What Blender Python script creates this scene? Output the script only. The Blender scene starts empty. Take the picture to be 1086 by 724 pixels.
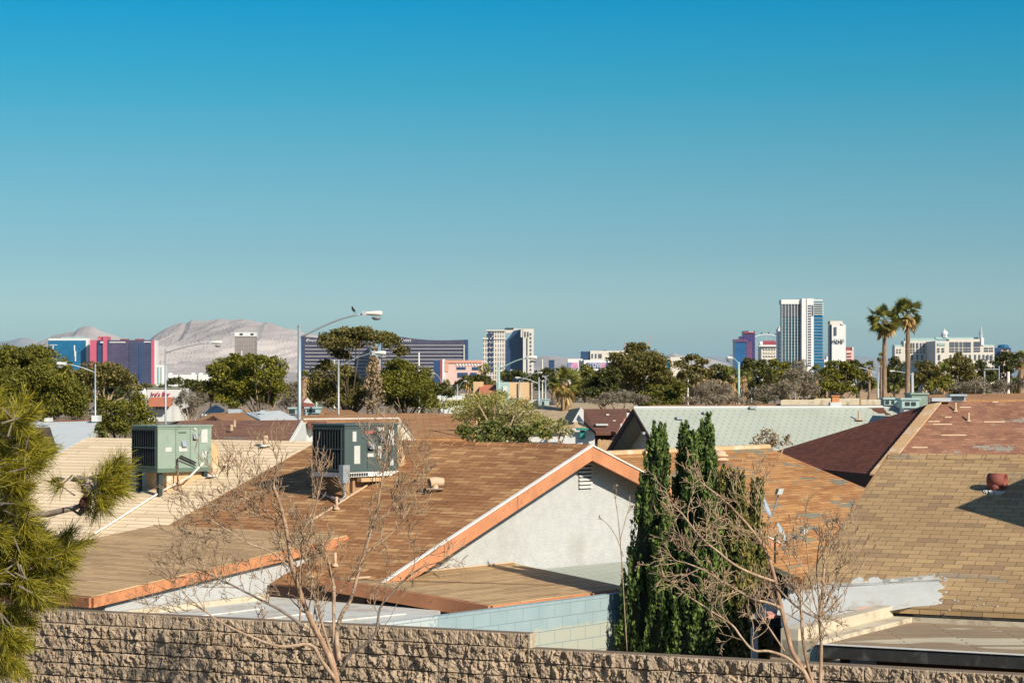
import bpy, math, random
import numpy as np
from mathutils import Vector as V

C = bpy.context.scene.collection
SC = bpy.context.scene
R = math.radians

# ------------------------------------------------------------------ camera, sky, sun, exposure
F, CX, HZ, H = 2400.0, 543.0, 405.0, 5.7          # focal length in photo pixels, picture centre, horizon row, eye height
cam = bpy.data.cameras.new('camera')
camo = bpy.data.objects.new('camera', cam)
C.objects.link(camo)
camo.location = (0, 0, H)
camo.rotation_euler = (R(90), 0, 0)
cam.sensor_width = 36.0
cam.lens = 36.0 * F / 1086.0
cam.shift_y = (HZ - 362.0) / 1086.0
cam.clip_start = 0.5
cam.clip_end = 300000
SC.camera = camo

SUN_EL = R(31)
SUN_AZ = R(140)                                    # clockwise from +Y (the way the camera looks)
SUN = V((math.sin(SUN_AZ) * math.cos(SUN_EL), math.cos(SUN_AZ) * math.cos(SUN_EL), math.sin(SUN_EL)))
world = bpy.data.worlds.new('World')
SC.world = world
world.use_nodes = True
wn, wl = world.node_tree.nodes, world.node_tree.links
wn.clear()
sky = wn.new('ShaderNodeTexSky')
sky.sky_type = 'NISHITA'
sky.sun_disc = False
sky.sun_elevation = SUN_EL
sky.sun_rotation = SUN_AZ
sky.air_density = 1.0
sky.dust_density = 0.6
sky.ozone_density = 1.6
tc = wn.new('ShaderNodeTexCoord')
sx = wn.new('ShaderNodeSeparateXYZ')
rmp = wn.new('ShaderNodeValToRGB')
SKY_TINT = [(0.0000, (0.304, 0.420, 0.511)), (0.0312, (0.299, 0.422, 0.520)), (0.0562, (0.224, 0.355, 0.443)), (0.0938, (0.145, 0.340, 0.408)), (0.1310, (0.047, 0.334, 0.413)), (0.1646, (0.002, 0.319, 0.446)), (0.2000, (0.003, 0.306, 0.515)), (0.3200, (0.300, 0.420, 0.520)), (0.5000, (0.400, 0.480, 0.560))]
el = rmp.color_ramp.elements
while len(el) < len(SKY_TINT): el.new(0.5)
for x_, (p_, c_) in zip(el, SKY_TINT):
    x_.position = p_; x_.color = (*c_, 1)
mul = wn.new('ShaderNodeMix')
mul.data_type = 'RGBA'
mul.blend_type = 'MULTIPLY'
mul.inputs[0].default_value = 1.0
bg = wn.new('ShaderNodeBackground')
bg.inputs['Strength'].default_value = 0.15
wo = wn.new('ShaderNodeOutputWorld')
wl.new(tc.outputs['Generated'], sx.inputs[0])
wl.new(sx.outputs['Z'], rmp.inputs[0])
wl.new(sky.outputs[0], mul.inputs[6])
wl.new(rmp.outputs[0], mul.inputs[7])
wl.new(mul.outputs[2], bg.inputs['Color'])
wl.new(bg.outputs[0], wo.inputs['Surface'])

sl = bpy.data.lights.new('sun', 'SUN')
sl.energy = 5.0
sl.angle = R(0.5)
sl.color = (1.0, 0.90, 0.74)
so = bpy.data.objects.new('sun', sl)
C.objects.link(so)
so.rotation_euler = (-SUN).to_track_quat('-Z', 'Y').to_euler()
so.location = (60, -60, 60)

SC.view_settings.view_transform = 'Standard'
SC.view_settings.look = 'None'
SC.view_settings.gamma = 1.0
SC.view_settings.use_curve_mapping = False
SC.view_settings.exposure = 0.42
SC.cycles.max_bounces = 6
SC.cycles.diffuse_bounces = 3
SC.cycles.glossy_bounces = 2
SC.cycles.transmission_bounces = 3
SC.cycles.volume_bounces = 0
SC.cycles.caustics_reflective = False
SC.cycles.caustics_refractive = False

# ------------------------------------------------------------------ geometry helpers
def P(px, py, d):
    """The point a photo pixel shows at the distance d."""
    return V(((px - CX) / F * d, d, H - (py - HZ) / F * d))

def hit(px, py, p0, n):
    """Where the line of sight of a photo pixel meets a plane."""
    o = V((0, 0, H)); r = V(((px - CX) / F, 1, -(py - HZ) / F))
    return o + r * ((p0 - o).dot(n) / r.dot(n))

def onz(px, py, z):
    return hit(px, py, V((0, 0, z)), V((0, 0, 1)))

def base_of(o):
    b = V((0, 0, 0))
    while o is not None:
        b = b + o.location
        o = o.parent
    return b

class MB:
    """Collects shapes in world coordinates; build() links them as ONE mesh object."""
    def __init__(s):
        s.v = []; s.f = []
    def add(s, pts, faces):
        k = len(s.v)
        s.v += [tuple(p) for p in pts]
        s.f += [tuple(i + k for i in f) for f in faces]
        return s
    def poly(s, pts):
        return s.add(pts, [tuple(range(len(pts)))])
    def prism(s, pts, off):
        """polygon extruded by the vector off"""
        n = len(pts)
        off = V(off)
        q = [V(p) for p in pts]
        nrm = (q[1] - q[0]).cross(q[2] - q[0])
        if nrm.dot(off) > 0:
            q.reverse()
        low = [p + off for p in q]
        fs = [tuple(range(n)), tuple(reversed(range(n, 2 * n)))]
        for i in range(n):
            j = (i + 1) % n
            fs.append((j, i, n + i, n + j))
        return s.add(q + low, fs)
    def obox(s, c, ax, ay, az):
        """box from its centre and three half-axes"""
        c, ax, ay, az = V(c), V(ax), V(ay), V(az)
        p = [c + ax * i + ay * j + az * k for k in (-1, 1) for j in (-1, 1) for i in (-1, 1)]
        fs = [(0, 2, 3, 1), (4, 5, 7, 6), (0, 1, 5, 4), (2, 6, 7, 3), (0, 4, 6, 2), (1, 3, 7, 5)]
        if ax.cross(ay).dot(az) < 0:
            fs = [tuple(reversed(f)) for f in fs]
        return s.add(p, fs)
    def box(s, x0, y0, z0, x1, y1, z1):
        return s.obox(((x0 + x1) / 2, (y0 + y1) / 2, (z0 + z1) / 2), ((x1 - x0) / 2, 0, 0), (0, (y1 - y0) / 2, 0), (0, 0, (z1 - z0) / 2))
    def board(s, a, b, h, t, n):
        """board hanging h below the edge a-b, t thick towards n"""
        a, b, n = V(a), V(b), V(n).normalized() * t
        dn = V((0, 0, -h))
        return s.prism([a, b, b + dn, a + dn], n)
    def tube(s, pts, rad, n=6, cap=True):
        pts = [V(p) for p in pts]
        if not isinstance(rad, (list, tuple)):
            rad = [rad] * len(pts)
        k = len(s.v); m = len(pts)
        ref = V((0.31, 0.17, 0.93))
        for i, p in enumerate(pts):
            d = (pts[min(i + 1, m - 1)] - pts[max(i - 1, 0)])
            if d.length < 1e-9: d = V((0, 0, 1))
            d.normalize()
            r0 = ref if abs(d.dot(ref)) < 0.93 else V((1, 0, 0))
            a = d.cross(r0).normalized(); b = d.cross(a)
            for j in range(n):
                t = 2 * math.pi * j / n
                s.v.append(tuple(p + (a * math.cos(t) + b * math.sin(t)) * rad[i]))
        for i in range(m - 1):
            for j in range(n):
                j2 = (j + 1) % n
                s.f.append((k + i * n + j, k + i * n + j2, k + (i + 1) * n + j2, k + (i + 1) * n + j))
        if cap:
            s.f.append(tuple(k + j for j in reversed(range(n))))
            s.f.append(tuple(k + (m - 1) * n + j for j in range(n)))
        return s
    def lathe(s, c, prof, n=12):
        """profile of (radius, height) turned about the vertical axis through c"""
        c = V(c); k = len(s.v)
        for r, z in prof:
            for j in range(n):
                t = 2 * math.pi * j / n
                s.v.append((c.x + r * math.cos(t), c.y + r * math.sin(t), c.z + z))
        for i in range(len(prof) - 1):
            for j in range(n):
                j2 = (j + 1) % n
                s.f.append((k + i * n + j, k + i * n + j2, k + (i + 1) * n + j2, k + (i + 1) * n + j))
        s.f.append(tuple(k + j for j in reversed(range(n))))
        s.f.append(tuple(k + (len(prof) - 1) * n + j for j in range(n)))
        return s
    def build(s, name, mat, parent=None, smooth=False):
        b = base_of(parent)
        me = bpy.data.meshes.new(name)
        me.from_pydata([(p[0] - b.x, p[1] - b.y, p[2] - b.z) for p in s.v], [], s.f)
        uvs(me)
        if smooth:
            me.polygons.foreach_set('use_smooth', [True] * len(me.polygons))
        me.materials.append(mat)
        o = bpy.data.objects.new(name, me)
        C.objects.link(o)
        if parent is not None:
            o.parent = parent
        return o

def uvs(me):
    """UV in metres, u level along the face, v up its slope"""
    uv = me.uv_layers.new(name='UVMap')
    co = me.vertices
    for p in me.polygons:
        n = p.normal
        if abs(n.z) > 0.9995:
            a, b = V((1, 0, 0)), V((0, 1, 0))
        else:
            a = V((0, 0, 1)).cross(n).normalized(); b = n.cross(a)
        for li in p.loop_indices:
            q = co[me.loops[li].vertex_index].co
            uv.data[li].uv = (q.dot(a), q.dot(b))

def quads_obj(name, Vt, mat, parent=None, nv=4, norm=None):
    """many loose leaf faces as one mesh: Vt is an array (n, nv, 3) in world coordinates"""
    b = base_of(parent)
    n = len(Vt)
    me = bpy.data.meshes.new(name)
    co = (Vt.reshape(-1, 3) - np.array(b)).astype(np.float32)
    me.vertices.add(n * nv); me.vertices.foreach_set('co', co.ravel())
    me.loops.add(n * nv); me.loops.foreach_set('vertex_index', np.arange(n * nv, dtype=np.int32))
    me.polygons.add(n); me.polygons.foreach_set('loop_start', np.arange(0, n * nv, nv, dtype=np.int32))
    me.update(calc_edges=True)
    me.materials.append(mat)
    o = bpy.data.objects.new(name, me)
    C.objects.link(o)
    if parent is not None: o.parent = parent
    return o

def tag(o, label=None, cat=None, group=None, kind=None):
    if label: o['label'] = label
    if cat: o['category'] = cat
    if group: o['group'] = group
    if kind: o['kind'] = kind
    return o

def thing(name, label, cat, loc, group=None):
    o = bpy.data.objects.new(name, None)
    o.empty_display_size = 0.2
    C.objects.link(o)
    o.location = V(loc)
    return tag(o, label, cat, group)

def copy_tree(o, parent=None):
    c = o.copy(); C.objects.link(c)
    if parent is not None: c.parent = parent
    for ch in list(o.children): copy_tree(ch, c)
    return c

# ------------------------------------------------------------------ materials
def newmat(name):
    m = bpy.data.materials.new(name); m.use_nodes = True
    nt = m.node_tree
    bs = nt.nodes['Principled BSDF']
    bs.inputs['Specular IOR Level'].default_value = 0.25
    return m, nt, bs

def nd(nt, t, **kw):
    n = nt.nodes.new(t)
    for k, v in kw.items():
        if k in n.inputs.keys() and not hasattr(n, k): n.inputs[k].default_value = v
        else: setattr(n, k, v)
    return n

def ramp(nt, src, stops, interp='LINEAR'):
    r = nt.nodes.new('ShaderNodeValToRGB')
    r.color_ramp.interpolation = interp
    e = r.color_ramp.elements
    while len(e) < len(stops): e.new(0.5)
    for x, (p, c) in zip(e, stops):
        x.position = p; x.color = (*c, 1) if len(c) == 3 else c
    nt.links.new(src, r.inputs[0])
    return r.outputs[0]

def mix(nt, fac, a, b, mode='MIX'):
    m = nt.nodes.new('ShaderNodeMix'); m.data_type = 'RGBA'; m.blend_type = mode
    for sock, val in ((0, fac), (6, a), (7, b)):
        if isinstance(val, bpy.types.NodeSocket): nt.links.new(val, m.inputs[sock])
        elif sock == 0: m.inputs[0].default_value = val
        else: m.inputs[sock].default_value = (*val, 1)
    return m.outputs[2]

def noise(nt, scale, detail=4, rough=0.6, vec=None, stretch=None, coord='Object'):
    n = nt.nodes.new('ShaderNodeTexNoise')
    n.inputs['Scale'].default_value = scale; n.inputs['Detail'].default_value = detail; n.inputs['Roughness'].default_value = rough
    if vec is None:
        t = nt.nodes.new('ShaderNodeTexCoord'); vec = t.outputs[coord]
    if stretch:
        mp = nt.nodes.new('ShaderNodeMapping'); mp.inputs['Scale'].default_value = stretch
        nt.links.new(vec, mp.inputs[0]); vec = mp.outputs[0]
    nt.links.new(vec, n.inputs['Vector'])
    return n.outputs['Fac']

def bump(nt, bs, h, strength=0.4, dist=0.02):
    b = nt.nodes.new('ShaderNodeBump')
    b.inputs['Strength'].default_value = strength; b.inputs['Distance'].default_value = dist
    nt.links.new(h, b.inputs['Height']); nt.links.new(b.outputs[0], bs.inputs['Normal'])

def sc(c, k): return tuple(min(1, x * k) for x in c)

def plain(name, col, rough=0.75, var=0.18, scale=2.5, metal=0.0, bmp=0.0, dirt=None, dscale=1.0):
    m, nt, bs = newmat(name)
    f = noise(nt, scale, 5, 0.65)
    c = ramp(nt, f, [(0.3, sc(col, 1 - var)), (0.7, sc(col, 1 + var))])
    if dirt:
        g = noise(nt, dscale, 6, 0.7)
        g = ramp(nt, g, [(0.52, (0, 0, 0)), (0.68, (1, 1, 1))])
        c = mix(nt, g, c, dirt)
    nt.links.new(c, bs.inputs['Base Color'])
    bs.inputs['Roughness'].default_value = rough; bs.inputs['Metallic'].default_value = metal
    if bmp: bump(nt, bs, noise(nt, 30, 4, 0.7), bmp, 0.03)
    return m

def shingle(name, tones, w=0.305, h=0.143, mortar=0.008, line=(0.03, 0.02, 0.015), streak=None, patch=None, pscale=0.5, pthr=0.62, edge=0.35, wear=0.2, offs=0.5):
    """asphalt shingles: courses and tabs from UV metres, each tab its own tone"""
    m, nt, bs = newmat(name)
    t = nt.nodes.new('ShaderNodeTexCoord')
    uv = t.outputs['UV']
    b = nt.nodes.new('ShaderNodeTexBrick')
    b.offset = offs; b.offset_frequency = 2
    nt.links.new(uv, b.inputs['Vector'])
    b.inputs['Color1'].default_value = (0, 0, 0, 1); b.inputs['Color2'].default_value = (1, 1, 1, 1); b.inputs['Mortar'].default_value = (0.5, 0.5, 0.5, 1)
    b.inputs['Scale'].default_value = 1.0; b.inputs['Mortar Size'].default_value = mortar; b.inputs['Mortar Smooth'].default_value = 0.3
    b.inputs['Brick Width'].default_value = w; b.inputs['Row Height'].default_value = h
    n = len(tones)
    c = ramp(nt, b.outputs['Color'], [(i / (n - 1) if n > 1 else 0, tones[i]) for i in range(n)])
    if streak:
        f = noise(nt, 1.0, 3, 0.6, vec=uv, stretch=(1.6, 9.0, 1))
        c = mix(nt, ramp(nt, f, [(0.55, (0, 0, 0)), (0.68, (0.8, 0.8, 0.8))]), c, streak)
    if patch:
        bw = b.outputs['Color']
        f = noise(nt, pscale, 3, 0.55, vec=uv, stretch=(1, 2.4, 1))
        mm = nt.nodes.new('ShaderNodeMath'); mm.operation = 'MULTIPLY_ADD'
        nt.links.new(bw, mm.inputs[0]); mm.inputs[1].default_value = 0.10
        nt.links.new(f, mm.inputs[2])
        c = mix(nt, ramp(nt, mm.outputs[0], [(pthr, (0, 0, 0)), (pthr + 0.03, (1, 1, 1))]), c, patch)
    g = noise(nt, 0.35, 5, 0.6)
    c = mix(nt, 1.0, c, ramp(nt, g, [(0.3, (1 - wear,) * 3), (0.7, (1 + wear * 0.6,) * 3)]), 'MULTIPLY')
    g = noise(nt, 60, 2, 0.7)
    c = mix(nt, 1.0, c, ramp(nt, g, [(0.3, (0.82,) * 3), (0.7, (1.14,) * 3)]), 'MULTIPLY')
    c = mix(nt, b.outputs['Fac'], c, line)
    # butt edge of each course: a saw tooth in height
    s = nt.nodes.new('ShaderNodeSeparateXYZ'); nt.links.new(uv, s.inputs[0])
    d = nt.nodes.new('ShaderNodeMath'); d.operation = 'DIVIDE'; nt.links.new(s.outputs['Y'], d.inputs[0]); d.inputs[1].default_value = h
    fr = nt.nodes.new('ShaderNodeMath'); fr.operation = 'FRACT'; nt.links.new(d.outputs[0], fr.inputs[0])
    iv = nt.nodes.new('ShaderNodeMath'); iv.operation = 'SUBTRACT'; iv.inputs[0].default_value = 1.0; nt.links.new(fr.outputs[0], iv.inputs[1])
    ad = nt.nodes.new('ShaderNodeMath'); ad.operation = 'MULTIPLY_ADD'; nt.links.new(b.outputs['Color'], ad.inputs[0]); ad.inputs[1].default_value = 0.35; nt.links.new(iv.outputs[0], ad.inputs[2])
    nt.links.new(c, bs.inputs['Base Color'])
    bs.inputs['Roughness'].default_value = 0.92
    bump(nt, bs, ad.outputs[0], edge, 0.02)
    return m

def tabroof(name, col, slot, w, h):
    """painted roof whose tab slots show as rows of small dark ticks"""
    m, nt, bs = newmat(name)
    t = nt.nodes.new('ShaderNodeTexCoord'); s = nt.nodes.new('ShaderNodeSeparateXYZ'); nt.links.new(t.outputs['UV'], s.inputs[0])
    def op(o, a, b=None):
        n = nt.nodes.new('ShaderNodeMath'); n.operation = o
        for i, x in enumerate((a, b)):
            if x is None: continue
            if isinstance(x, (int, float)): n.inputs[i].default_value = x
            else: nt.links.new(x, n.inputs[i])
        return n.outputs[0]
    vr = op('DIVIDE', s.outputs['Y'], h); row = op('FLOOR', vr)
    uu = op('ADD', op('DIVIDE', s.outputs['X'], w), op('MULTIPLY', op('MODULO', row, 2.0), 0.5))
    fu = op('FRACT', uu); fv = op('FRACT', vr)
    f = op('MULTIPLY', op('LESS_THAN', fu, 0.24), op('MULTIPLY', op('LESS_THAN', fv, 0.68), op('GREATER_THAN', fv, 0.22)))
    ln = op('LESS_THAN', fv, 0.10)
    c = ramp(nt, noise(nt, 0.5, 5, .6), [(0.3, sc(col, .92)), (0.7, sc(col, 1.08))])
    c = mix(nt, op('MULTIPLY', ln, 0.10), c, slot)
    c = mix(nt, op('MULTIPLY', f, 0.55), c, slot)
    nt.links.new(c, bs.inputs['Base Color']); bs.inputs['Roughness'].default_value = 0.85
    return m

def leafmat(name, tones, trans=0.25, rough=0.6):
    m, nt, bs = newmat(name)
    g = nt.nodes.new('ShaderNodeNewGeometry')
    n = len(tones)
    c = ramp(nt, g.outputs['Random Per Island'], [(i / (n - 1), tones[i]) for i in range(n)])
    f = noise(nt, 0.35, 3, 0.5)
    c = mix(nt, 1.0, c, ramp(nt, f, [(0.3, (0.75, 0.78, 0.75)), (0.7, (1.2, 1.15, 1.0))]), 'MULTIPLY')
    nt.links.new(c, bs.inputs['Base Color'])
    bs.inputs['Roughness'].default_value = rough
    tr = nt.nodes.new('ShaderNodeBsdfTranslucent'); nt.links.new(c, tr.inputs[0])
    ms = nt.nodes.new('ShaderNodeMixShader'); ms.inputs[0].default_value = trans
    nt.links.new(bs.outputs[0], ms.inputs[1]); nt.links.new(tr.outputs[0], ms.inputs[2])
    nt.links.new(ms.outputs[0], nt.nodes['Material Output'].inputs['Surface'])
    return m

def barkmat(name, col, col2=None, scale=8):
    m, nt, bs = newmat(name)
    f = noise(nt, scale, 6, 0.7, stretch=(1, 1, 0.35))
    c = ramp(nt, f, [(0.3, sc(col, 0.6)), (0.5, col), (0.72, col2 or sc(col, 1.4))])
    nt.links.new(c, bs.inputs['Base Color']); bs.inputs['Roughness'].default_value = 0.9
    bump(nt, bs, f, 0.5, 0.02)
    return m

def masonry(name, c1, c2, mortar, w, h, ms=0.01, bmp=0.5, grit=0.15):
    m, nt, bs = newmat(name)
    t = nt.nodes.new('ShaderNodeTexCoord')
    b = nt.nodes.new('ShaderNodeTexBrick'); nt.links.new(t.outputs['UV'], b.inputs['Vector'])
    b.inputs['Color1'].default_value = (*c1, 1); b.inputs['Color2'].default_value = (*c2, 1); b.inputs['Mortar'].default_value = (*mortar, 1)
    b.inputs['Scale'].default_value = 1; b.inputs['Mortar Size'].default_value = ms; b.inputs['Brick Width'].default_value = w; b.inputs['Row Height'].default_value = h
    c = mix(nt, 1.0, b.outputs['Color'], ramp(nt, noise(nt, 3, 5, 0.7), [(0.3, (1 - grit,) * 3), (0.7, (1 + grit,) * 3)]), 'MULTIPLY')
    nt.links.new(c, bs.inputs['Base Color']); bs.inputs['Roughness'].default_value = 0.9
    iv = nt.nodes.new('ShaderNodeMath'); iv.operation = 'SUBTRACT'; iv.inputs[0].default_value = 1; nt.links.new(b.outputs['Fac'], iv.inputs[1])
    bump(nt, bs, iv.outputs[0], bmp, 0.02)
    return m

HAZE = 1.0e-5
M = {}
M['white_stucco'] = plain('white_stucco', (0.47, 0.48, 0.475), 0.9, 0.08, 5, bmp=0.9, dirt=(0.40, 0.40, 0.38), dscale=0.8)
M['white_paint'] = plain('white_paint', (0.55, 0.55, 0.53), 0.6, 0.05, 3)
M['soffit_wood'] = plain('soffit_wood', (0.25, 0.15, 0.1), 0.85, 0.1, 4)
M['cream_paint'] = plain('cream_paint', (0.62, 0.55, 0.40), 0.8, 0.08, 2)
M['orange_trim'] = plain('orange_trim', (0.50, 0.215, 0.105), 0.75, 0.2, 3, dirt=(0.36, 0.16, 0.08), dscale=6)
M['worn_orange_trim'] = plain('worn_orange_trim', (0.46, 0.195, 0.09), 0.75, 0.22, 6, dirt=(0.20, 0.09, 0.05), dscale=9)
M['drip_metal'] = plain('drip_metal', (0.66, 0.64, 0.60), 0.5, 0.1, 3)
M['brown_shingle'] = shingle('brown_shingle', [(0.254, 0.113, 0.047), (0.317, 0.149, 0.062), (0.368, 0.184, 0.078), (0.285, 0.132, 0.055), (0.508, 0.300, 0.132)], w=0.40, streak=(0.558, 0.337, 0.152), mortar=0.006, patch=(0.108, 0.092, 0.067), pscale=0.8, pthr=0.77)
M['patio_shingle'] = shingle('patio_shingle', [(0.383, 0.251, 0.128), (0.483, 0.323, 0.168), (0.568, 0.389, 0.204)], w=0.9, h=0.12, mortar=0.008, line=(0.185, 0.119, 0.061), edge=0.5)
M['orange_shingle'] = shingle('orange_shingle', [(0.290, 0.131, 0.050), (0.395, 0.188, 0.067), (0.469, 0.250, 0.097), (0.346, 0.156, 0.059)], w=0.5, streak=(0.519, 0.300, 0.130), mortar=0.006, patch=(0.210, 0.206, 0.151), pscale=0.6, pthr=0.625)
M['tan_shingle'] = shingle('tan_shingle', [(0.276, 0.180, 0.101), (0.345, 0.230, 0.116), (0.392, 0.261, 0.131), (0.415, 0.279, 0.138), (0.368, 0.242, 0.123)], w=0.305, mortar=0.0065, line=(0.13, 0.09, 0.055), wear=0.17, patch=(0.27, 0.215, 0.15), pscale=0.35, pthr=0.66, edge=0.5)
M['beige_shingle'] = shingle('beige_shingle', [(0.659, 0.514, 0.336), (0.751, 0.596, 0.395), (0.791, 0.638, 0.435)], w=2.4, h=0.19, mortar=0.014, line=(0.395, 0.274, 0.172), edge=0.5, wear=0.1)
M['maroon_shingle'] = shingle('maroon_shingle', [(0.154, 0.053, 0.032), (0.196, 0.064, 0.038), (0.231, 0.081, 0.045)], w=0.36, mortar=0.008, line=(0.07, 0.028, 0.022), streak=None, patch=(0.336, 0.230, 0.153), pscale=0.55, pthr=0.80)
M['mint_shingle'] = tabroof('mint_shingle', (0.37, 0.40, 0.34), (0.20, 0.23, 0.19), 0.31, 0.36)
M['reddish_shingle'] = shingle('reddish_shingle', [(0.17, 0.082, 0.055), (0.22, 0.105, 0.066), (0.26, 0.13, 0.082), (0.20, 0.10, 0.065)], w=0.33, mortar=0.005, line=(0.09, 0.04, 0.03), streak=(0.34, 0.2, 0.11), patch=(0.235, 0.215, 0.18), pscale=0.5, pthr=0.665)
M['sienna_shingle'] = shingle('sienna_shingle', [(0.351, 0.169, 0.070), (0.429, 0.219, 0.095), (0.494, 0.263, 0.120)], w=0.6, patch=(0.468, 0.350, 0.200), pscale=0.9, pthr=0.70)
M['chestnut_shingle'] = shingle('chestnut_shingle', [(0.15, 0.066, 0.044), (0.18, 0.08, 0.052), (0.2, 0.09, 0.06)], w=0.6, wear=0.1)
M['taupe_shingle'] = shingle('taupe_shingle', [(0.425, 0.319, 0.193), (0.500, 0.375, 0.231), (0.550, 0.425, 0.270)], w=0.6, wear=0.12)
M['dark_shingle'] = shingle('dark_shingle', [(0.09, 0.06, 0.048), (0.12, 0.08, 0.06)], w=0.5, h=0.2, wear=0.1)
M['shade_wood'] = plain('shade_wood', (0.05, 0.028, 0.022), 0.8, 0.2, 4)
M['dark_fascia'] = plain('dark_fascia', (0.035, 0.034, 0.032), 0.75, 0.3, 5, dirt=(0.10, 0.095, 0.085), dscale=3)
M['roof_felt'] = shingle('roof_felt', [(0.260, 0.195, 0.120), (0.338, 0.247, 0.156), (0.286, 0.208, 0.132)], w=1.6, h=0.16, mortar=0.010, line=(0.130, 0.091, 0.060), patch=(0.546, 0.481, 0.348), pscale=0.33, pthr=0.60, edge=0.2)
M['coat_tan'] = plain('coat_tan', (0.50, 0.44, 0.33), 0.8, 0.12, 2, dirt=(0.25, 0.18, 0.12), dscale=2.2)
M['coat_white'] = plain('coat_white', (0.52, 0.525, 0.49), 0.7, 0.10, 3, dirt=(0.34, 0.26, 0.18), dscale=1.5)
M['white_roof'] = plain('white_roof', (0.56, 0.585, 0.57), 0.65, 0.06, 1.2, dirt=(0.52, 0.58, 0.56), dscale=0.6)
M['pink_board'] = plain('pink_board', (0.52, 0.26, 0.2), 0.8, 0.15, 4)
M['steel'] = plain('steel', (0.33, 0.37, 0.39), 0.45, 0.08, 3, metal=0.35)
M['lamp_white'] = plain('lamp_white', (0.70, 0.68, 0.60), 0.5, 0.05, 3)
M['lens'] = plain('lens', (0.20, 0.22, 0.22), 0.2, 0.1, 3)
M['vent_metal'] = plain('vent_metal', (0.50, 0.36, 0.24), 0.7, 0.1, 5)
M['vent_rust'] = plain('vent_rust', (0.24, 0.075, 0.055), 0.7, 0.15, 8)
M['pvc'] = plain('pvc', (0.70, 0.66, 0.60), 0.5, 0.06, 5)
M['black_hole'] = plain('black_hole', (0.012, 0.012, 0.012), 0.9, 0.1, 5)
M['ac_green'] = plain('ac_green', (0.23, 0.295, 0.24), 0.55, 0.09, 3, dirt=(0.17, 0.20, 0.16), dscale=2.2)
M['ac_green_seam'] = plain('ac_green_seam', (0.10, 0.15, 0.115), 0.6, 0.06, 2)
M['ac_slate'] = plain('ac_slate', (0.065, 0.094, 0.094), 0.5, 0.09, 3, dirt=(0.09, 0.105, 0.10), dscale=2.2)
M['ac_slate_seam'] = plain('ac_slate_seam', (0.03, 0.045, 0.046), 0.6, 0.06, 2)
M['coil_dark'] = plain('coil_dark', (0.012, 0.015, 0.017), 0.6, 0.2, 4)
M['coil_fin'] = plain('coil_fin', (0.035, 0.045, 0.048), 0.6, 0.1, 4)
M['sticker'] = plain('sticker', (0.46, 0.47, 0.44), 0.5, 0.06, 9)
M['sticker_red'] = plain('sticker_red', (0.42, 0.12, 0.11), 0.5, 0.08, 9)
M['duct_tan'] = plain('duct_tan', (0.50, 0.32, 0.17), 0.7, 0.08, 3, dirt=(0.6, 0.52, 0.42), dscale=2)
M['platform_brown'] = plain('platform_brown', (0.32, 0.19, 0.10), 0.8, 0.12, 3)
M['cable_black'] = plain('cable_black', (0.015, 0.015, 0.016), 0.5, 0.1, 5)
M['dish_grey'] = plain('dish_grey', (0.36, 0.40, 0.43), 0.4, 0.06, 5)
M['dish_dark'] = plain('dish_dark', (0.03, 0.04, 0.042), 0.5, 0.06, 5)
M['bark_pale'] = barkmat('bark_pale', (0.36, 0.25, 0.17), (0.52, 0.40, 0.30), 14)
M['bark_red'] = barkmat('bark_red', (0.31, 0.195, 0.125), (0.48, 0.34, 0.235), 14)
M['bark_grey'] = barkmat('bark_grey', (0.20, 0.16, 0.13), (0.33, 0.27, 0.22), 12)
M['twig'] = barkmat('twig', (0.30, 0.21, 0.135), (0.50, 0.38, 0.255), 20)
M['twig_pale'] = barkmat('twig_pale', (0.36, 0.25, 0.16), (0.55, 0.42, 0.28), 20)
M['bark_dark'] = barkmat('bark_dark', (0.10, 0.075, 0.055), None, 6)
M['bark_palm'] = barkmat('bark_palm', (0.23, 0.155, 0.10), (0.42, 0.30, 0.2), 3)
M['pine_leaf'] = leafmat('pine_leaf', [(0.062, 0.074, 0.014), (0.121, 0.126, 0.021), (0.178, 0.172, 0.026), (0.251, 0.220, 0.034)])
M['pine_leaf_dull'] = leafmat('pine_leaf_dull', [(0.068, 0.071, 0.021), (0.121, 0.112, 0.033), (0.180, 0.152, 0.043), (0.262, 0.205, 0.063)])
M['olive_leaf'] = leafmat('olive_leaf', [(0.056, 0.071, 0.012), (0.125, 0.133, 0.019), (0.202, 0.192, 0.026), (0.302, 0.250, 0.037)])
M['feather_leaf'] = leafmat('feather_leaf', [(0.174, 0.178, 0.052), (0.304, 0.293, 0.094), (0.434, 0.398, 0.139), (0.564, 0.491, 0.186)], 0.3)
M['shrub_leaf'] = leafmat('shrub_leaf', [(0.047, 0.068, 0.017), (0.102, 0.125, 0.028), (0.186, 0.197, 0.049), (0.298, 0.267, 0.070)])
M['dark_leaf'] = leafmat('dark_leaf', [(0.035, 0.044, 0.016), (0.064, 0.077, 0.022), (0.109, 0.113, 0.031), (0.162, 0.151, 0.042)])
M['dry_leaf'] = leafmat('dry_leaf', [(0.171, 0.116, 0.070), (0.295, 0.209, 0.132), (0.419, 0.310, 0.202), (0.527, 0.419, 0.279)], 0.2)
M['grey_leaf'] = leafmat('grey_leaf', [(0.100, 0.084, 0.065), (0.190, 0.156, 0.120), (0.279, 0.235, 0.179), (0.402, 0.346, 0.272)], 0.2)
M['cypress_leaf'] = leafmat('cypress_leaf', [(0.044, 0.074, 0.023), (0.083, 0.130, 0.034), (0.134, 0.198, 0.049), (0.217, 0.271, 0.070)], 0.15)
M['cypress_leaf_dry'] = leafmat('cypress_leaf_dry', [(0.059, 0.078, 0.024), (0.126, 0.149, 0.043), (0.231, 0.213, 0.065), (0.419, 0.280, 0.106)], 0.15)
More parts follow.
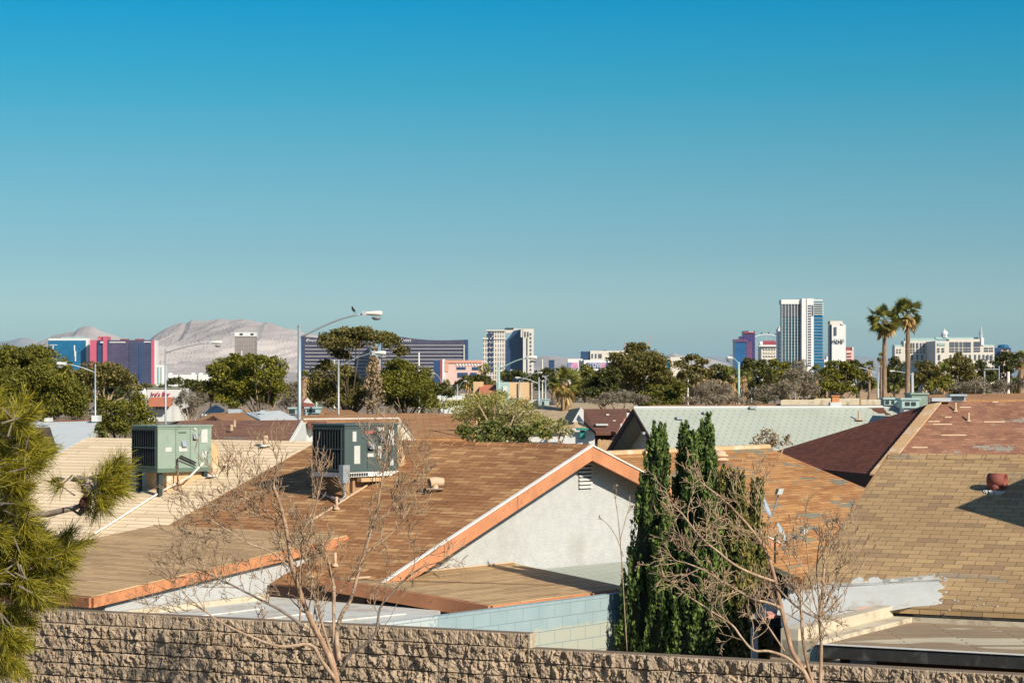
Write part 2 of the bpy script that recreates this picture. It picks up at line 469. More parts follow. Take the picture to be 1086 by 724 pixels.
M['needle'] = leafmat('needle', [(0.077, 0.076, 0.011), (0.176, 0.163, 0.018), (0.330, 0.286, 0.025), (0.495, 0.408, 0.045)], 0.22, 0.45)
M['palm_leaf'] = leafmat('palm_leaf', [(0.054, 0.074, 0.019), (0.116, 0.139, 0.031), (0.202, 0.202, 0.046), (0.310, 0.271, 0.078)], 0.25)
M['palm_dry'] = leafmat('palm_dry', [(0.279, 0.178, 0.070), (0.465, 0.302, 0.116), (0.651, 0.449, 0.186)], 0.2)
M['cone'] = plain('cone', (0.07, 0.03, 0.02), 0.8, 0.3, 20)
M['bird_black'] = plain('bird_black', (0.02, 0.02, 0.024), 0.6, 0.1, 9)

# ------------------------------------------------------------------ ground
rng = np.random.default_rng(7)
random.seed(11)
m, nt, bs = newmat('desert_ground')
f1 = noise(nt, 0.012, 6, 0.65); f2 = noise(nt, 0.6, 6, 0.7)
c = ramp(nt, f1, [(0.35, (0.20, 0.145, 0.095)), (0.5, (0.28, 0.215, 0.15)), (0.62, (0.14, 0.13, 0.12))])
c = mix(nt, 1.0, c, ramp(nt, f2, [(0.3, (0.8,) * 3), (0.7, (1.15,) * 3)]), 'MULTIPLY')
nt.links.new(c, bs.inputs['Base Color']); bs.inputs['Roughness'].default_value = 0.95
M['ground'] = m
mb = MB(); Rg = 70000.0
mb.poly([(-Rg, -Rg, 0), (Rg, -Rg, 0), (Rg, Rg, 0), (-Rg, Rg, 0)])
tag(mb.build('ground', M['ground']), kind='structure')
M['asphalt'] = plain('asphalt', (0.055, 0.054, 0.052), 0.9, 0.2, 1.5, dirt=(0.085, 0.08, 0.075), dscale=0.4)
M['concrete'] = plain('concrete', (0.36, 0.33, 0.28), 0.9, 0.12, 1.2)
# side street running across beyond the first houses, with its kerbed pavements
mb = MB(); mb.box(-90, 114, -0.2, 120, 123, 0.004); tag(mb.build('road', M['asphalt']), kind='structure')
for yy in (112.2, 123.0):
    mb = MB(); mb.box(-90, yy, -0.2, 120, yy + 1.8, 0.14); tag(mb.build('pavement', M['concrete']), kind='structure')

# ------------------------------------------------------------------ split-face block wall in front
W0 = V((-6.98, 33.0, 0)); WT = V((13.08, -6.0, 0)).normalized(); WN = V((WT.y, -WT.x, 0))      # WN looks to the camera
def wall_s(px):
    return (hit(px, 690, W0, WN) - W0).dot(WT)
S_step = wall_s(561)
def facet(x, z, cell, seed):
    """faceted height field: nearest seed's tilted plane"""
    gx = np.floor(x / cell).astype(int); gz = np.floor(z / cell).astype(int)
    best = np.full(x.shape, 1e9); val = np.zeros(x.shape)
    for ox in (-1, 0, 1):
        for oz in (-1, 0, 1):
            ix, iz = gx + ox, gz + oz
            def hsh(k):
                h = (ix * 73856093 ^ iz * 19349663 ^ (seed + k) * 83492791) & 0xffffff
                h = (h * 1103515245 + 12345) & 0x7fffffff
                h = (h ^ (h >> 13)) * 1274126177 & 0x7fffffff
                return (h % 100003) / 100003.0
            px_, pz_ = (ix + hsh(1)) * cell, (iz + hsh(2)) * cell
            d = (x - px_) ** 2 + (z - pz_) ** 2
            v = hsh(3) * 1.0 + ((x - px_) * (hsh(4) - 0.5) + (z - pz_) * (hsh(5) - 0.5)) / cell * 1.9
            sel = d < best
            best = np.where(sel, d, best); val = np.where(sel, v, val)
    return val
mb = MB()
CH, BL = 0.19, 0.30
def wall_run(s0, s1, ztop, seed):
    st = 0.0135
    ns = int((s1 - s0) / st) + 1; nz = int(1.5 / st) + 1
    s = np.linspace(s0, s1, ns); z = np.linspace(ztop, ztop - 1.5, nz)
    S, Z = np.meshgrid(s, z)
    row = np.floor((2.4 - Z) / CH + 1e-6)
    off = np.where(row % 2 == 0, 0.0, BL / 2)
    col = np.floor((S + off) / BL)
    fx = (S + off) / BL - col; fz = (2.4 - Z) / CH - row
    ex = np.minimum(fx, 1 - fx) * BL; ez = np.minimum(fz, 1 - fz) * CH
    hh = ((col * 12.9898 + row * 78.233) * 43758.5453)
    blk = np.abs(np.sin(hh)) ; blk2 = np.abs(np.sin(hh * 1.7 + 2))
    rough = np.where(row == 0, 0.55, 1.0) * (0.55 + 0.75 * blk2)
    d = rough * (0.044 * facet(S * 1.15, Z * 0.9 + S * .25, 0.10, seed) + 0.017 * facet(S, Z, 0.035, seed + 50)) + 0.016 * (blk - 0.5)
    d = d * np.clip(np.minimum(ex, ez) / 0.009, 0.0, 1) 
    d = np.where(np.minimum(ex, ez) < 0.005, -0.004, d)
    d[0, :] = np.clip(d[0, :], -0.01, 0.02)
    k = len(mb.v)
    pts = np.stack([W0.x + WT.x * S + WN.x * d, W0.y + WT.y * S + WN.y * d, Z], -1).reshape(-1, 3)
    mb.v += [tuple(p) for p in pts]
    for i in range(nz - 1):
        for j in range(ns - 1):
            a = k + i * ns + j
            mb.f.append((a, a + ns, a + ns + 1, a + 1))
    # top and back
    k2 = len(mb.v)
    for j in range(ns): mb.v.append(tuple(W0 + WT * s[j] - WN * 0.2 + V((0, 0, ztop))))
    for j in range(ns - 1): mb.f.append((k + j, k + j + 1, k2 + j + 1, k2 + j))
    b = [W0 + WT * t - WN * 0.2 for t in (s0, s1)]
    mb.poly([b[1] + V((0, 0, 0)), b[0], b[0] + V((0, 0, ztop)), b[1] + V((0, 0, ztop))])
    a = [W0 + WT * t - WN * 0.012 for t in (s0, s1)]
    mb.poly([a[0], a[1], a[1] + V((0, 0, ztop - 1.49)), a[0] + V((0, 0, ztop - 1.49))])
wall_run(-1.6, S_step, 2.4, 3)
wall_run(S_step + 0.002, 15.6, 2.21, 9)
m, nt, bs = newmat('split_block')
f1 = noise(nt, 1.5, 5, 0.6); f2 = noise(nt, 40, 4, 0.75)
c = ramp(nt, f1, [(0.3, (0.33, 0.255, 0.18)), (0.7, (0.42, 0.33, 0.24))])
c = mix(nt, 1.0, c, ramp(nt, f2, [(0.3, (0.7,) * 3), (0.7, (1.2,) * 3)]), 'MULTIPLY')
tcw = nt.nodes.new('ShaderNodeTexCoord')
def vdot(vec, off):
    n = nt.nodes.new('ShaderNodeVectorMath'); n.operation = 'DOT_PRODUCT'; nt.links.new(tcw.outputs['Object'], n.inputs[0]); n.inputs[1].default_value = vec
    a = nt.nodes.new('ShaderNodeMath'); a.operation = 'ADD'; nt.links.new(n.outputs['Value'], a.inputs[0]); a.inputs[1].default_value = off
    return a.outputs[0]
cb = nt.nodes.new('ShaderNodeCombineXYZ')
nt.links.new(vdot(tuple(WT), -W0.dot(WT) + 30 * BL), cb.inputs[0]); nt.links.new(vdot((0, 0, -1), 2.4 + 0.0001), cb.inputs[1])
bk = nt.nodes.new('ShaderNodeTexBrick'); bk.offset = 0.5; bk.offset_frequency = 2; nt.links.new(cb.outputs[0], bk.inputs['Vector'])
bk.inputs['Color1'].default_value = (.80, .80, .80, 1); bk.inputs['Color2'].default_value = (1.14, 1.12, 1.1, 1); bk.inputs['Mortar'].default_value = (.5, .48, .46, 1)
bk.inputs['Scale'].default_value = 1; bk.inputs['Mortar Size'].default_value = 0.006; bk.inputs['Mortar Smooth'].default_value = 0.2; bk.inputs['Brick Width'].default_value = BL; bk.inputs['Row Height'].default_value = CH
c = mix(nt, 1.0, c, bk.outputs['Color'], 'MULTIPLY')
nt.links.new(c, bs.inputs['Base Color']); bs.inputs['Roughness'].default_value = 0.95
bump(nt, bs, f2, 0.6, 0.012)
M['split_block'] = m
w = mb.build('block_wall', M['split_block'])
tag(w, 'long tan split face block wall with a one course step, in front of the houses', 'wall')
mb = MB(); a = W0 + WT * (S_step + 0.006) - WN * 0.09; mb.obox(a + V((0, 0, 2.305)), WT * 0.012, WN * 0.095, V((0, 0, 0.094)))
mb.build('end_cap', M['coat_tan'], w)

# ------------------------------------------------------------------ the main brown-roofed house
u = V((math.cos(R(52)), math.sin(R(52)), 0)); v = V((-u.y, u.x, 0))
Z = V((0, 0, 1))
A = P(626, 472, 43.0)
L0 = hit(425, 603, A, v); R0 = hit(848, 587, A, v)
a_ = L0 - A; b_ = R0 - A
nL = a_.cross(v).normalized()
if nL.z < 0: nL = -nL
Eh = hit(330, 622, A, nL)
tE = (Eh - A).dot(u) / a_.dot(u)
S_far = 6.95
print('main', A, L0, R0, 'tE', tE)
house = thing('brown_roof_house', 'white stucco house with brown shingle roof and orange gable trim behind the block wall', 'house', (A.x, A.y + 2, 0))
aE = a_ * tE
mb = MB(); mb.prism([A, A + aE, A + aE + v * S_far, A + v * S_far], (0, 0, -0.10))
roof = mb.build('roof', M['brown_shingle'], house)
mb = MB(); mb.prism([A + V((0.004, 0, 0)), A + v * S_far + V((0.004, 0, 0)), A + b_ + v * S_far, A + b_], (0, 0, -0.10))
mb.build('roof', M['brown_shingle'], house)
mb = MB()
for i in range(int(S_far / 0.3)):                   # ridge cap shingles
    p = A + v * (0.3 * i)
    mb.prism([p + a_.normalized() * 0.15 + Z * 0.012, p + Z * 0.03, p + v * 0.32 + Z * 0.018, p + v * 0.32 + a_.normalized() * 0.15 + Z * 0.004], (0, 0, -0.012))
mb.build('ridge_cap', M['brown_shingle'], roof)
nf = -v
for k in (0.42, 0.80):                              # butt joints of the rake boards
    q = A + a_ * k - Z * 0.036 + nf * 0.056; mb = MB(); mb.prism([q, q + a_.normalized() * 0.008, q + a_.normalized() * 0.008 - Z * .248, q - Z * .248], nf * 0.002); mb.build('board_joint', M['shade_wood'], house)
mb = MB(); mb.board(A + nf * 0.004 - Z * 0.035, A + aE + nf * 0.004 - Z * 0.035, 0.25, 0.05, nf)
mb.build('rake_fascia', M['orange_trim'], house)
mb = MB(); mb.board(A + nf * 0.004 - Z * 0.035 + u * .003, A + b_ + nf * 0.004 - Z * 0.035, 0.25, 0.05, nf)
mb.build('rake_fascia', M['orange_trim'], house)
mb = MB()
for q in (aE, b_):
    mb.board(A + Z * 0.012, A + q + Z * 0.012, 0.03, 0.07, nf)
mb.build('drip_edge', M['drip_metal'], house)
ow = 0.42                                           # the wall stands this far behind the rake
wl0 = A + a_ * 0.93 + v * ow; wr0 = A + b_ * 0.95 + v * ow; wa = A + v * ow
mb = MB(); mb.prism([wa - Z * 0.12, wl0 - Z * 0.12, V((wl0.x, wl0.y, 0)), V((wr0.x, wr0.y, 0)), wr0 - Z * 0.12], v * 0.15)
gw = mb.build('gable_wall', M['white_stucco'], house)
mb = MB(); q = wl0 + v * 0.16; mb.prism([q - Z * 0.13, V((q.x, q.y, 0)), V((q.x, q.y, 0)) + v * (S_far - 0.9), q - Z * 0.13 + v * (S_far - 0.9)], u * 0.15)
mb.build('side_wall', M['white_stucco'], house)
mb = MB(); q = wr0 + v * 0.16; mb.prism([q - Z * 0.13, V((q.x, q.y, 0)), V((q.x, q.y, 0)) + v * (S_far - 0.9), q - Z * 0.13 + v * (S_far - 0.9)], -u * 0.15)
mb.build('side_wall', M['white_stucco'], house)
# soffit boards under the overhang
mb = MB(); mb.prism([A - Z * 0.13 + nf * 0.0, A + b_ - Z * 0.13, A + b_ - Z * 0.13 + v * ow, A - Z * 0.13 + v * ow], (0, 0, -0.02))
mb.prism([A - Z * 0.13, A + a_ - Z * 0.13, A + a_ - Z * 0.13 + v * ow, A - Z * 0.13 + v * ow], (0, 0, -0.02))
mb.build('soffit', M['soffit_wood'], house)
# gable vent
gp = wa - v * 0.006
v00 = hit(613.5, 519, gp, v); v11 = hit(627, 490, gp, v)
wv, hv = (v11 - v00).dot(u), (v11 - v00).z
mb = MB(); cc = (v00 + v11) / 2
mb.obox(cc + v * 0.004, u * (wv / 2), v * 0.004, Z * (hv / 2)); vb = mb.build('gable_vent', M['coil_dark'], house)
mb = MB()
for i in range(7):
    zc = v00.z + hv * (i + 0.62) / 7
    mb.obox(V((cc.x, cc.y, zc)) - v * 0.018, u * (wv / 2), v * 0.018 + Z * 0.006, Z * (hv / 7 * 0.26))
mb.build('louver', M['white_paint'], vb)
# low patio roof on the left, laid over the main slope
N1 = hit(368, 570, A, nL) + Z * 0.05
N0 = hit(97, 632, N1, v)
s1 = (N1 - A).dot(v)
Sp = S_far - s1 + 0.15
print('patio', N1, N0)
mb = MB(); mb.prism([N1, N0, N0 + v * Sp, N1 + v * Sp], (0, 0, -0.09)); pr = mb.build('patio_roof', M['patio_shingle'], house)
mb = MB(); mb.board(N1 - Z * 0.02 + nf * 0.004, N0 - Z * 0.02 + nf * 0.004, 0.16, 0.05, nf); mb.build('rake_fascia', M['worn_orange_trim'], house)
mb = MB(); mb.board(N0 - Z * 0.02 - u * 0.004, N0 + v * Sp - Z * 0.02 - u * 0.004, 0.16, 0.05, -u); mb.build('eave_fascia', M['worn_orange_trim'], house)
q0 = N0 + u * 0.35 + v * 0.07; q1 = N1 + v * 0.07
mb = MB(); mb.prism([q0 - Z * 0.1, V((q0.x, q0.y, 0)), V((q1.x, q1.y, 0)), q1 - Z * 0.1], v * 0.15); mb.build('patio_wall', M['white_stucco'], house)
mb = MB(); q = q0 + v * 0.16; mb.prism([q - Z * 0.1, V((q.x, q.y, 0)), V((q.x, q.y, 0)) + v * (Sp - 1), q - Z * 0.1 + v * (Sp - 1)], u * 0.15); mb.build('patio_wall', M['white_stucco'], house)
# main eave behind the small trees, its deep shade put into a dark board colour
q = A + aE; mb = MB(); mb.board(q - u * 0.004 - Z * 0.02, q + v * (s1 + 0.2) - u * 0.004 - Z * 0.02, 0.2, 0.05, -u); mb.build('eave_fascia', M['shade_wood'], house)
# low shed roof in front of the gable
D = P(520, 641, 36.3)
gwp = wa - v * 0.01
B = hit(545, 597, gwp, v)
Cc = hit(668, 625, D, v); Cc.z = D.z
n2 = (Cc - D).cross(B - D).normalized()
if n2.z < 0: n2 = -n2
A2 = hit(372, 609, D, n2)
A2 = D + v * (A2 - D).dot(v); A2.z = D.z + (A2 - D).dot(v) * (B.z - D.z) / max(0.1, (B - D).dot(v))
BL2 = B - u * ((B - D).dot(u)); 
print('shed', D, Cc, B, A2)
mb = MB(); mb.prism([D, Cc, B, BL2, A2], (0, 0, -0.07))
mb.build('shed_roof', M['patio_shingle'], house)
mb = MB(); mb.board(D + nf * 0.004 - Z * 0.012, Cc + nf * 0.004 - Z * 0.012, 0.22, 0.05, nf); mb.build('shed_fascia', M['orange_trim'], house)
mb = MB(); mb.board(D - u * 0.004 - Z * 0.012, A2 - u * 0.004 - Z * 0.012, 0.22, 0.05, -u); mb.build('shed_fascia', M['orange_trim'], house)
mb = MB(); mb.tube([B + Z * 0.02 - v * 0.02, BL2 + Z * 0.02 - v * 0.02], 0.018, 6); mb.build('flashing', M['vent_metal'], house)
for k in (0.03, 0.5, 0.97):
    p = D + (A2 - D) * k + u * 0.15; mb = MB(); mb.box(p.x - .06, p.y - .06, 0, p.x + .06, p.y + .06, p.z - 0.07); mb.build('post', M['shade_wood'], house)
# pale low roof strip right of the shed, against the gable wall
q = hit(600, 604, gwp - v * 0.3, v)
mb = MB(); p0 = B + u * 0.2 - Z * 0.16; mb.prism([p0, p0 + u * 3.4 - v * 0.2, p0 + u * 3.4 - v * 1.6 - Z * .1, Cc + u * 0.0 + Z * (-0.01) + v * 0.5], (0, 0, -0.05)); mb.build('lean_to_roof', M['mint_shingle'], house)
# roof vents on the main slope
def turbine_cap(px, py, pl, nrm, parent, mat, dirv, r=0.085, h=0.17):
    b = hit(px, py, pl, nrm)
    mb = MB(); mb.tube([b - Z * 0.05, b + Z * h], r * 0.72, 10)
    o = mb.build('vent_pipe', mat, parent, True)
    mb = MB(); mb.tube([b + Z * h - dirv * r * 1.5, b + Z * (h + 0.02), b + Z * h + dirv * r * 1.9], [r, r * 1.05, r], 12, False)
    mb.build('vent_hood', mat, o, True)
    mb = MB(); mb.tube([b + Z * h + dirv * r * 1.80, b + Z * h + dirv * r * 1.94], [r * .9, r * .9], 12); mb.build('vent_mouth', M['black_hole'], o)
    mb = MB(); mb.obox(b + Z * 0.012, V((0.16, 0, 0)), V((0, 0.16, -0.05)), nrm * 0.006); mb.build('flashing', M['pvc'], o)
    return o
turbine_cap(461.5, 521, A, nL, house, M['vent_metal'], u * 0.85 - v * 0.4)
for (px, py) in ((355.5, 600), (357, 540)):
    b = hit(px, py, A, nL)
    mb = MB(); mb.tube([b - Z * 0.03, b + Z * 0.24], 0.026, 8); o = mb.build('vent_pipe', M['vent_metal'], house, True)
    mb = MB(); mb.lathe(b, [(0.08, 0.0), (0.055, 0.02), (0.035, 0.05)], 8); mb.build('flashing', M['vent_metal'], o, True)
# conduit running down the slope from the rooftop unit
pts = [hit(x, y, A, nL) + Z * 0.03 for x, y in ((400, 503), (388, 517), (372, 527), (352, 540), (326, 556))]
mb = MB(); mb.tube(pts, 0.02, 6); mb.build('conduit', M['vent_metal'], house)

# ------------------------------------------------------------------ white-coated low patio cover in front of the house
zc = 1.98
pc = [onz(105, 653, zc), onz(180, 645, zc), onz(300, 631, zc), onz(372, 633, zc), onz(478, 640, zc), onz(428, 672, zc), onz(150, 676, zc)]
cov = thing('patio_cover', 'low white coated flat patio cover with rusty edges behind the block wall', 'patio cover', (pc[3].x, pc[3].y, 0))
mb = MB(); mb.prism(pc, (0, 0, -0.08)); cr = mb.build('roof_sheet', M['coat_white'], cov)
mb = MB()
q0 = onz(128, 647, zc + 0.1); q1 = onz(285, 629, zc + 0.1); mb.obox((q0 + q1) / 2 - Z * 0.07, (q1 - q0) / 2, V((0.0, 0.07, 0)), Z * 0.06); mb.build('ledge', M['coat_tan'], cov)
mb = MB()
for (x0, y0, x1, y1) in ((150, 661, 280, 645), (200, 667, 330, 650), (300, 664, 430, 651)):
    q0 = onz(x0, y0, zc + 0.015); q1 = onz(x1, y1, zc + 0.015); mb.tube([q0, q1], 0.018, 5)
mb.build('seam', M['coat_white'], cov)
mb = MB()
for (x, y) in ((270, 657), (296, 661), (290, 660)):
    q = onz(x, y, zc); mb.obox(q + Z * 0.012, V((0.28, 0.05, 0)), V((0.02, 0.06, 0)), Z * 0.008)
mb.build('rust_patch', M['worn_orange_trim'], cov)
for (px, py) in ((180, 672), (300, 668), (420, 668)):
    p = onz(px, py, zc) + V((0, 0.3, 0)); mb = MB(); mb.box(p.x - .05, p.y - .05, 0, p.x + .05, p.y + .05, zc - 0.08); mb.build('post', M['white_paint'], cov)

# ------------------------------------------------------------------ painted block wall (blue over cream)
m, nt, bs = newmat('painted_block')
t = nt.nodes.new('ShaderNodeTexCoord')
b = nt.nodes.new('ShaderNodeTexBrick'); nt.links.new(t.outputs['UV'], b.inputs['Vector'])
b.inputs['Scale'].default_value = 1; b.inputs['Mortar Size'].default_value = 0.006; b.inputs['Brick Width'].default_value = 0.42; b.inputs['Row Height'].default_value = 0.21
s = nt.nodes.new('ShaderNodeSeparateXYZ'); nt.links.new(t.outputs['Object'], s.inputs[0])
def madd(x, k, y):
    n = nt.nodes.new('ShaderNodeMath'); n.operation = 'MULTIPLY_ADD'; nt.links.new(x, n.inputs[0]); n.inputs[1].default_value = k
    if isinstance(y, float): n.inputs[2].default_value = y
    else: nt.links.new(y, n.inputs[2])
    return n.outputs[0]
nf_ = noise(nt, 7, 3, 0.6)
zz = madd(nf_, 0.22, s.outputs['Z'])
low = ramp(nt, zz, [(0.0, (1, 1, 1)), (1.0, (1, 1, 1))])
le = nt.nodes.new('ShaderNodeMath'); le.operation = 'LESS_THAN'; nt.links.new(zz, le.inputs[0]); le.inputs[1].default_value = 1.83
xx = madd(nf_, 0.5, s.outputs['X'])
lx = nt.nodes.new('ShaderNodeMath'); lx.operation = 'LESS_THAN'; nt.links.new(xx, lx.inputs[0]); lx.inputs[1].default_value = -0.62
blue = ramp(nt, noise(nt, 2, 3, .5), [(0.3, (0.235, 0.32, 0.345)), (0.7, (0.285, 0.37, 0.39))])
c = mix(nt, le.outputs[0], blue, (0.36, 0.38, 0.32))
c = mix(nt, lx.outputs[0], c, (0.42, 0.46, 0.46))
c = mix(nt, b.outputs['Fac'], c, (0.17, 0.23, 0.25))
nt.links.new(c, bs.inputs['Base Color']); bs.inputs['Roughness'].default_value = 0.85
bump(nt, bs, noise(nt, 30, 4, .7), 0.25, 0.02)
M['painted_block'] = m
Wp = P(520, 646, 35.4)
wz = thing('painted_wall', 'low block wall painted pale blue over cream, between the split face wall and shed roof', 'wall', (Wp.x, Wp.y, 0))
p0 = Wp - u * 2.6; p1 = Wp + u * 4.6
mb = MB(); mb.prism([p0, V((p0.x, p0.y, 0)), V((p1.x, p1.y, 0)), p1], v * 0.15); mb.build('wall_face', M['painted_block'], wz)

# ------------------------------------------------------------------ rooftop air conditioners
def ac_unit(px, py, d, phi, w, l, h, body, seam, kind, label):
    c0 = P(px, py, d)                               # nearest bottom corner of the cabinet
    fx = V((math.cos(R(phi)), math.sin(R(phi)), 0)); fy = V((-fx.y, fx.x, 0))     # fx along the panel side, fy along the coil side
    t = thing('air_conditioner', label, 'air conditioner', (c0.x, c0.y, c0.z - 0.45), 'package units on the roofs')
    def B(name, mat, x0, y0, z0, x1, y1, z1, par=t):
        mb = MB(); mb.obox(c0 + fx * ((x0 + x1) / 2) + fy * ((y0 + y1) / 2) + Z * ((z0 + z1) / 2), fx * ((x1 - x0) / 2), fy * ((y1 - y0) / 2), Z * ((z1 - z0) / 2))
        return mb.build(name, mat, par)
    cab = B('cabinet', M[body], 0, 0, 0, w, l, h)
    B('top_panel', M[body], -0.025, -0.025, h + 0.002, w + 0.025, l + 0.025, h + 0.035)
    B('base_rail', M['drip_metal' if kind == 'slate' else seam], -0.02, -0.02, -0.09, w + 0.02, l + 0.02, -0.003)
    coil = B('coil', M['coil_dark'], -0.012, 0.05, 0.04, -0.003, l - 0.03, h - 0.04)
    mb = MB()
    nfin = 11
    for i in range(nfin):
        y = 0.07 + (l - 0.12) * i / (nfin - 1)
        mb.obox(c0 - fx * 0.028 + fy * y + Z * h / 2, fx * 0.014, fy * 0.012, Z * (h / 2 - 0.05))
    mb.build('guard_bars', M['coil_fin'], coil)
    for z in (0.045, h * 0.5, h - 0.045):
        mb = MB(); mb.obox(c0 - fx * 0.045 + fy * l / 2 + Z * z, fx * 0.006, fy * (l / 2 - 0.02), Z * 0.012); mb.build('guard_rail', M['ac_slate' if kind == 'slate' else 'ac_green_seam'], coil)
    for x in ((0.42, 0.66, 0.82) if kind == 'slate' else (0.33, 0.60, 0.76)):
        B('panel_seam', M[seam], w * x - 0.006, -0.006, 0.05, w * x + 0.006, -0.002, h - 0.04, cab)
    B('panel_seam', M[seam], 0.02, -0.006, h - 0.05, w - 0.02, -0.002, h - 0.04, cab)
    def label_plate(x0, z0, x1, z1, mat='sticker', th=0.01):
        return B('label_plate', M[mat], w * x0, -0.003 - th, h * z0, w * x1, -0.003, h * z1, cab)
    def hood(x, z, s):
        mb = MB(); p = c0 + fx * (w * x) + Z * (h * z)
        mb.prism([p + fx * -s - fy * .003, p + fx * s - fy * .003, p + fx * s - fy * (.003 + s * .9) - Z * s * 1.7, p - fx * s - fy * (.003 + s * .9) - Z * s * 1.7], (0, 0, -0.02))
        mb.prism([p + fx * -s - fy * .003, p - fx * s - fy * (.003 + s * .9) - Z * s * 1.7, p - fx * s - fy * .003 - Z * s * 1.7], fx * 0.012)
        mb.prism([p + fx * s - fy * .003, p + fx * s - fy * (.003 + s * .9) - Z * s * 1.7, p + fx * s - fy * .003 - Z * s * 1.7], -fx * 0.012)
        mb.build('flue_hood', M['steel'], cab)
        B('flue_opening', M['black_hole'], w * x - s * .8, -0.012, h * z - s * 2.4, w * x + s * .8, -0.003, h * z - s * 1.75, cab)
    if kind == 'slate':
        label_plate(0.14, 0.66, 0.21, 0.88); label_plate(0.17, 0.18, 0.28, 0.57); label_plate(0.37, 0.82, 0.54, 0.89, 'sticker_red')
        label_plate(0.61, 0.88, 0.74, 0.96); label_plate(0.80, 0.56, 0.92, 0.90); label_plate(0.62, 0.28, 0.68, 0.55); label_plate(0.85, 0.12, 0.91, 0.28)
        hood(0.48, 0.66, 0.075); hood(0.68, 0.82, 0.075)
        label_plate(0.42, 0.32, 0.54, 0.40)
        mb = MB()
        for i in range(9):
            mb.obox(c0 + fx * (0.06 + i * 0.062) - fy * 0.03 - Z * 0.045, fx * 0.02, fy * 0.005, Z * 0.028)
        mb.build('rail_slot', M['coil_fin'], cab)
    else:
        label_plate(0.13, 0.40, 0.25, 0.51); label_plate(0.38, 0.40, 0.54, 0.53); label_plate(0.80, 0.60, 0.92, 0.93); label_plate(0.82, 0.24, 0.90, 0.40)
        label_plate(0.66, 0.92, 0.70, 0.96, 'white_paint', 0.03); label_plate(0.38, 0.84, 0.52, 0.88, 'ac_green_seam')
        hood(0.48, 0.66, 0.07); hood(0.69, 0.84, 0.07)
        mb = MB()
        mb.tube([c0 + fx * w * 0.34 - fy * 0.06 - Z * 0.62, c0 + fx * w * 0.34 - fy * 0.06 + Z * h * 0.24, c0 + fx * w * 0.40 - fy * 0.06 + Z * h * 0.30, c0 + fx * w * 0.68 - fy * 0.06 + Z * h * 0.12], 0.019, 8)
        mb.tube([c0 + fx * w * 0.36 - fy * 0.08 + Z * h * 0.24, c0 + fx * w * 0.68 - fy * 0.06 + Z * h * 0.05], 0.014, 8)
        mb.build('conduit', M['cable_black'], t)
    # supply duct: an elbow out of the far end going down into the roof
    e0 = c0 + fx * w + fy * l * 0.45 + Z * h * 0.45
    mb = MB()
    pts = [e0, e0 + fx * 0.12, e0 + fx * 0.22 - Z * 0.06, e0 + fx * 0.28 - Z * 0.25, e0 + fx * 0.28 - Z * 1.1]
    mb.tube(pts, [0.27, 0.27, 0.26, 0.25, 0.25], 10); mb.build('duct', M['duct_tan'], t, True)
    # curb box and legs
    B('curb_box', M['platform_brown' if kind == 'slate' else 'duct_tan'], w * 0.22, l * 0.12, -1.0, w * 0.98, l * 0.95, -0.092)
    for (x, y) in ((0.08, 0.1), (0.08, 0.9), (0.9, 0.06)):
        B('leg', M['ac_slate_seam' if kind != 'slate' else 'platform_brown'], w * x - 0.05, l * y - 0.05, -1.0, w * x + 0.05, l * y + 0.05, -0.092)
    return t, c0, fx, fy
tac, ca, fxa, fya = ac_unit(365.5, 501, 43.0, 47, 1.40, 0.90, 0.885, 'ac_slate', 'ac_slate_seam', 'slate', 'dark slate rooftop air conditioner with red sticker on the brown shingle roof')
mb = MB(); p = ca - fxa * 0.10 - fya * 0.10 - Z * 0.02
mb.obox(p, fxa * 0.085, fya * 0.06, Z * 0.17); bx = mb.build('switch_box', M['steel'], tac)
mb = MB(); mb.tube([p - Z * 0.17, p - Z * 0.42 + fxa * 0.01, p - Z * 0.5 - fxa * 0.1, hit(338, 524, A, nL) + Z * 0.03], 0.022, 6); mb.build('conduit', M['steel'], bx)
mb = MB(); mb.obox(ca + fxa * 0.62 - fya * 0.02 - Z * 0.15, fxa * 0.26, fya * 0.06, Z * 0.035); mb.build('foam_seal', M['duct_tan'], tac)

# ------------------------------------------------------------------ beige-roofed house on the left
u1 = V((math.cos(R(55)), math.sin(R(55)), 0)); v1 = V((-math.cos(R(30)), math.sin(R(30)), 0))
Q = P(352, 468, 54.0)
lh = thing('beige_roof_house', 'house with long pale beige shingle roof carrying a green air conditioner', 'house', (Q.x - 4, Q.y, 0))
fall = -u1 * 8.2 - Z * 8.2 * 0.372
def along(p0, dirv, px):
    lo, hi = 0.0, 60.0
    for _ in range(60):
        mid_ = (lo + hi) / 2; q = p0 + dirv * mid_
        x = CX + F * q.x / q.y
        if (x > px) == (dirv.x < 0): lo = mid_
        else: hi = mid_
    return p0 + dirv * lo
Q2 = along(Q, v1, 93)
print('beige', Q, Q2)
mb = MB(); mb.prism([Q, Q + fall, Q2 + fall, Q2], (0, 0, -0.1)); lr = mb.build('roof', M['beige_shingle'], lh)
nB = fall.cross(v1).normalized(); nB = nB if nB.z > 0 else -nB
back = u1 * 6 - Z * 6 * 0.372
mb = MB(); mb.prism([Q + u1 * .004, Q2 + u1 * .004, Q2 + back, Q + back], (0, 0, -0.1)); mb.build('roof', M['beige_shingle'], lh)
e0, e1 = Q + fall * 0.93 - v1 * -0.3, Q2 + fall * 0.93 - v1 * 0.3
mb = MB(); mb.prism([e0 - Z * .1, V((e0.x, e0.y, 0)), V((e1.x, e1.y, 0)), e1 - Z * .1], u1 * 0.15); mb.build('wall', M['cream_paint'], lh)
e2 = Q2 - v1 * 0.3; e3 = e2 + back * .95
mb = MB(); mb.prism([e1 - Z * .12, e2 - Z * .12, e3 - Z * .12, V((e3.x, e3.y, 0)), V((e1.x, e1.y, 0))], -v1 * 0.15); mb.build('wall', M['cream_paint'], lh)
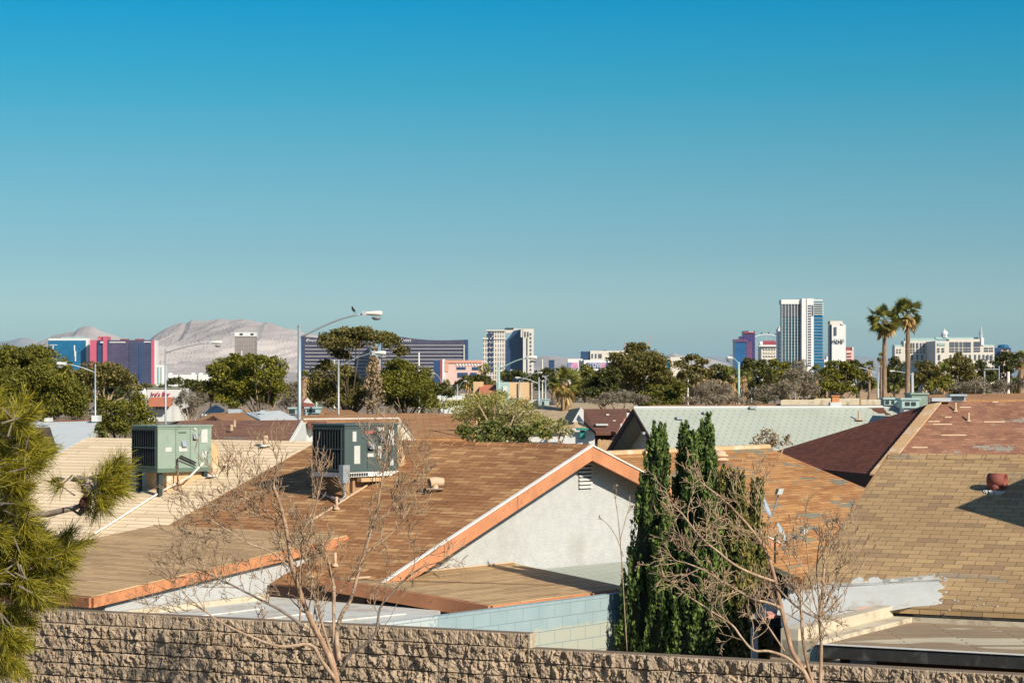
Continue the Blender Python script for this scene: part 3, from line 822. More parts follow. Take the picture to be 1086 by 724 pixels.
mb = MB(); mb.board(Q2 + v1 * 0.004, Q2 + fall + v1 * 0.004, 0.2, 0.04, v1); mb.build('rake_fascia', M['drip_metal'], lh)
tg, cg, fxg, fyg = ac_unit(167.3, 497, 52.3, 43, 1.51, 1.05, 0.965, 'ac_green', 'ac_green_seam', 'green', 'pale green rooftop air conditioner with black conduits on the beige roof')
pts = [hit(x, y, Q, nB) + Z * 0.05 for x, y in ((209, 491), (190, 506), (170, 522), (140, 543), (110, 562), (100, 568))]
pts[0] = cg + fxg * 1.25 - fyg * 0.06 + Z * 0.12; pts[1] = (pts[0] + pts[2]) / 2 - fyg * .3; pts[2] = pts[2] - fyg * .1
mb = MB(); mb.tube(pts, 0.022, 6); mb.build('conduit', M['pvc'], lh)
for (px, py) in ((281.5, 474), (225, 506)):
    b = hit(px, py, Q, nB); mb = MB(); mb.tube([b, b + Z * 0.28 if px > 250 else b + Z * 0.16], 0.06, 8); o = mb.build('vent_pipe', M['vent_metal'], lh, True)
    mb = MB(); mb.lathe(b, [(0.14, 0.02), (0.09, 0.06)], 8); mb.build('flashing', M['pvc'], o)
for (px, py) in ((62, 509), (84, 508)):
    b = hit(px, py, Q, nB); mb = MB(); mb.lathe(b, [(0.16, -0.05), (0.16, 0.05), (0.05, 0.08)], 8); mb.build('roof_vent', M['dark_fascia'], lh)

# ------------------------------------------------------------------ orange-shingled house behind the cypresses
uo = u
O1 = P(815, 475, 58.0); 
O0 = along(O1, -uo, 652)
print('orange', O0, O1)
falo = -v * 7.0 - Z * 7.0 * 0.34
oh = thing('orange_roof_house', 'house with patchy orange brown shingle roof and two satellite dishes behind the cypresses', 'house', (O1.x - 2, O1.y, 0))
O0b = O0 - uo * 3
mb = MB(); mb.prism([O0b, O0b + falo, O1 + falo, O1], (0, 0, -0.1)); orf = mb.build('roof', M['orange_shingle'], oh)
bko = v * 5 - Z * 5 * .34
mb = MB(); mb.prism([O0b + v * .004, O1 + v * .004, O1 + bko, O0b + bko], (0, 0, -0.1)); mb.build('roof', M['orange_shingle'], oh)
mb = MB(); mb.tube([O0b + Z * 0.02, O1 + Z * 0.02], 0.09, 6); mb.build('ridge_cap', M['duct_tan'], orf)
mb = MB(); mb.board(O1 + uo * .004, O1 + falo + uo * .004, 0.2, 0.04, uo); mb.build('rake_fascia', M['orange_trim'], oh)
mb = MB(); mb.board(O0b + falo - v * .004, O1 + falo - v * .004, 0.2, 0.04, -v); mb.build('eave_fascia', M['orange_trim'], oh)
e0 = O0b + falo * 0.92 + uo * 0.3; e1 = O1 + falo * 0.92 - uo * 0.3; e2 = O1 - uo * .3
mb = MB(); mb.prism([e0 - Z * .1, V((e0.x, e0.y, 0)), V((e1.x, e1.y, 0)), e1 - Z * .1], v * 0.15); mb.build('wall', M['white_stucco'], oh)
e3 = e2 + bko * .9
mb = MB(); mb.prism([e1 - Z * .12, V((e1.x, e1.y, 0)), V((e3.x, e3.y, 0)), e3 - Z * .12, e2 - Z * .12], -uo * 0.15); mb.build('wall', M['white_stucco'], oh)
nO = falo.cross(uo).normalized(); nO = nO if nO.z > 0 else -nO
b = hit(763, 492, O1, nO)
mb = MB(); mb.lathe(b, [(0.17, -0.05), (0.17, 0.08), (0.23, 0.09), (0.23, 0.13), (0.17, 0.14), (0.17, 0.18), (0.22, 0.19), (0.22, 0.23), (0.16, 0.24), (0.15, 0.3), (0.06, 0.34)], 12); mb.build('turbine_vent', M['vent_metal'], oh, True)
def sat_dish(px, py, d, face, sz, lnb, label):
    c0 = P(px, py, d); nrm = V(face).normalized()
    a = Z.cross(nrm).normalized(); b = nrm.cross(a)
    t = thing('satellite_dish', label, 'satellite dish', c0 - Z * 0.5, 'satellite dishes on the gable')
    mb = MB(); k = 0
    ring = []
    for i in range(5):
        r = i / 4
        for j in range(20):
            th = 2 * math.pi * j / 20
            ring.append(c0 + a * (sz * r * math.cos(th)) + b * (sz * 1.08 * r * math.sin(th)) + nrm * (0.16 * sz * r * r))
    fs = []
    for i in range(4):
        for j in range(20):
            fs.append((i * 20 + j, i * 20 + (j + 1) % 20, (i + 1) * 20 + (j + 1) % 20, (i + 1) * 20 + j))
    mb.add(ring, fs); ds = mb.build('reflector', M['dish_grey'], t, True)
    so_ = ds.modifiers.new('thick', 'SOLIDIFY'); so_.thickness = 0.02; so_.offset = -1
    tip = P(lnb[0], lnb[1], d - 0.35)
    mb = MB(); mb.tube([c0 - b * sz * 0.9 - nrm * 0.02, c0 - b * sz * .9 + nrm * 0.08, tip], 0.016, 6); arm = mb.build('arm', M['dish_grey'], t)
    mb = MB(); mb.obox(tip, V((0.055, 0.02, 0)), V((-0.02, 0.055, 0)), V((0.02, 0, 0.06))); mb.build('receiver', M['sticker'], arm)
    mb = MB(); mb.obox(tip - V((0.05, 0.03, 0)), V((0.03, 0.0, 0)), V((0, 0.03, 0)), V((0.01, 0, 0.045))); mb.build('receiver_face', M['dish_dark'], arm)
    mb = MB(); mb.tube([c0 - nrm * 0.06, c0 - nrm * 0.12, c0 - nrm * 0.12 - Z * 0.55], 0.022, 8); mb.build('mast', M['dish_dark'], t)
    return t
sat_dish(810.5, 538, 47.2, (0.92, -0.28, 0.45), 0.24, (826.5, 521), 'grey satellite dish higher up the orange gable trim beside the cypresses')
sat_dish(827.5, 566, 46.6, (0.92, -0.28, 0.45), 0.22, (852.5, 563), 'grey satellite dish lower down the orange gable trim, nearest the bare tree')

# ------------------------------------------------------------------ tan-shingled house on the right
ut = V((math.cos(R(64)), math.sin(R(64)), 0)); vt = V((-ut.y, ut.x, 0))
T0 = P(944, 482, 38.0)
pt = 0.40
nT_ = (-ut - Z * pt).cross(vt).normalized()
fl_ = -(hit(1000, 644.5, T0, nT_) - T0).dot(ut)
falt = -ut * fl_ - Z * fl_ * pt
print('tan fall', fl_)
th = thing('tan_roof_house', 'house with tan tab shingle roof and rusty vent at the right edge', 'house', (T0.x + 3, T0.y, 0))
T1 = T0 - vt * 12
nT = falt.cross(vt).normalized(); nT = nT if nT.z > 0 else -nT
print('tan', T0, T1, nT)
mb = MB(); mb.prism([T0, T0 + falt, T1 + falt, T1], (0, 0, -0.1)); tr_ = mb.build('roof', M['tan_shingle'], th)
bkt = ut * 5 - Z * 5 * pt
mb = MB(); mb.prism([T0 + ut * .004, T1 + ut * .004, T1 + bkt, T0 + bkt], (0, 0, -0.1)); mb.build('roof', M['tan_shingle'], th)
mb = MB()
for i in range(34):
    p = T0 - vt * (0.33 * i)
    mb.prism([p - ut * 0.17 - Z * (0.17 * pt - 0.02), p + Z * 0.035, p - vt * 0.345 + Z * 0.022, p - vt * 0.345 - ut * 0.17 - Z * (0.17 * pt - 0.008)], (0, 0, -0.014))
mb.build('ridge_cap', M['tan_shingle'], tr_)
mb = MB(); mb.board(T0 + vt * .004, T0 + falt + vt * .004, 0.2, 0.04, vt); mb.build('rake_fascia', M['platform_brown'], th)
e0 = T0 + falt * 0.9 - vt * 0.35; e1 = T1 + falt * .9; e2 = T0 - vt * .35; e3 = e2 + bkt * .9
mb = MB(); mb.prism([e0 - Z * .1, V((e0.x, e0.y, 0)), V((e1.x, e1.y, 0)), e1 - Z * .1], ut * 0.15); mb.build('wall', M['white_stucco'], th)
mb = MB(); mb.prism([e0 - Z * .12 + ut * .16, e2 - Z * .12, e3 - Z * .12, V((e3.x, e3.y, 0)), V((e0.x, e0.y, 0)) + ut * .16], -vt * 0.15); mb.build('wall', M['white_stucco'], th)
b = hit(1057, 520, T0, nT)
mb = MB(); mb.lathe(b, [(0.10, -0.05), (0.10, 0.12)], 12); o = mb.build('vent_pipe', M['vent_rust'], th, True)
hd = (-vt * 0.97 + ut * -0.1).normalized()
mb = MB(); mb.tube([b + Z * 0.16 - hd * 0.13, b + Z * 0.16 + hd * 0.15], [0.115, 0.115], 14, False)
hb = mb.build('vent_hood', M['vent_rust'], o, True); sm = hb.modifiers.new('thick', 'SOLIDIFY'); sm.thickness = 0.012
mb = MB(); mb.prism([b + Z * 0.16 - hd * 0.128 + V((0, 0, 0.1)) , b + Z * 0.16 - hd * 0.128 + ut * 0.1, b + Z * 0.06 - hd * 0.128, b + Z * 0.16 - hd * 0.128 - ut * 0.1], hd * 0.01); mb.build('hood_cap', M['vent_rust'], o)
mb = MB()
for i in range(12):
    t_ = rng.normal(0, 1, 3)
    mb.obox(b + (-vt) * (0.05 + 0.10 * t_[0]) - ut * (0.07 + 0.03 * t_[1]) - Z * 0.03 + nT * 0.0, V((0.06, 0, 0.0)), V((0, 0.05, 0.02)), nT * 0.02)
mb.build('sealant', M['sticker'], o)
# hipped wing at the right, just outside the picture (its peak throws the triangular shade on the tan roof)
G0 = hit(1013, 538, T0, nT) + SUN * 5.2
E1 = hit(1150, 480, T0, nT) + SUN * 3.9; E2 = hit(1150, 577, T0, nT) + SUN * 2.9
gx = V((1, -0.12, 0))
mb = MB(); mb.prism([G0, E2, E1], (0, 0, -0.1)); mb.prism([G0 + gx * .004, E1 + gx * .004, E1 + gx * 7, G0 + gx * 7], (0, 0, -0.1)); mb.prism([G0 + gx * .004, G0 + gx * 7, E2 + gx * 7, E2 + gx * .004], (0, 0, -0.1))
mb.build('wing_roof', M['tan_shingle'], th)
i1, i2 = E1 * .88 + E2 * .12 + gx * .5, E1 * .12 + E2 * .88 + gx * .5
mb = MB(); mb.prism([i1 - Z * .08, i2 - Z * .08, V((i2.x, i2.y, 0)), V((i1.x, i1.y, 0))], gx * .2); mb.prism([i2 + gx * .2 - Z * .1, V((i2.x, i2.y, 0)) + gx * .2, V((i2.x, i2.y, 0)) + gx * 6.5, i2 + gx * 6.5 - Z * .1], V((0, .2, 0))); mb.build('wing_wall', M['white_stucco'], th)
for q in ():
    q = q + gx * 1.2; mb = MB(); mb.box(q.x - .1, q.y - .1, 0, q.x + .1, q.y + .1, q.z + .2); mb.build('wing_post', M['white_paint'], th)
# white elastomer patch where the roof meets the flat addition: one irregular sheet lying on the slope
def on_tan(x, y): return hit(x, y, T0, nT) + nT * 0.006
top = [(824, 640), (840, 627), (858, 622), (880, 618), (893, 619), (905, 613), (920, 612), (938, 616), (950, 614), (962, 617), (975, 611), (990, 610), (1002, 612)]
r2 = np.random.default_rng(5)
edge = []
for xx in np.arange(826, 1002, 1.3):
    yy = np.interp(xx, [p[0] for p in top], [p[1] for p in top])
    edge.append((xx + r2.uniform(-.8, .8) + (2.0 if r2.uniform() < .3 else 0), yy + r2.uniform(-1.4, 3.4) + 2.0 * math.sin(xx * .31)))
edge = [e for i, e in enumerate(edge) if i == 0 or e[0] > edge[i - 1][0] - .3]
for yy in np.arange(613, 640, 1.6): edge.append((1000 + 3 * math.sin(yy * .7) + r2.uniform(-3, 2) - (yy - 613) * .12, yy))
edge += [(992, 641.5), (970, 643), (930, 650), (860, 656), (824, 652)]
mb = MB(); mb.prism([on_tan(*p) for p in edge], -nT * 0.004); mb.build('coating_patch', M['coat_white'], tr_)
for i in range(26):
    if i < 16: x, y, l = r2.uniform(985, 1006), r2.uniform(610, 640), r2.uniform(2, 6)
    else: x, y, l = r2.uniform(1004, 1078), r2.uniform(630, 648), r2.uniform(1, 5)
    s_ = r2.uniform(0.3, 0.8)
    mb = MB(); mb.prism([on_tan(x, y) + nT * 0.002, on_tan(x + l * .5, y - s_) + nT * 0.002, on_tan(x + l, y - s_ * .4) + nT * 0.002, on_tan(x + l * .9, y + s_) + nT * 0.002, on_tan(x + l * .3, y + s_ * 1.2) + nT * 0.002], -nT * 0.003); mb.build('coating_splash', M['coat_white'], tr_)

# flat-roofed addition with black fascia
fe = hit(970, 641, T0, nT); zf = fe.z - 0.24
fc_ = V((fe.x, fe.y, zf)) - ut * 0.06; fd = fc_ - vt * 8.0
fa = onz(868, 684, zf); fb = fa - vt * 10.0
print('flat', zf, fa, fc_)
add_ = thing('flat_roof_addition', 'flat roofed patio addition with worn felt roof and black fascia at lower right', 'patio cover', (fa.x + 2, fa.y + 1, 0))
mb = MB(); mb.prism([fa, fb, fd, fc_], (0, 0, -0.10)); mb.build('roof_sheet', M['roof_felt'], add_)
mb = MB(); mb.board(fa - ut * 0.004 + Z * 0.015, fb - ut * 0.004 + Z * 0.015, 0.17, 0.05, -ut); ff = mb.build('fascia', M['dark_fascia'], add_)
mb = MB(); mb.board(fa - ut * 0.004 + Z * 0.03, fb - ut * 0.004 + Z * 0.03, 0.012, 0.07, -ut); mb.build('drip_edge', M['drip_metal'], ff)
# parapet on the left of the sheet and the low upstand behind it
mb = MB(); mb.prism([fa + Z * 0.05, fc_ + Z * 0.07, fc_ + Z * 0.07 + vt * 0.5 , fa + Z * 0.05 + vt * 0.5], (0, 0, -0.3)); mb.build('parapet', M['coat_tan'], add_)
mb = MB(); mb.prism([fa + Z * 0.20 + vt * 0.28, fc_ + Z * 0.22 + vt * 0.30, fc_ + Z * 0.22 + vt * 0.52, fa + Z * 0.20 + vt * 0.52], (0, 0, -0.4)); mb.build('parapet_cap', M['coat_tan'], add_)
mb = MB(); mb.board(fc_ + Z * 0.19 + ut * 0.01, fd + Z * 0.19 + ut * 0.01, 0.25, 0.06, ut); mb.build('upstand', M['dark_fascia'], add_)
mb = MB(); mb.board(fc_ + Z * 0.07 - ut * 0.02, fd + Z * 0.07 - ut * 0.02, 0.09, 0.03, -ut); mb.build('flashing', M['coat_tan'], add_)
for k in (0.3, 3.5, 7.0):
    p = fa - vt * k + ut * 0.2; mb = MB(); mb.box(p.x - .06, p.y - .06, 0, p.x + .06, p.y + .06, zf - 0.1); mb.build('post', M['shade_wood'], add_)
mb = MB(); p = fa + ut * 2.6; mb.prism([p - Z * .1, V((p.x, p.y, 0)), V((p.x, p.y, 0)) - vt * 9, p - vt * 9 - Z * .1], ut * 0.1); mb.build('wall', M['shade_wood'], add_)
q0 = onz(910, 649, zf + 0.17); q1 = onz(948, 643, zf + 0.17)
mb = MB(); mb.prism([q0, q1, q1 + V((0.06, 0.10, 0.05)), q0 + V((0.02, 0.12, 0.05))], (0, 0, -0.05)); tag(mb.build('loose_board', M['pink_board']), 'pink loose board lying on the white coated roof edge beside the flat roof', 'board')
q0 = onz(815, 652, zf + .05); q1 = onz(868, 647, zf + .05)
mb = MB(); mb.prism([q0, q1, q1 + V((0.06, 0.35, 0.02)), q0 + V((0.0, 0.35, 0.02))], (0, 0, -0.05)); tag(mb.build('loose_board', M['pink_board']), 'faded pink board seen through the bare right hand tree', 'board')
# white-coated flat strip left of the parapet
mb = MB(); mb.prism([fc_ + vt * .55 + Z * .1, fc_ + vt * 1.9 + Z * .1, fc_ + vt * 1.75 - ut * .75 + Z * .06, fa + ut * .5 + vt * .55 + Z * .06], (0, 0, -0.12)); mb.build('coated_strip', M['coat_white'], add_)
# low roof left of it, behind the right tree
p0 = onz(795, 655, 2.1); p1 = onz(868, 652, 2.1); 
side = thing('side_porch', 'white low porch with dark shaded opening behind the bare right tree', 'porch', (p0.x, p0.y, 0))
mb = MB(); mb.prism([p0, p1, p1 + V((0.5, 2.0, 0.1)), p0 + V((0.5, 2.0, 0.1))], (0, 0, -0.08)); mb.build('porch_roof', M['coat_tan'], side)
mb = MB(); mb.board(p0 - Z * .01, p1 - Z * .01, 0.13, 0.03, V((0, -1, 0))); mb.build('porch_fascia', M['dark_fascia'], side)
for q in (p0, p1):
    mb = MB(); mb.box(q.x - .05 + .1, q.y + .2, 0, q.x + .15, q.y + .3, 2.0); mb.build('post', M['white_paint'], side)

# ------------------------------------------------------------------ maroon hip-roofed house
hp = P(993, 426, 80.0); hl = P(788, 489, 88.6); hr = P(929, 503, 75.9)
hl.z = hr.z = 2.6
ed = (hr - hl); ed.z = 0; ed.normalize(); rd = V((-ed.y, ed.x, 0))                 # ridge runs this way (to the right)
if rd.x < 0: rd = -rd
mh = thing('maroon_roof_house', 'hip roofed house with maroon shingles, worn patches and a pale hip cap', 'house', (hp.x + 6, hp.y, 0))
hp2 = hp + rd * 22; hr2 = hr + rd * 30; hl2 = hl + rd * 30
mb = MB(); mb.prism([hp, hl, hr], (0, 0, -0.12)); mb.build('hip_end', M['maroon_shingle'], mh)
mb = MB(); mb.prism([hp + rd * .005, hr + rd * .005, hr2, hp2], (0, 0, -0.12)); mf = mb.build('roof', M['reddish_shingle'], mh)
mb = MB(); mb.prism([hp + rd * .005 + Z * .0, hp2, hl2, hl + rd * .005], (0, 0, -0.12)); mb.build('roof', M['reddish_shingle'], mh)
sd_ = (hr - hp).cross(Z).normalized() * 0.22
mb = MB()
nn = 24
for i in range(nn):
    p = hp + (hr - hp) * (i / nn); q = hp + (hr - hp) * ((i + 1.05) / nn)
    mb.prism([p + Z * .05 - sd_, p + Z * .05 + sd_, q + Z * .03 + sd_, q + Z * .03 - sd_], (0, 0, -0.05))
mb.build('hip_cap', M['duct_tan'], mh)
mb = MB(); mb.obox(hp + Z * 0.08 + rd * .15, V((0.35, 0.05, 0)), V((0, 0.25, 0)), Z * 0.06); mb.build('ridge_end_cap', M['dish_grey'], mh)
mb = MB(); mb.board(hl - rd * .004, hr - rd * .004, 0.45, 0.06, -rd); mb.build('fascia', M['shade_wood'], mh)
mb = MB(); mb.board(hr - ed * -.004, hr2 + ed * .004, 0.3, 0.06, ed); mb.build('fascia', M['shade_wood'], mh)
i0 = hl + rd * 1.2 + ed * 1; i1 = hr + rd * 1.2 - ed * 1
mb = MB(); mb.prism([i0 - Z * .2, V((i0.x, i0.y, 0)), V((i1.x, i1.y, 0)), i1 - Z * .2], rd * 0.15); mb.build('wall', M['cream_paint'], mh)
for k in (0.55, 0.75, 0.9):
    p = hl + (hr - hl) * k + rd * 0.3; mb = MB(); mb.box(p.x - .1, p.y - .1, 0, p.x + .1, p.y + .1, 2.3); mb.build('post', M['shade_wood'], mh)
nM = (hr - hp).cross(rd).normalized(); nM = nM if nM.z > 0 else -nM
for (px, py) in ((1013.3, 436.5), (1027, 447)):
    b = hit(px, py, hp, nM); mb = MB(); mb.tube([b - Z * .05, b + Z * 0.32], 0.045, 8); o = mb.build('vent_pipe', M['vent_metal'], mh)
    mb = MB(); mb.lathe(b, [(0.11, 0.0), (0.06, 0.04)], 8); mb.build('flashing', M['vent_metal'], o)
for (x, y, l) in ((1024, 431.5, 12), (991, 446.5, 12), (1006, 442, 7), (1000, 449.5, 20), (1012, 461, 26), (976, 474, 16), (1055, 447, 22), (1056, 426, 6)):
    p = hit(x - l / 2, y, hp, nM) + nM * .02; q = hit(x + l / 2, y, hp, nM) + nM * .02
    dn = (hr - hp).normalized() * 0.09
    mb = MB(); mb.prism([p, q, q + dn, p + dn], -nM * 0.01); mb.build('bare_course', M['vent_metal'], mf)

# ------------------------------------------------------------------ mint-green roofed house
K0 = P(672, 433, 95.0); tkd = V((math.cos(R(11)), math.sin(R(11)), 0)); fkd = V((math.sin(R(11)), -math.cos(R(11)), 0))
K1 = along(K0, tkd, 975)
fk = fkd * 7.6 - Z * 7.6 * 0.40; bk = -fkd * 6 - Z * 6 * .40
gh = thing('mint_roof_house', 'long house with mint green shingle roof and shaded left gable', 'house', (K0.x + 5, K0.y, 0))
mb = MB(); mb.prism([K0, K0 + fk, K1 + fk, K1], (0, 0, -0.12)); kr = mb.build('roof', M['mint_shingle'], gh)
mb = MB(); mb.prism([K0 - fkd * .005, K1 - fkd * .005, K1 + bk, K0 + bk], (0, 0, -0.12)); mb.build('roof', M['mint_shingle'], gh)
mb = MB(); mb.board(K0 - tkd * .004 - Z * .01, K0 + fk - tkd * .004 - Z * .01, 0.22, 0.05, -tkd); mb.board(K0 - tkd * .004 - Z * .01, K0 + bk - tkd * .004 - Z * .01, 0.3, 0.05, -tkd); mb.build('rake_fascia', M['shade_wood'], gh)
i0 = K0 + fk * .92 + tkd * 0.9; i1 = K0 + bk * .92 + tkd * .9; it = K0 + tkd * .9
mb = MB(); mb.prism([it - Z * .14, i0 - Z * .14, V((i0.x, i0.y, 0)), V((i1.x, i1.y, 0)), i1 - Z * .14], tkd * 0.15); mb.build('gable_wall', M['white_roof'], gh)
i2 = K1 + fk * .92
mb = MB(); mb.prism([i0 - Z * .14 + tkd * .16, V((i0.x, i0.y, 0)) + tkd * .16, V((i2.x, i2.y, 0)), i2 - Z * .14], -fkd * 0.15); mb.build('wall', M['white_paint'], gh)
nK = fk.cross(tkd).normalized(); nK = nK if nK.z > 0 else -nK
def hitK(x, y): return hit(x, y, K0, nK)
mb = MB(); mb.tube([K0 + Z * .03, K1 + Z * .03], 0.06, 5); mb.build('ridge_cap', M['white_roof'], kr)
for (px, py, w_) in ((720.5, 444.5, 7), (749, 439, 7), (798, 433.5, 7), (682, 460.5, 2.5)):
    p, q = hitK(px - w_ / 2, py), hitK(px + w_ / 2, py)
    mb = MB(); mb.obox((p + q) / 2 + nK * .06, (q - p) / 2, fkd * 0.14, Z * .05); mb.build('roof_vent', M['steel'], gh)
b = hitK(911, 446); mb = MB(); mb.tube([b, b + Z * 0.42], 0.05, 8); o = mb.build('vent_pipe', M['vent_metal'], gh); mb = MB(); mb.lathe(b, [(0.22, 0.03), (0.09, 0.08)], 8); mb.build('flashing', M['vent_metal'], o)
mb = MB()
r2 = np.random.default_rng(8)
for i in range(9):                                   # course by course, the shingles that are gone
    y = 430.8 + i * 1.0; x0 = 919 + i * 2.0 + r2.uniform(-1.5, 1.5); x1 = 934 + i * 1.1 + r2.uniform(-2, 3)
    if i > 6: x0 += 4
    p, q = hitK(x0, y) + nK * .015, hitK(x1, y) + nK * .015
    dn = fk.normalized() * 0.16
    mb.prism([p, q, q + dn, p + dn], -nK * 0.01)
mb.build('missing_shingles', M['chestnut_shingle'], kr)

# ------------------------------------------------------------------ further houses, each from its own ridge and eaves
def house_planes(name, label, planes, walls=(), parts=(), cat='house'):
    """planes: (part, material, [(px,py,d)..]); walls: (part, material, [(px,py,d)..], thickness vector)"""
    pts0 = [P(*p) for p in planes[0][2]]
    c0 = sum(pts0, V((0, 0, 0))) / len(pts0)
    t = thing(name, label, cat, (c0.x, c0.y, 0))
    for nm, mt, pp in planes:
        mb = MB(); mb.prism([P(*p) for p in pp], (0, 0, -0.15)); mb.build(nm, M[mt], t)
    for nm, mt, pp, off in walls:
        mb = MB(); mb.prism([P(*p) for p in pp], off); mb.build(nm, M[mt], t)
    for nm, mt, x0, y0, x1, y1, d, dep in parts:
        a, b = P(x0, y1, d), P(x1, y0, d)
        mb = MB(); mb.box(a.x, d, a.z, b.x, d + dep, b.z); mb.build(nm, M[mt], t)
    return t
def gy(d): return HZ + F * H / d                     # picture row of the ground at distance d
house_planes('red_shingle_house', 'house with grey red shingle roof and two pipes, between the two air conditioners',
    [('roof', 'reddish_shingle', [(190, 446, 78), (319, 445, 78), (302, 474, 72.8), (170, 474, 72.8)]), ('roof', 'reddish_shingle', [(190, 446, 78.02), (170, 452, 83), (333, 452, 83), (319, 445, 78.02)])],
    [('gable_wall', 'white_paint', [(318, 447, 77.6), (303, 474, 72.9), (303, 520, 72.9), (333, 520, 82), (333, 455, 82)], (0.12, 0.1, 0)), ('rake_fascia', 'drip_metal', [(319.4, 445.5, 77.6), (302.4, 474, 72.6), (302.4, 476.5, 72.6), (319.4, 448, 77.6)], (0.06, 0.0, 0)), ('wall', 'cream_paint', [(190, 472, 73.4), (302, 472, 73.4), (302, 530, 73.4), (190, 530, 73.4)], (0, .1, 0))],
    [('vent_pipe', 'vent_metal', 248, 445.5, 250, 452.5, 76.3, .1), ('vent_pipe', 'vent_metal', 244.5, 450, 247, 456.5, 75.4, .1)])
house_planes('sienna_roof_house', 'house with mottled brown orange roof, small dark gable and a rooftop cooler',
    [('roof', 'sienna_shingle', [(224, 438, 104), (256, 436.5, 104), (275, 447, 99.5), (205, 447, 99.5)]), ('gable_roof', 'chestnut_shingle', [(226, 440.5, 101), (238, 446.5, 99.4), (232, 447, 98)]), ('gable_roof', 'chestnut_shingle', [(226, 440.5, 101), (212, 447, 98), (216, 446.8, 99.4)])],
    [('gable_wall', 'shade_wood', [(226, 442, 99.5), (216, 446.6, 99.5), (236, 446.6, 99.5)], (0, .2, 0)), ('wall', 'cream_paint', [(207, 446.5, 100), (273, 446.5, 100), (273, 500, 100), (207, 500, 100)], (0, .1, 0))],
    [('cooler', 'dish_grey', 242, 433.8, 255, 438, 103.5, .8)])
house_planes('pale_roof_house', 'house with pale grey white hip roof right of the mottled roof',
    [('roof', 'white_roof', [(272, 436.5, 116), (297, 435, 116), (317, 444.6, 111), (276, 444.8, 111)]), ('roof', 'white_roof', [(272, 436.5, 116.03), (276, 444.8, 111.03), (260, 437.5, 118)])],
    [('wall', 'white_paint', [(277, 444.6, 111.5), (316, 444.4, 111.5), (316, 500, 111.5), (277, 500, 111.5)], (0, .1, 0))],
    [('cooler', 'dish_grey', 276, 434.8, 281, 439, 114, .6)])
house_planes('grey_wall_cottage', 'small cottage with pale grey gable beside the leaning leafless palms',
    [('roof', 'white_roof', [(229, 429, 135), (238, 434, 133), (232, 441, 132), (221, 433, 134)]), ('roof', 'white_roof', [(229, 429, 135), (214, 439, 132), (212, 441, 134)])],
    [('gable_wall', 'white_roof', [(228.5, 430, 134), (215, 438.5, 132.5), (213.5, 470, 132.5), (234, 470, 133.5), (234, 435, 133.5)], (0, .2, 0))])
house_planes('ochre_roof_house', 'house with ochre brown roof, white ridge line and cream gable behind the slate air conditioner',
    [('roof', 'sienna_shingle', [(322, 444.3, 84), (423, 443.2, 84), (416, 474, 78.6), (318, 474, 78.6)]), ('roof', 'sienna_shingle', [(322, 444.3, 84.02), (318, 452, 90), (443, 470, 89), (423, 443.2, 84.02)])],
    [('gable_wall', 'cream_paint', [(422, 446.5, 83.4), (417, 474, 79), (417, 530, 79), (441, 530, 88), (441, 471, 88)], (-0.05, 0.12, 0)),
     ('rake_fascia', 'drip_metal', [(423.3, 442.8, 83.4), (443, 470, 88.4), (441, 471, 88.4), (422.3, 445.5, 83.4)], (0, -0.06, 0)),
     ('ridge_cap', 'drip_metal', [(322, 443.6, 83.9), (423.3, 442.5, 83.9), (423.3, 443.8, 83.9), (322, 444.9, 83.9)], (0, 0.05, 0)),
     ('gable_front', 'white_paint', [(325.5, 448.5, 78.4), (318.3, 456, 78.4), (318.3, 520, 78.4), (332, 520, 78.4), (332, 456, 78.4)], (0, 0.15, 0)),
     ('gable_roof', 'chestnut_shingle', [(325.5, 446.5, 78.2), (333, 456.5, 78.2), (350, 456.5, 81), (346, 446.5, 82)], (0, 0, -.1)),
     ('gable_roof', 'duct_tan', [(325.5, 446.3, 78.1), (317.3, 455.7, 78.1), (317.3, 457.5, 78.1), (325.5, 448.2, 78.1)], (0, 0.4, 0))])
house_planes('russet_roof_house', 'house with long russet shingle roof and white eave board left of the feathery tree',
    [('roof', 'sienna_shingle', [(425, 438, 98), (505, 438.5, 98), (505, 464.5, 91.5), (425, 463.5, 91.5)]), ('roof', 'sienna_shingle', [(320, 440, 99), (426, 438, 98), (426, 446, 95), (320, 446, 95)]), ('roof', 'sienna_shingle', [(425, 438, 98.03), (425, 446, 104), (505, 446, 104), (505, 438.5, 98.03)])],
    [('eave_board', 'white_paint', [(436, 463.8, 91.6), (500, 464.6, 91.6), (500, 467.6, 91.6), (436, 467.2, 91.6)], (0, -.05, 0)), ('wall', 'white_paint', [(437, 467, 92.2), (500, 467, 92.2), (500, 545, 92.2), (437, 545, 92.2)], (0, .1, 0))])
house_planes('brown_ridge_house', 'low house with brown hip roof showing over the white ridge line',
    [('roof', 'sienna_shingle', [(356, 434.5, 125), (372, 434.5, 125), (381, 438.5, 121), (344, 438.5, 121)])],
    [('wall', 'cream_paint', [(346, 438.3, 121.5), (380, 438.3, 121.5), (380, 500, 121.5), (346, 500, 121.5)], (0, .1, 0))])
house_planes('orange_hip_house', 'small house with bright orange brown hip roof left of the square bracketed lamp',
    [('roof', 'sienna_shingle', [(338, 433, 130), (346, 433.5, 130), (352, 438.5, 127), (335, 438.5, 127)])],
    [('wall', 'white_paint', [(336, 438.3, 127.5), (351, 438.3, 127.5), (351, 500, 127.5), (336, 500, 127.5)], (0, .1, 0))])
house_planes('terracotta_cottage', 'cottage with small terracotta gable among the trees behind the main lamp',
    [('roof', 'vent_rust', [(326, 421, 170), (333, 429, 167), (322, 432, 165), (319, 425, 168)])],
    [('gable_wall', 'white_paint', [(326, 421.6, 167.5), (333, 429, 167.5), (334, 452, 167.5), (322, 452, 167.5), (321, 427, 167.5)], (0, .3, 0))])
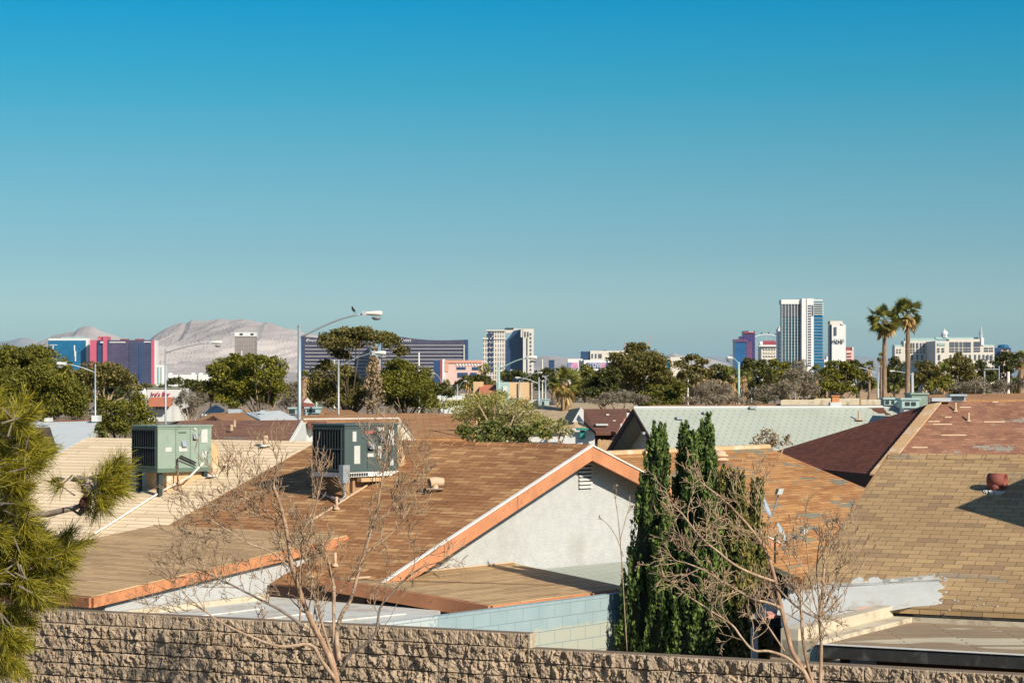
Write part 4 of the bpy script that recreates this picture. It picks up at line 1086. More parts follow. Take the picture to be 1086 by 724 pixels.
house_planes('white_flat_house', 'flat roofed house with white coated roof and dark brown wing at far left',
    [('roof', 'white_roof', [(20, 447, 96), (104, 446, 94), (98, 455, 90), (84, 488, 72), (20, 492, 70)]), ('wing_roof', 'dark_shingle', [(24, 453, 80.5), (53, 452.6, 80.5), (63.5, 485, 72), (30, 496, 71.5)])],
    [('parapet', 'reddish_shingle', [(45, 445.2, 95), (101, 444.6, 94), (101, 446.3, 94), (45, 447.2, 95)], (0, .2, 0)), ('wall', 'white_paint', [(103.5, 446.5, 94), (98, 455, 90), (98, 540, 90), (104, 540, 94)], (-.1, 0, 0))],
    [('roof_hatch', 'white_paint', 47, 443.2, 52, 447, 92, .8), ('cooler', 'white_paint', 97, 440.5, 104, 447, 93, .8), ('vent_pipe', 'vent_metal', 37, 489.5, 40.5, 495, 69.5, .2), ('vent_pipe', 'vent_metal', 46.5, 488, 49.5, 493, 69.5, .2)])
M['teal'] = plain('teal', (0.03, 0.20, 0.17), 0.6, 0.1, 3)
M['fence_wood'] = plain('fence_wood', (0.46, 0.30, 0.16), 0.85, 0.2, 4)
house_planes('taupe_roof_house', 'house with broad taupe roof, white dormer gable and teal trim',
    [('roof', 'taupe_shingle', [(520, 431, 152), (600, 429, 154), (612, 456, 138), (520, 457, 138)]), ('roof', 'taupe_shingle', [(600, 429, 154), (612, 456, 138), (626, 446, 150)]), ('dormer_roof', 'taupe_shingle', [(616, 432, 136), (608, 447, 132), (595, 449, 140), (604, 434, 145)]), ('porch_roof', 'steel', [(613, 447, 134), (627, 445.5, 134), (645.5, 450.2, 129), (628, 453.2, 129)])],
    [('dormer_wall', 'white_paint', [(616, 433.5, 131.5), (608, 447, 131.5), (624.5, 447, 131.5)], (0, .2, 0)), ('dormer_trim', 'white_paint', [(616, 431.4, 131.2), (607, 447.3, 131.2), (609.2, 447.6, 131.2), (616, 434.8, 131.2)], (0, -.15, 0)), ('dormer_trim', 'white_paint', [(616, 431.4, 131.2), (616, 434.8, 131.2), (623.4, 446.4, 131.2), (625.4, 445.4, 131.2)], (0, -.15, 0)),
     ('porch_fascia', 'white_paint', [(628, 453, 128.9), (645.6, 450.0, 128.9), (645.6, 451.7, 128.9), (628, 454.8, 128.9)], (0, .2, 0)),
     ('wall', 'white_paint', [(520, 456.5, 138.3), (612, 456, 138.3), (612, 505, 138.3), (520, 505, 138.3)], (0, .15, 0)), ('front_wall', 'white_paint', [(599, 454.5, 130), (633, 453.8, 130), (633, 512, 130), (599, 512, 130)], (0, .15, 0))],
    [('eave_board', 'ac_green', 545, 455.3, 611, 456.6, 137.2, .1), ('door', 'teal', 615, 456, 620.5, 465.5, 129.7, .1), ('teal_beam', 'teal', 611, 453.6, 628, 456.2, 129.5, .2), ('post', 'white_paint', 634.2, 454, 636, 468, 129, .3), ('roof_vent', 'white_paint', 560, 436, 563, 438.5, 149, .6)])
house_planes('chestnut_roof_house', 'house with plain chestnut brown roof and white post between the taupe and mint roofs',
    [('roof', 'chestnut_shingle', [(619, 433.5, 112), (666.5, 433.3, 112), (653, 458, 105.5), (632, 458, 105.5), (619, 446, 109)]), ('roof', 'chestnut_shingle', [(619, 433.5, 112.03), (666.5, 433.3, 112.03), (674, 447, 118), (624, 445, 118)])],
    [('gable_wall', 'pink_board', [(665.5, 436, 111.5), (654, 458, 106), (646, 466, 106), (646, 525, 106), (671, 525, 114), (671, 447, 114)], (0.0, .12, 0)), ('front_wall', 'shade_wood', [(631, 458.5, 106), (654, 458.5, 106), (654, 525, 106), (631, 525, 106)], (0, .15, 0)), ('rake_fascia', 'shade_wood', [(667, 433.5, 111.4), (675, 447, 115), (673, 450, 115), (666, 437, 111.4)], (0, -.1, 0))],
    [('post', 'white_paint', 664.6, 437.5, 667.4, 464, 110.6, .2), ('post', 'white_paint', 658, 449, 660, 465, 105, .2), ('window', 'white_roof', 660, 455.5, 664, 463, 105.3, .1), ('roof_vent', 'pvc', 643, 439, 646, 440.2, 110, .5), ('roof_vent', 'pvc', 650, 445.5, 653, 446.8, 108.5, .5), ('roof_panel', 'sticker', 632, 449.3, 645, 451.2, 106.7, .8)])
fn = thing('wood_fence', 'tan wooden board fence between the chestnut roofed house and the mint gable', 'fence', (P(650, 470, 103).x, 103, 0))
mb = MB()
for i in range(22):
    x0 = 634 + i * 1.9; a = P(x0, 466 + (i % 3) * .25, 103); b = P(x0 + 1.75, 466, 103); mb.box(a.x, 103, 0, b.x, 103.04, a.z)
mb.build('fence_boards', M['fence_wood'], fn)
for x in (636, 656, 675):
    a = P(x, 465.5, 103.1); mb = MB(); mb.box(a.x - .05, 103.06, 0, a.x + .05, 103.16, a.z); mb.build('post', M['fence_wood'], fn)
pa = P(656, 463, 101)
pg = thing('patio_parasol', 'dark flat parasol frame over white chairs beside the wooden fence', 'parasol', (pa.x, 101, 0))
mb = MB(); mb.lathe(V((pa.x, 101, pa.z - 0.15)), [(0.42, 0.0), (0.36, 0.08), (0.03, 0.2)], 10); mb.build('canopy', M['dark_fascia'], pg)
mb = MB(); mb.tube([(pa.x, 101, 0), (pa.x, 101, pa.z)], 0.025, 6); mb.build('pole', M['white_paint'], pg)
# long low roofs beyond
house_planes('long_tan_house', 'long low tan roof running under the dark pine clump', [('roof', 'taupe_shingle', [(608, 427, 190), (694, 426.5, 190), (690, 434, 178), (600, 434, 178)])],
    [('wall', 'cream_paint', [(602, 433.6, 179), (690, 433.6, 179), (690, 482, 179), (602, 482, 179)], (0, .2, 0))])
house_planes('rust_ridge_house', 'long low house with rust coloured ridge showing over the mint roof', [('roof', 'sienna_shingle', [(690, 429.5, 150), (830, 428, 150), (838, 436, 143), (684, 436, 143)])],
    [('wall', 'cream_paint', [(686, 435.5, 144), (836, 435.5, 144), (836, 500, 144), (686, 500, 144)], (0, .2, 0))])
house_planes('tan_parapet_building', 'flat roofed building with tan parapet behind the mint ridge', [('roof', 'taupe_shingle', [(830, 423.5, 148), (938, 423.5, 148), (938, 426, 160), (830, 426, 160)])],
    [('parapet', 'coat_tan', [(828, 424.2, 147.8), (937, 423.5, 147.8), (937, 429.5, 147.8), (828, 429.5, 147.8)], (0, .3, 0)), ('upper_parapet', 'coat_tan', [(864, 422.4, 150), (912, 422.2, 150), (912, 426, 150), (864, 426, 150)], (0, .3, 0)), ('wall', 'cream_paint', [(829, 429.3, 148), (936, 429.3, 148), (936, 500, 148), (829, 500, 148)], (0, .2, 0))],
    [('post', 'platform_brown', 912, 422, 913.4, 430, 147, .2)])
M['orange_brick'] = plain('orange_brick', (0.50, 0.22, 0.09), 0.85, 0.12, 5)
a = P(882.6, 427.5, 112); b = P(890.2, 420.4, 112)
ch = thing('chimney', 'short orange chimney with pale base poking up behind the mint ridge', 'chimney', ((a.x + b.x) / 2, 112, 0))
mb = MB(); mb.box(a.x, 112, 0, b.x, 112.5, b.z); mb.build('stack', M['orange_brick'], ch)
mb = MB(); mb.box(a.x - .04, 111.96, b.z + .003, b.x + .04, 112.54, b.z + .06); mb.build('cap', M['orange_brick'], ch)
mb = MB(); mb.box(a.x - .1, 111.9, 0, b.x + .1, 112.6, a.z + .05); mb.build('base', M['white_roof'], ch)
house_planes('tan_flat_house', 'low flat tan house behind the maroon ridge at far right', [('roof', 'sienna_shingle', [(985, 418.5, 165), (1110, 416.5, 165), (1110, 424, 155), (985, 424, 155)])],
    [('wall', 'duct_tan', [(985, 423.5, 155.5), (1110, 423.5, 155.5), (1110, 492, 155.5), (985, 492, 155.5)], (0, .2, 0))])
# rooftop coolers on the right
def rooftop_box(name, label, cat, x0, y0, x1, y1, d, mat, vents, grp=None, dep=1.2):
    a, b = P(x0, y1, d), P(x1, y0, d)
    t = thing(name, label, cat, ((a.x + b.x) / 2, d + dep / 2, a.z), grp)
    mb = MB(); mb.box(a.x, d, a.z, b.x, d + dep, b.z); cb = mb.build('cabinet', M[mat], t)
    mb = MB(); mb.box(a.x - .06, d - .06, b.z + .003, b.x + .06, d + dep + .06, b.z + .08); mb.build('lid', M[mat], t)
    for (u0, w0, u1_, w1) in vents:
        X0, X1, Z0, Z1 = a.x + (b.x - a.x) * u0, a.x + (b.x - a.x) * u1_, a.z + (b.z - a.z) * w0, a.z + (b.z - a.z) * w1
        mb = MB(); mb.box(X0, d - .03, Z0, X1, d - .003, Z1); mb.build('vent_grille', M['dish_dark'], cb)
    mb = MB(); mb.box(a.x + .1, d + .1, 0, b.x - .1, d + dep - .1, a.z - .003); mb.build('roof_stand', M['dish_grey'], t)
    return t
rooftop_box('evaporative_cooler', 'large mint evaporative cooler nearest the maroon hip', 'cooler', 967, 418.5, 984, 431, 96, 'ac_green', [(.1, .2, .3, .6)], 'rooftop coolers', 1.6)
M['mint_box'] = plain('mint_box', (0.32, 0.43, 0.42), 0.6, 0.08, 2)
rooftop_box('evaporative_cooler', 'pale blue green cooler with dark louvres beside the mint cooler', 'cooler', 956.5, 424, 975, 432.5, 94, 'mint_box', [(.2, .3, .45, .75), (.55, .3, .8, .75)], 'rooftop coolers', 1.2)
rooftop_box('evaporative_cooler', 'low pale cooler at the right end of the mint ridge', 'cooler', 938, 423.5, 952, 429.5, 97, 'mint_box', [(.1, .2, .35, .8), (.55, .2, .75, .8)], 'rooftop coolers', 1.0)
rooftop_box('evaporative_cooler', 'grey flat cooler on the maroon ridge right of the hip cap', 'cooler', 1009, 420, 1024, 425, 93, 'dish_grey', [(.05, .2, .9, .8)], 'rooftop coolers', 1.0)
rooftop_box('evaporative_cooler', 'dark cooler with slatted front above the pale hip roof', 'cooler', 306, 433.5, 313.5, 439, 117, 'mint_box', [(.08, .15, .92, .85)], 'rooftop coolers', 1.0)
rooftop_box('evaporative_cooler', 'grey green cooler left of the small orange hip roof', 'cooler', 324, 433, 339, 438, 122, 'mint_box', [(.12, .2, .7, .8)], 'rooftop coolers', 1.0)
rooftop_box('evaporative_cooler', 'pale teal cooler beside the big shaggy palm', 'cooler', 573, 424, 582.5, 431.5, 165, 'mint_box', [(.2, .2, .45, .8)], 'rooftop coolers', 1.2)

# ------------------------------------------------------------------ the far skyline
def facade(name, glass, frame, w, h, ms=0.5, rough=0.35, tint=None):
    m, nt, bs = newmat(name)
    t = nt.nodes.new('ShaderNodeTexCoord')
    b = nt.nodes.new('ShaderNodeTexBrick'); b.offset = 0.0
    nt.links.new(t.outputs['UV'], b.inputs['Vector'])
    b.inputs['Color1'].default_value = (*glass, 1); b.inputs['Color2'].default_value = (*(tint or sc(glass, 1.35)), 1); b.inputs['Mortar'].default_value = (*frame, 1)
    b.inputs['Scale'].default_value = 1; b.inputs['Mortar Size'].default_value = ms; b.inputs['Brick Width'].default_value = w; b.inputs['Row Height'].default_value = h
    c = mix(nt, 1.0, b.outputs['Color'], ramp(nt, noise(nt, 0.02, 4, 0.6), [(0.3, (0.8,) * 3), (0.7, (1.2,) * 3)]), 'MULTIPLY')
    nt.links.new(c, bs.inputs['Base Color']); bs.inputs['Roughness'].default_value = rough
    return m
M['glass_blue'] = facade('glass_blue', (0.008, 0.095, 0.20), (0.015, 0.12, 0.23), 9, 4.5, 0.35)
M['glass_plum'] = facade('glass_plum', (0.04, 0.038, 0.085), (0.10, 0.085, 0.13), 7, 4.2, 0.5, tint=(0.075, 0.05, 0.10))
M['glass_slate'] = facade('glass_slate', (0.026, 0.035, 0.085), (0.075, 0.08, 0.13), 7, 4.2, 0.5, tint=(0.045, 0.045, 0.10))
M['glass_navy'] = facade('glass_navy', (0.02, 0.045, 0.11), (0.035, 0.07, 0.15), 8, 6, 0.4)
M['glass_bronze'] = facade('glass_bronze', (0.05, 0.045, 0.075), (0.075, 0.07, 0.1), 8, 6, 0.5)
M['glass_teal'] = facade('glass_teal', (0.015, 0.07, 0.11), (0.07, 0.15, 0.19), 5, 3.4, 0.35, tint=(0.035, 0.15, 0.17))
M['gold_glass'] = facade('gold_glass', (0.14, 0.12, 0.115), (0.33, 0.29, 0.26), 4.5, 3.5, 0.6)
M['cream_stone'] = plain('cream_stone', (0.58, 0.54, 0.47), 0.8, 0.05, 0.05)
M['stone_grid'] = facade('stone_grid', (0.14, 0.14, 0.17), (0.60, 0.54, 0.45), 6.5, 12, 1.7, 0.7)
M['band_pale'] = plain('band_pale', (0.33, 0.31, 0.32), 0.7, 0.04, 0.05)
M['white_tower'] = plain('white_tower', (0.64, 0.64, 0.63), 0.7, 0.04, 0.05)
M['pink_tower'] = plain('pink_tower', (0.48, 0.095, 0.15), 0.6, 0.06, 0.05)
M['rose_stone'] = plain('rose_stone', (0.62, 0.43, 0.38), 0.8, 0.06, 0.05)
M['coral'] = plain('coral', (0.60, 0.27, 0.19), 0.8, 0.06, 0.05)
M['window_dark'] = plain('window_dark', (0.09, 0.10, 0.12), 0.4, 0.15, 0.05)
M['copper_green'] = plain('copper_green', (0.30, 0.42, 0.40), 0.7, 0.08, 0.05)
M['roof_wine'] = plain('roof_wine', (0.27, 0.06, 0.07), 0.7, 0.1, 0.05)
M['tile_red'] = plain('tile_red', (0.45, 0.16, 0.09), 0.85, 0.14, 0.6)
M['tan_stucco'] = plain('tan_stucco', (0.55, 0.38, 0.22), 0.9, 0.06, 0.4)
M['letters_dark'] = plain('letters_dark', (0.03, 0.03, 0.035), 0.5, 0.05, 1)
M['letters_red'] = plain('letters_red', (0.50, 0.03, 0.05), 0.5, 0.05, 1)
M['mural_blue'] = plain('mural_blue', (0.18, 0.20, 0.36), 0.7, 0.3, 0.08)
M['mural_pink'] = plain('mural_pink', (0.50, 0.22, 0.36), 0.7, 0.3, 0.08)
M['crane_red'] = plain('crane_red', (0.55, 0.30, 0.25), 0.6, 0.05, 1)

def fbox(t, name, mat, x0, y0, x1, y1, d, dep, par=None):
    """box whose near face covers the given pixels at the distance d; y1 None = down to the ground"""
    a, b = P(x0, y0, d), P(x1, y0, d)
    z0 = 0.0 if y1 is None else P(x0, y1, d).z
    mb = MB(); mb.box(a.x, d, z0, b.x, d + dep, a.z)
    return mb.build(name, M[mat], par or t)
def bldg(name, label, px, d, cat='tower', grp=None):
    p = P(px, HZ, d); return thing(name, label, cat, (p.x, d, 0), grp)
def text(t, body, mat, x0, x1, yb, yt, d, shear=0.0, depth=0.2, par=None):
    """raised lettering fitted to the pixel box at the distance d"""
    cu = bpy.data.curves.new('lettering', 'FONT'); cu.body = body; cu.shear = shear; cu.extrude = 0.5; cu.resolution_u = 3
    o = bpy.data.objects.new('lettering', cu); C.objects.link(o)
    bpy.context.view_layer.update()
    me = bpy.data.meshes.new_from_object(o.evaluated_get(bpy.context.evaluated_depsgraph_get()))
    bpy.data.objects.remove(o)
    n = len(me.vertices); co = np.empty(n * 3); me.vertices.foreach_get('co', co); co = co.reshape(-1, 3)
    mn, mx = co.min(0), co.max(0)
    a, b = P(x0, yb, d), P(x1, yt, d)
    w = np.empty_like(co)
    w[:, 0] = a.x + (co[:, 0] - mn[0]) / (mx[0] - mn[0]) * (b.x - a.x)
    w[:, 2] = a.z + (co[:, 1] - mn[1]) / (mx[1] - mn[1]) * (b.z - a.z)
    w[:, 1] = d - depth * (co[:, 2] - mn[2]) / (mx[2] - mn[2])
    w -= np.array(base_of(par or t))
    me.vertices.foreach_set('co', w.ravel()); me.update()
    me.materials.clear(); me.materials.append(M[mat])
    o = bpy.data.objects.new('lettering', me); C.objects.link(o); o.parent = par or t
    return o

# blue and red resort towers at far left
t = bldg('blue_glass_tower', 'blue glass hotel slab with white vertical sign at far left', 72, 6300)
fbox(t, 'facade', 'glass_blue', 51, 361, 91, None, 6300, 60); fbox(t, 'side_edge', 'white_tower', 91.05, 360, 93.5, None, 6302, 55)
fbox(t, 'parapet', 'white_tower', 51.5, 358.8, 92, 360.9, 6304, 50); fbox(t, 'roof_plant', 'copper_green', 65, 357.3, 90, 358.7, 6310, 30)
fbox(t, 'floor_band', 'white_tower', 61, 392.8, 87, 394, 6298, 1.5); fbox(t, 'sign', 'white_tower', 78.3, 366, 79.6, 372, 6298, 1.5); fbox(t, 'sign', 'white_tower', 78.8, 372.1, 80.6, 378, 6298, 1.5); fbox(t, 'sign', 'white_tower', 79.4, 378.1, 80.6, 383, 6298, 1.5)
t = bldg('plum_glass_tower', 'wide plum glass hotel with pink red end walls and a taller pink slab', 135, 6250)
fbox(t, 'end_wall', 'pink_tower', 95.4, 360.5, 103.5, None, 6260, 50); fbox(t, 'glass_slot', 'glass_navy', 103.6, 361.5, 109, None, 6255, 50); fbox(t, 'slab', 'pink_tower', 109.05, 356.7, 113.4, None, 6250, 60); fbox(t, 'slab_top', 'pink_tower', 104, 356.7, 109, 361, 6256, 40)
fbox(t, 'facade', 'glass_plum', 113.5, 360.6, 160.3, None, 6252, 50); fbox(t, 'facade_bay', 'glass_slate', 137, 363.6, 160, None, 6250, 1.9); fbox(t, 'facade_bay', 'glass_navy', 147, 363.6, 150, None, 6248.5, 1.4); fbox(t, 'end_wall', 'pink_tower', 160.4, 360.6, 163.6, None, 6250, 60); fbox(t, 'edge', 'white_tower', 163.7, 361, 165, None, 6255, 50)
fbox(t, 'roof_plant', 'roof_wine', 127, 359.2, 136, 360.5, 6265, 20); fbox(t, 'roof_plant', 'roof_wine', 143, 359.2, 152, 360.5, 6265, 20)
fbox(t, 'sign', 'white_tower', 106.3, 362.2, 109.4, 363.6, 6248, 1.5); fbox(t, 'sign', 'white_tower', 116, 362.3, 133, 363.3, 6250, 1.5); fbox(t, 'sign', 'white_tower', 152.5, 362, 160, 363, 6250, 1.5)
t = bldg('cream_apartment_block', 'slim cream block with pale green windows beside the plum tower', 169, 3400, 'building')
fbox(t, 'facade', 'white_tower', 165.5, 387, 174, None, 3400, 30); fbox(t, 'window_strip', 'copper_green', 167, 389, 169, 407, 3399, .9); fbox(t, 'window_strip', 'copper_green', 170.5, 389, 171.6, 407, 3399, .9)
t = bldg('long_white_hall', 'long low grey white hall with rooftop plant below the bare mountain', 200, 3000, 'building')
fbox(t, 'wall', 'white_tower', 178, 397.2, 232, None, 3000, 60)
for x in (178.6, 203, 211): fbox(t, 'roof_plant', 'white_tower', x, 395.2, x + 3.4, 397.1, 3010, 10)
for x in (190, 210): fbox(t, 'pilaster', 'white_paint', x, 396.8, x + 1, None, 2998, 1.5)
t = bldg('gold_tower', 'slim grey gold tower with white crown in front of the bare mountain', 260, 5900)
fbox(t, 'facade', 'gold_glass', 249, 356.6, 270.5, None, 5900, 45); fbox(t, 'crown', 'white_tower', 248.8, 352.3, 270.7, 356.5, 5898, 48)
for x in (254.5, 266): fbox(t, 'sign', 'letters_dark', x, 353.3, x + 3, 355, 5896, 1.5)
def banded(name, label, d, prof, bands, x_end, sign, edge):
    t = bldg(name, label, prof[1][0], d)
    pts = [P(x, y, d) for x, y in prof]
    lo = [V((p.x, d, 0)) for p in (pts[-1], pts[0])]
    mb = MB(); mb.prism(pts + lo, (0, 50, 0)); mb.build('facade', M['glass_bronze'], t)
    for i, y in enumerate(bands):
        fbox(t, 'floor_band', 'band_pale', prof[0][0] + 1.5, y, x_end, y + 0.95, d - 3, 2.9)
    fbox(t, 'end_wall', 'glass_navy', edge[0], edge[2], edge[1], None, d - 1, 48)
    return t
t = banded('bronze_curved_tower', 'bronze hotel tower with white floor lines behind the left half of the umbrella pine', 6450, [(322, 356.8), (338, 358.2), (352, 360.2), (372, 362), (392, 363)], [366.2 + 3.75 * i for i in range(11)], 391.5, None, (319, 321.9, 357))
text(t, 'Encore', 'white_tower', 324.5, 342, 362.2, 359.2, 6446, 0.3, 1.0)
t = banded('bronze_swept_tower', 'bronze hotel tower with swept roofline and white floor lines, right of the umbrella pine', 6350, [(404, 353.2), (413, 354.5), (425, 357), (440, 359.2), (455, 360.4), (470, 360.8), (484, 360.4), (495, 360)], [365.6 + 3.75 * i for i in range(11)], 491.5, None, (492.9, 496.2, 360))
text(t, 'Wynn', 'white_tower', 419, 436, 363.8, 358.6, 6346, 0.35, 1.0)
fbox(t, 'edge', 'cream_stone', 491.6, 365.5, 492.8, None, 6345, 6)
t = bldg('pink_arcade', 'pink stone mall with blue glass end and coral cornice, left of the twin stone tower', 485, 5200, 'building')
fbox(t, 'wall', 'rose_stone', 471.5, 382, 512, None, 5200, 60); fbox(t, 'glass_tower', 'glass_navy', 460, 381.5, 466.5, None, 5195, 50); fbox(t, 'corner_pier', 'roof_wine', 466.6, 381, 469, None, 5194, 50); fbox(t, 'corner_pier', 'white_tower', 469.1, 380.6, 471.4, None, 5193, 50)
fbox(t, 'cornice', 'coral', 472, 382.3, 511, 384.8, 5197, 2.9); fbox(t, 'pier', 'coral', 472, 384.9, 475.5, 394, 5198, 1.9)
for x0, x1, y0, y1 in ((484.5, 494, 389, 391.5), (501, 508, 389, 392), (485.5, 496, 395, 400), (499, 505.5, 395, 400)): fbox(t, 'window', 'glass_navy', x0, y0, x1, y1, 5198, 1.9)
for i in range(8): fbox(t, 'arch', 'white_tower', 484 + i * 3.2, 385.4, 485.4 + i * 3.2, 387.8, 5198, 1.9)
t = bldg('stone_twin_tower', 'tall cream stone hotel with recessed centre, its shade painted dark blue', 540, 6000)
fbox(t, 'left_wing', 'stone_grid', 512.3, 358.5, 536, None, 6000, 60); fbox(t, 'left_top', 'stone_grid', 516, 350.3, 536, 358.4, 6004, 50)
fbox(t, 'cornice', 'cream_stone', 512, 358.0, 536.2, 359.6, 5997, 2.9); fbox(t, 'cornice', 'cream_stone', 515.7, 349.6, 536, 350.9, 6000, 3.5)
fbox(t, 'centre_top', 'cream_stone', 535, 348.3, 553, 353, 6040, 25); fbox(t, 'roof_edge', 'letters_dark', 535.5, 347.6, 545, 348.6, 6036, 3)
mb = MB(); mb.prism([P(534.2, 363.5, 6030), P(537.5, 360, 6030), P(541, 356, 6030), P(545, 350.5, 6030), P(552, 349, 6030), P(552, 354, 6030), P(554.6, 358, 6030), V((P(554.6, 358, 6030).x, 6030, 0)), V((P(534.2, 358, 6030).x, 6030, 0))], (0, 8, 0)); mb.build('shaded_centre', M['glass_navy'], t)  # shadow in the recess, painted as a stepped dark blue sheet
fbox(t, 'right_wing', 'cream_stone', 554.7, 348.6, 566, None, 5990, 70); fbox(t, 'right_wing', 'cream_stone', 552.3, 348.6, 554.6, 357.5, 5992, 60)
for y in range(0, 11): fbox(t, 'window', 'window_dark', 562.2, 353 + y * 4.2, 563.6, 355.2 + y * 4.2, 5988, 1.9)
for x in (556.4, 559.4): fbox(t, 'window', 'window_dark', x, 351.6, x + 1.3, 357, 5988, 1.9)
fbox(t, 'window_strip', 'window_dark', 558.5, 358, 559.6, 395, 5988, 1.9)
for x in (518.3, 521.8):
    for y in range(8): fbox(t, 'window', 'glass_navy', x, 352 + y * 5.4, x + 1.7, 355.6 + y * 5.4, 5995, 4.5)
fbox(t, 'sign', 'white_tower', 541.5, 391.5, 546.5, 393.5, 6027, 2.5)
t = bldg('white_mural_building', 'white low building with blue panels and painted lettering beyond the shaggy palm', 628, 5000, 'building')
fbox(t, 'wall', 'white_tower', 602, 380.4, 618, None, 5005, 40); fbox(t, 'wall', 'white_tower', 618.1, 381.6, 655, None, 5000, 45); fbox(t, 'mural', 'mural_blue', 623.5, 384.3, 650.5, 390, 4998, 1.9); fbox(t, 'mural', 'mural_blue', 602.6, 384.3, 605.6, 390.3, 5003, 1.9); fbox(t, 'mural', 'mural_pink', 605.8, 384.3, 613, 390.3, 5003, 1.9)
fbox(t, 'mural', 'mural_pink', 637, 384.4, 642, 389.9, 4997, 0.9)
text(t, 'LOVE', 'white_tower', 626, 638, 389.6, 384.7, 4996, 0, 0.6)
fbox(t, 'pier', 'window_dark', 615.2, 381.5, 616, 390, 5002, 2); fbox(t, 'pier', 'window_dark', 618.3, 381.9, 619.3, 390, 4998, 1.9)
t = bldg('flat_stone_block', 'flat topped pale stone block with blue glass end, above the white mural building', 640, 5600, 'building')
fbox(t, 'wall', 'cream_stone', 626, 371.8, 668, None, 5600, 50); fbox(t, 'glass_end', 'glass_navy', 616.3, 372.6, 625.9, None, 5605, 45)
for x in (627.8, 631.5, 635, 637, 647): fbox(t, 'window', 'window_dark', x, 375, x + 1.2, 379.5, 5598, 1.9)
fbox(t, 'roof_plant', 'window_dark', 640, 370.9, 643, 371.7, 5610, 10)
t = bldg('slate_glass_block', 'small slate blue block left of the white mural building', 584, 5600, 'building'); fbox(t, 'facade', 'glass_navy', 582, 382, 588, None, 5600, 30); fbox(t, 'parapet', 'window_dark', 581.8, 381.6, 588.2, 382, 5598, 34)
t = bldg('blue_panel_building', 'pale building with bright blue glass corner peeping over the pines', 714, 2600, 'building'); fbox(t, 'wall', 'cream_stone', 711, 378.5, 724, None, 2600, 30); fbox(t, 'glass_corner', 'glass_blue', 703.5, 380.8, 710.9, None, 2602, 25); fbox(t, 'parapet', 'white_tower', 703.2, 380, 710.9, 380.7, 2600, 27)
for k, (x0, y0, x1, y1, xm, lab) in enumerate(((661.5, 371, 663.5, 359.5, 660, 'faint pink construction crane left of the pine top'), (686.5, 367, 690.5, 355.5, 686, 'faint pink construction crane right of the pine top'))):
    t = bldg('tower_crane', lab, x0, 5800, 'crane', 'construction cranes')
    a, b = P(x0, y0, 5800), P(x1, y1, 5800); mb = MB(); mb.tube([V((a.x, 5800, 0)), a], 1.3, 4); mb.build('mast', M['crane_red'], t); mb = MB(); mb.tube([a, b], [1.1, .6], 4); mb.build('jib', M['crane_red'], t)
    c_ = P(x0 - 1.4, y0 - .4, 5800); mb = MB(); mb.tube([a, c_], 1.5, 4); mb.build('counter_jib', M['crane_red'], t)
# violet tower pair
t = bldg('violet_tower', 'blue and violet glass hotel with stepped dark upper block, right of centre', 790, 4500)
M['glass_rio'] = facade('glass_rio', (0.015, 0.075, 0.20), (0.03, 0.12, 0.26), 6, 4, 0.5); M['violet_glass'] = facade('violet_glass', (0.10, 0.045, 0.12), (0.17, 0.07, 0.13), 6, 4, 0.6); M['violet_dark'] = facade('violet_dark', (0.035, 0.03, 0.10), (0.08, 0.06, 0.16), 6, 4, 0.6)
fbox(t, 'facade', 'glass_rio', 779.2, 362.6, 791.5, None, 4500, 40); fbox(t, 'crown', 'violet_glass', 779, 359.6, 792.6, 362.5, 4498, 44); fbox(t, 'side_wing', 'violet_glass', 791.6, 362.6, 797.5, None, 4502, 40); fbox(t, 'upper_block', 'violet_dark', 788.8, 350.8, 800.8, None, 4545, 40); fbox(t, 'upper_step', 'violet_dark', 785, 356.5, 788.7, None, 4546, 38); fbox(t, 'upper_band', 'roof_wine', 789, 351.6, 800.6, 353.6, 4543, 1.9)
fbox(t, 'sign', 'white_tower', 794, 351.2, 799, 352, 4541, 1.5)
t = bldg('cream_mansard_hotel', 'cream hotel with wine red mansard roof between the violet tower and white high rise', 814, 5200)
fbox(t, 'facade', 'cream_stone', 806.5, 366.5, 824.5, None, 5200, 50); mb = MB(); mb.prism([P(805.5, 366.4, 5196), P(809, 361.3, 5215), P(822, 361, 5215), P(824.6, 366.4, 5196)], (0, 30, 0)); mb.build('mansard', M['roof_wine'], t); fbox(t, 'cornice', 'white_tower', 805, 365.6, 824.8, 367.4, 5193, 6); fbox(t, 'parapet', 'white_tower', 806, 361.8, 809, 366, 5192, 4); fbox(t, 'edge', 'window_dark', 806.3, 368, 807.4, 385, 5197, 2.5)
for i in range(5): fbox(t, 'window_row', 'stone_grid', 810, 369.5 + 3.6 * i, 822.5, 371 + 3.6 * i, 5198, 1.9)
wc = P(813, 386.5, 6100); wr_ = 32 * 6100 / F
t = thing('observation_wheel', 'thin white rim of a giant wheel with dark cabins showing above the mansard hotel', 'wheel', (wc.x, 6100, 0))
mb = MB(); mb.tube([wc + V((wr_ * math.sin(a), 0, wr_ * math.cos(a))) for a in np.linspace(0, 2 * math.pi, 61)], 1.25, 5); mb.build('rim', M['white_tower'], t)
for i in range(28):
    a = 2 * math.pi * (i + .3) / 28; q = wc + V(((wr_ + 4.2) * math.sin(a), 0, (wr_ + 4.2) * math.cos(a))); mb = MB(); mb.lathe(q - Z * 2.4, [(0.6, 0), (2.2, .8), (2.6, 2.4), (2.2, 4), (.6, 4.8)], 8); mb.build('cabin', M['window_dark'], t)
mb = MB()
for i in range(14):
    a = 2 * math.pi * i / 14; mb.tube([wc, wc + V((wr_ * math.sin(a), 0, wr_ * math.cos(a)))], .25, 3)
mb.build('spokes', M['white_tower'], t)
for sx_ in (-1, 1):
    mb = MB(); mb.tube([wc, V((wc.x + sx_ * 40, 6100 + 15 * sx_, 0))], 2.0, 6); mb.build('leg', M['white_tower'], t)
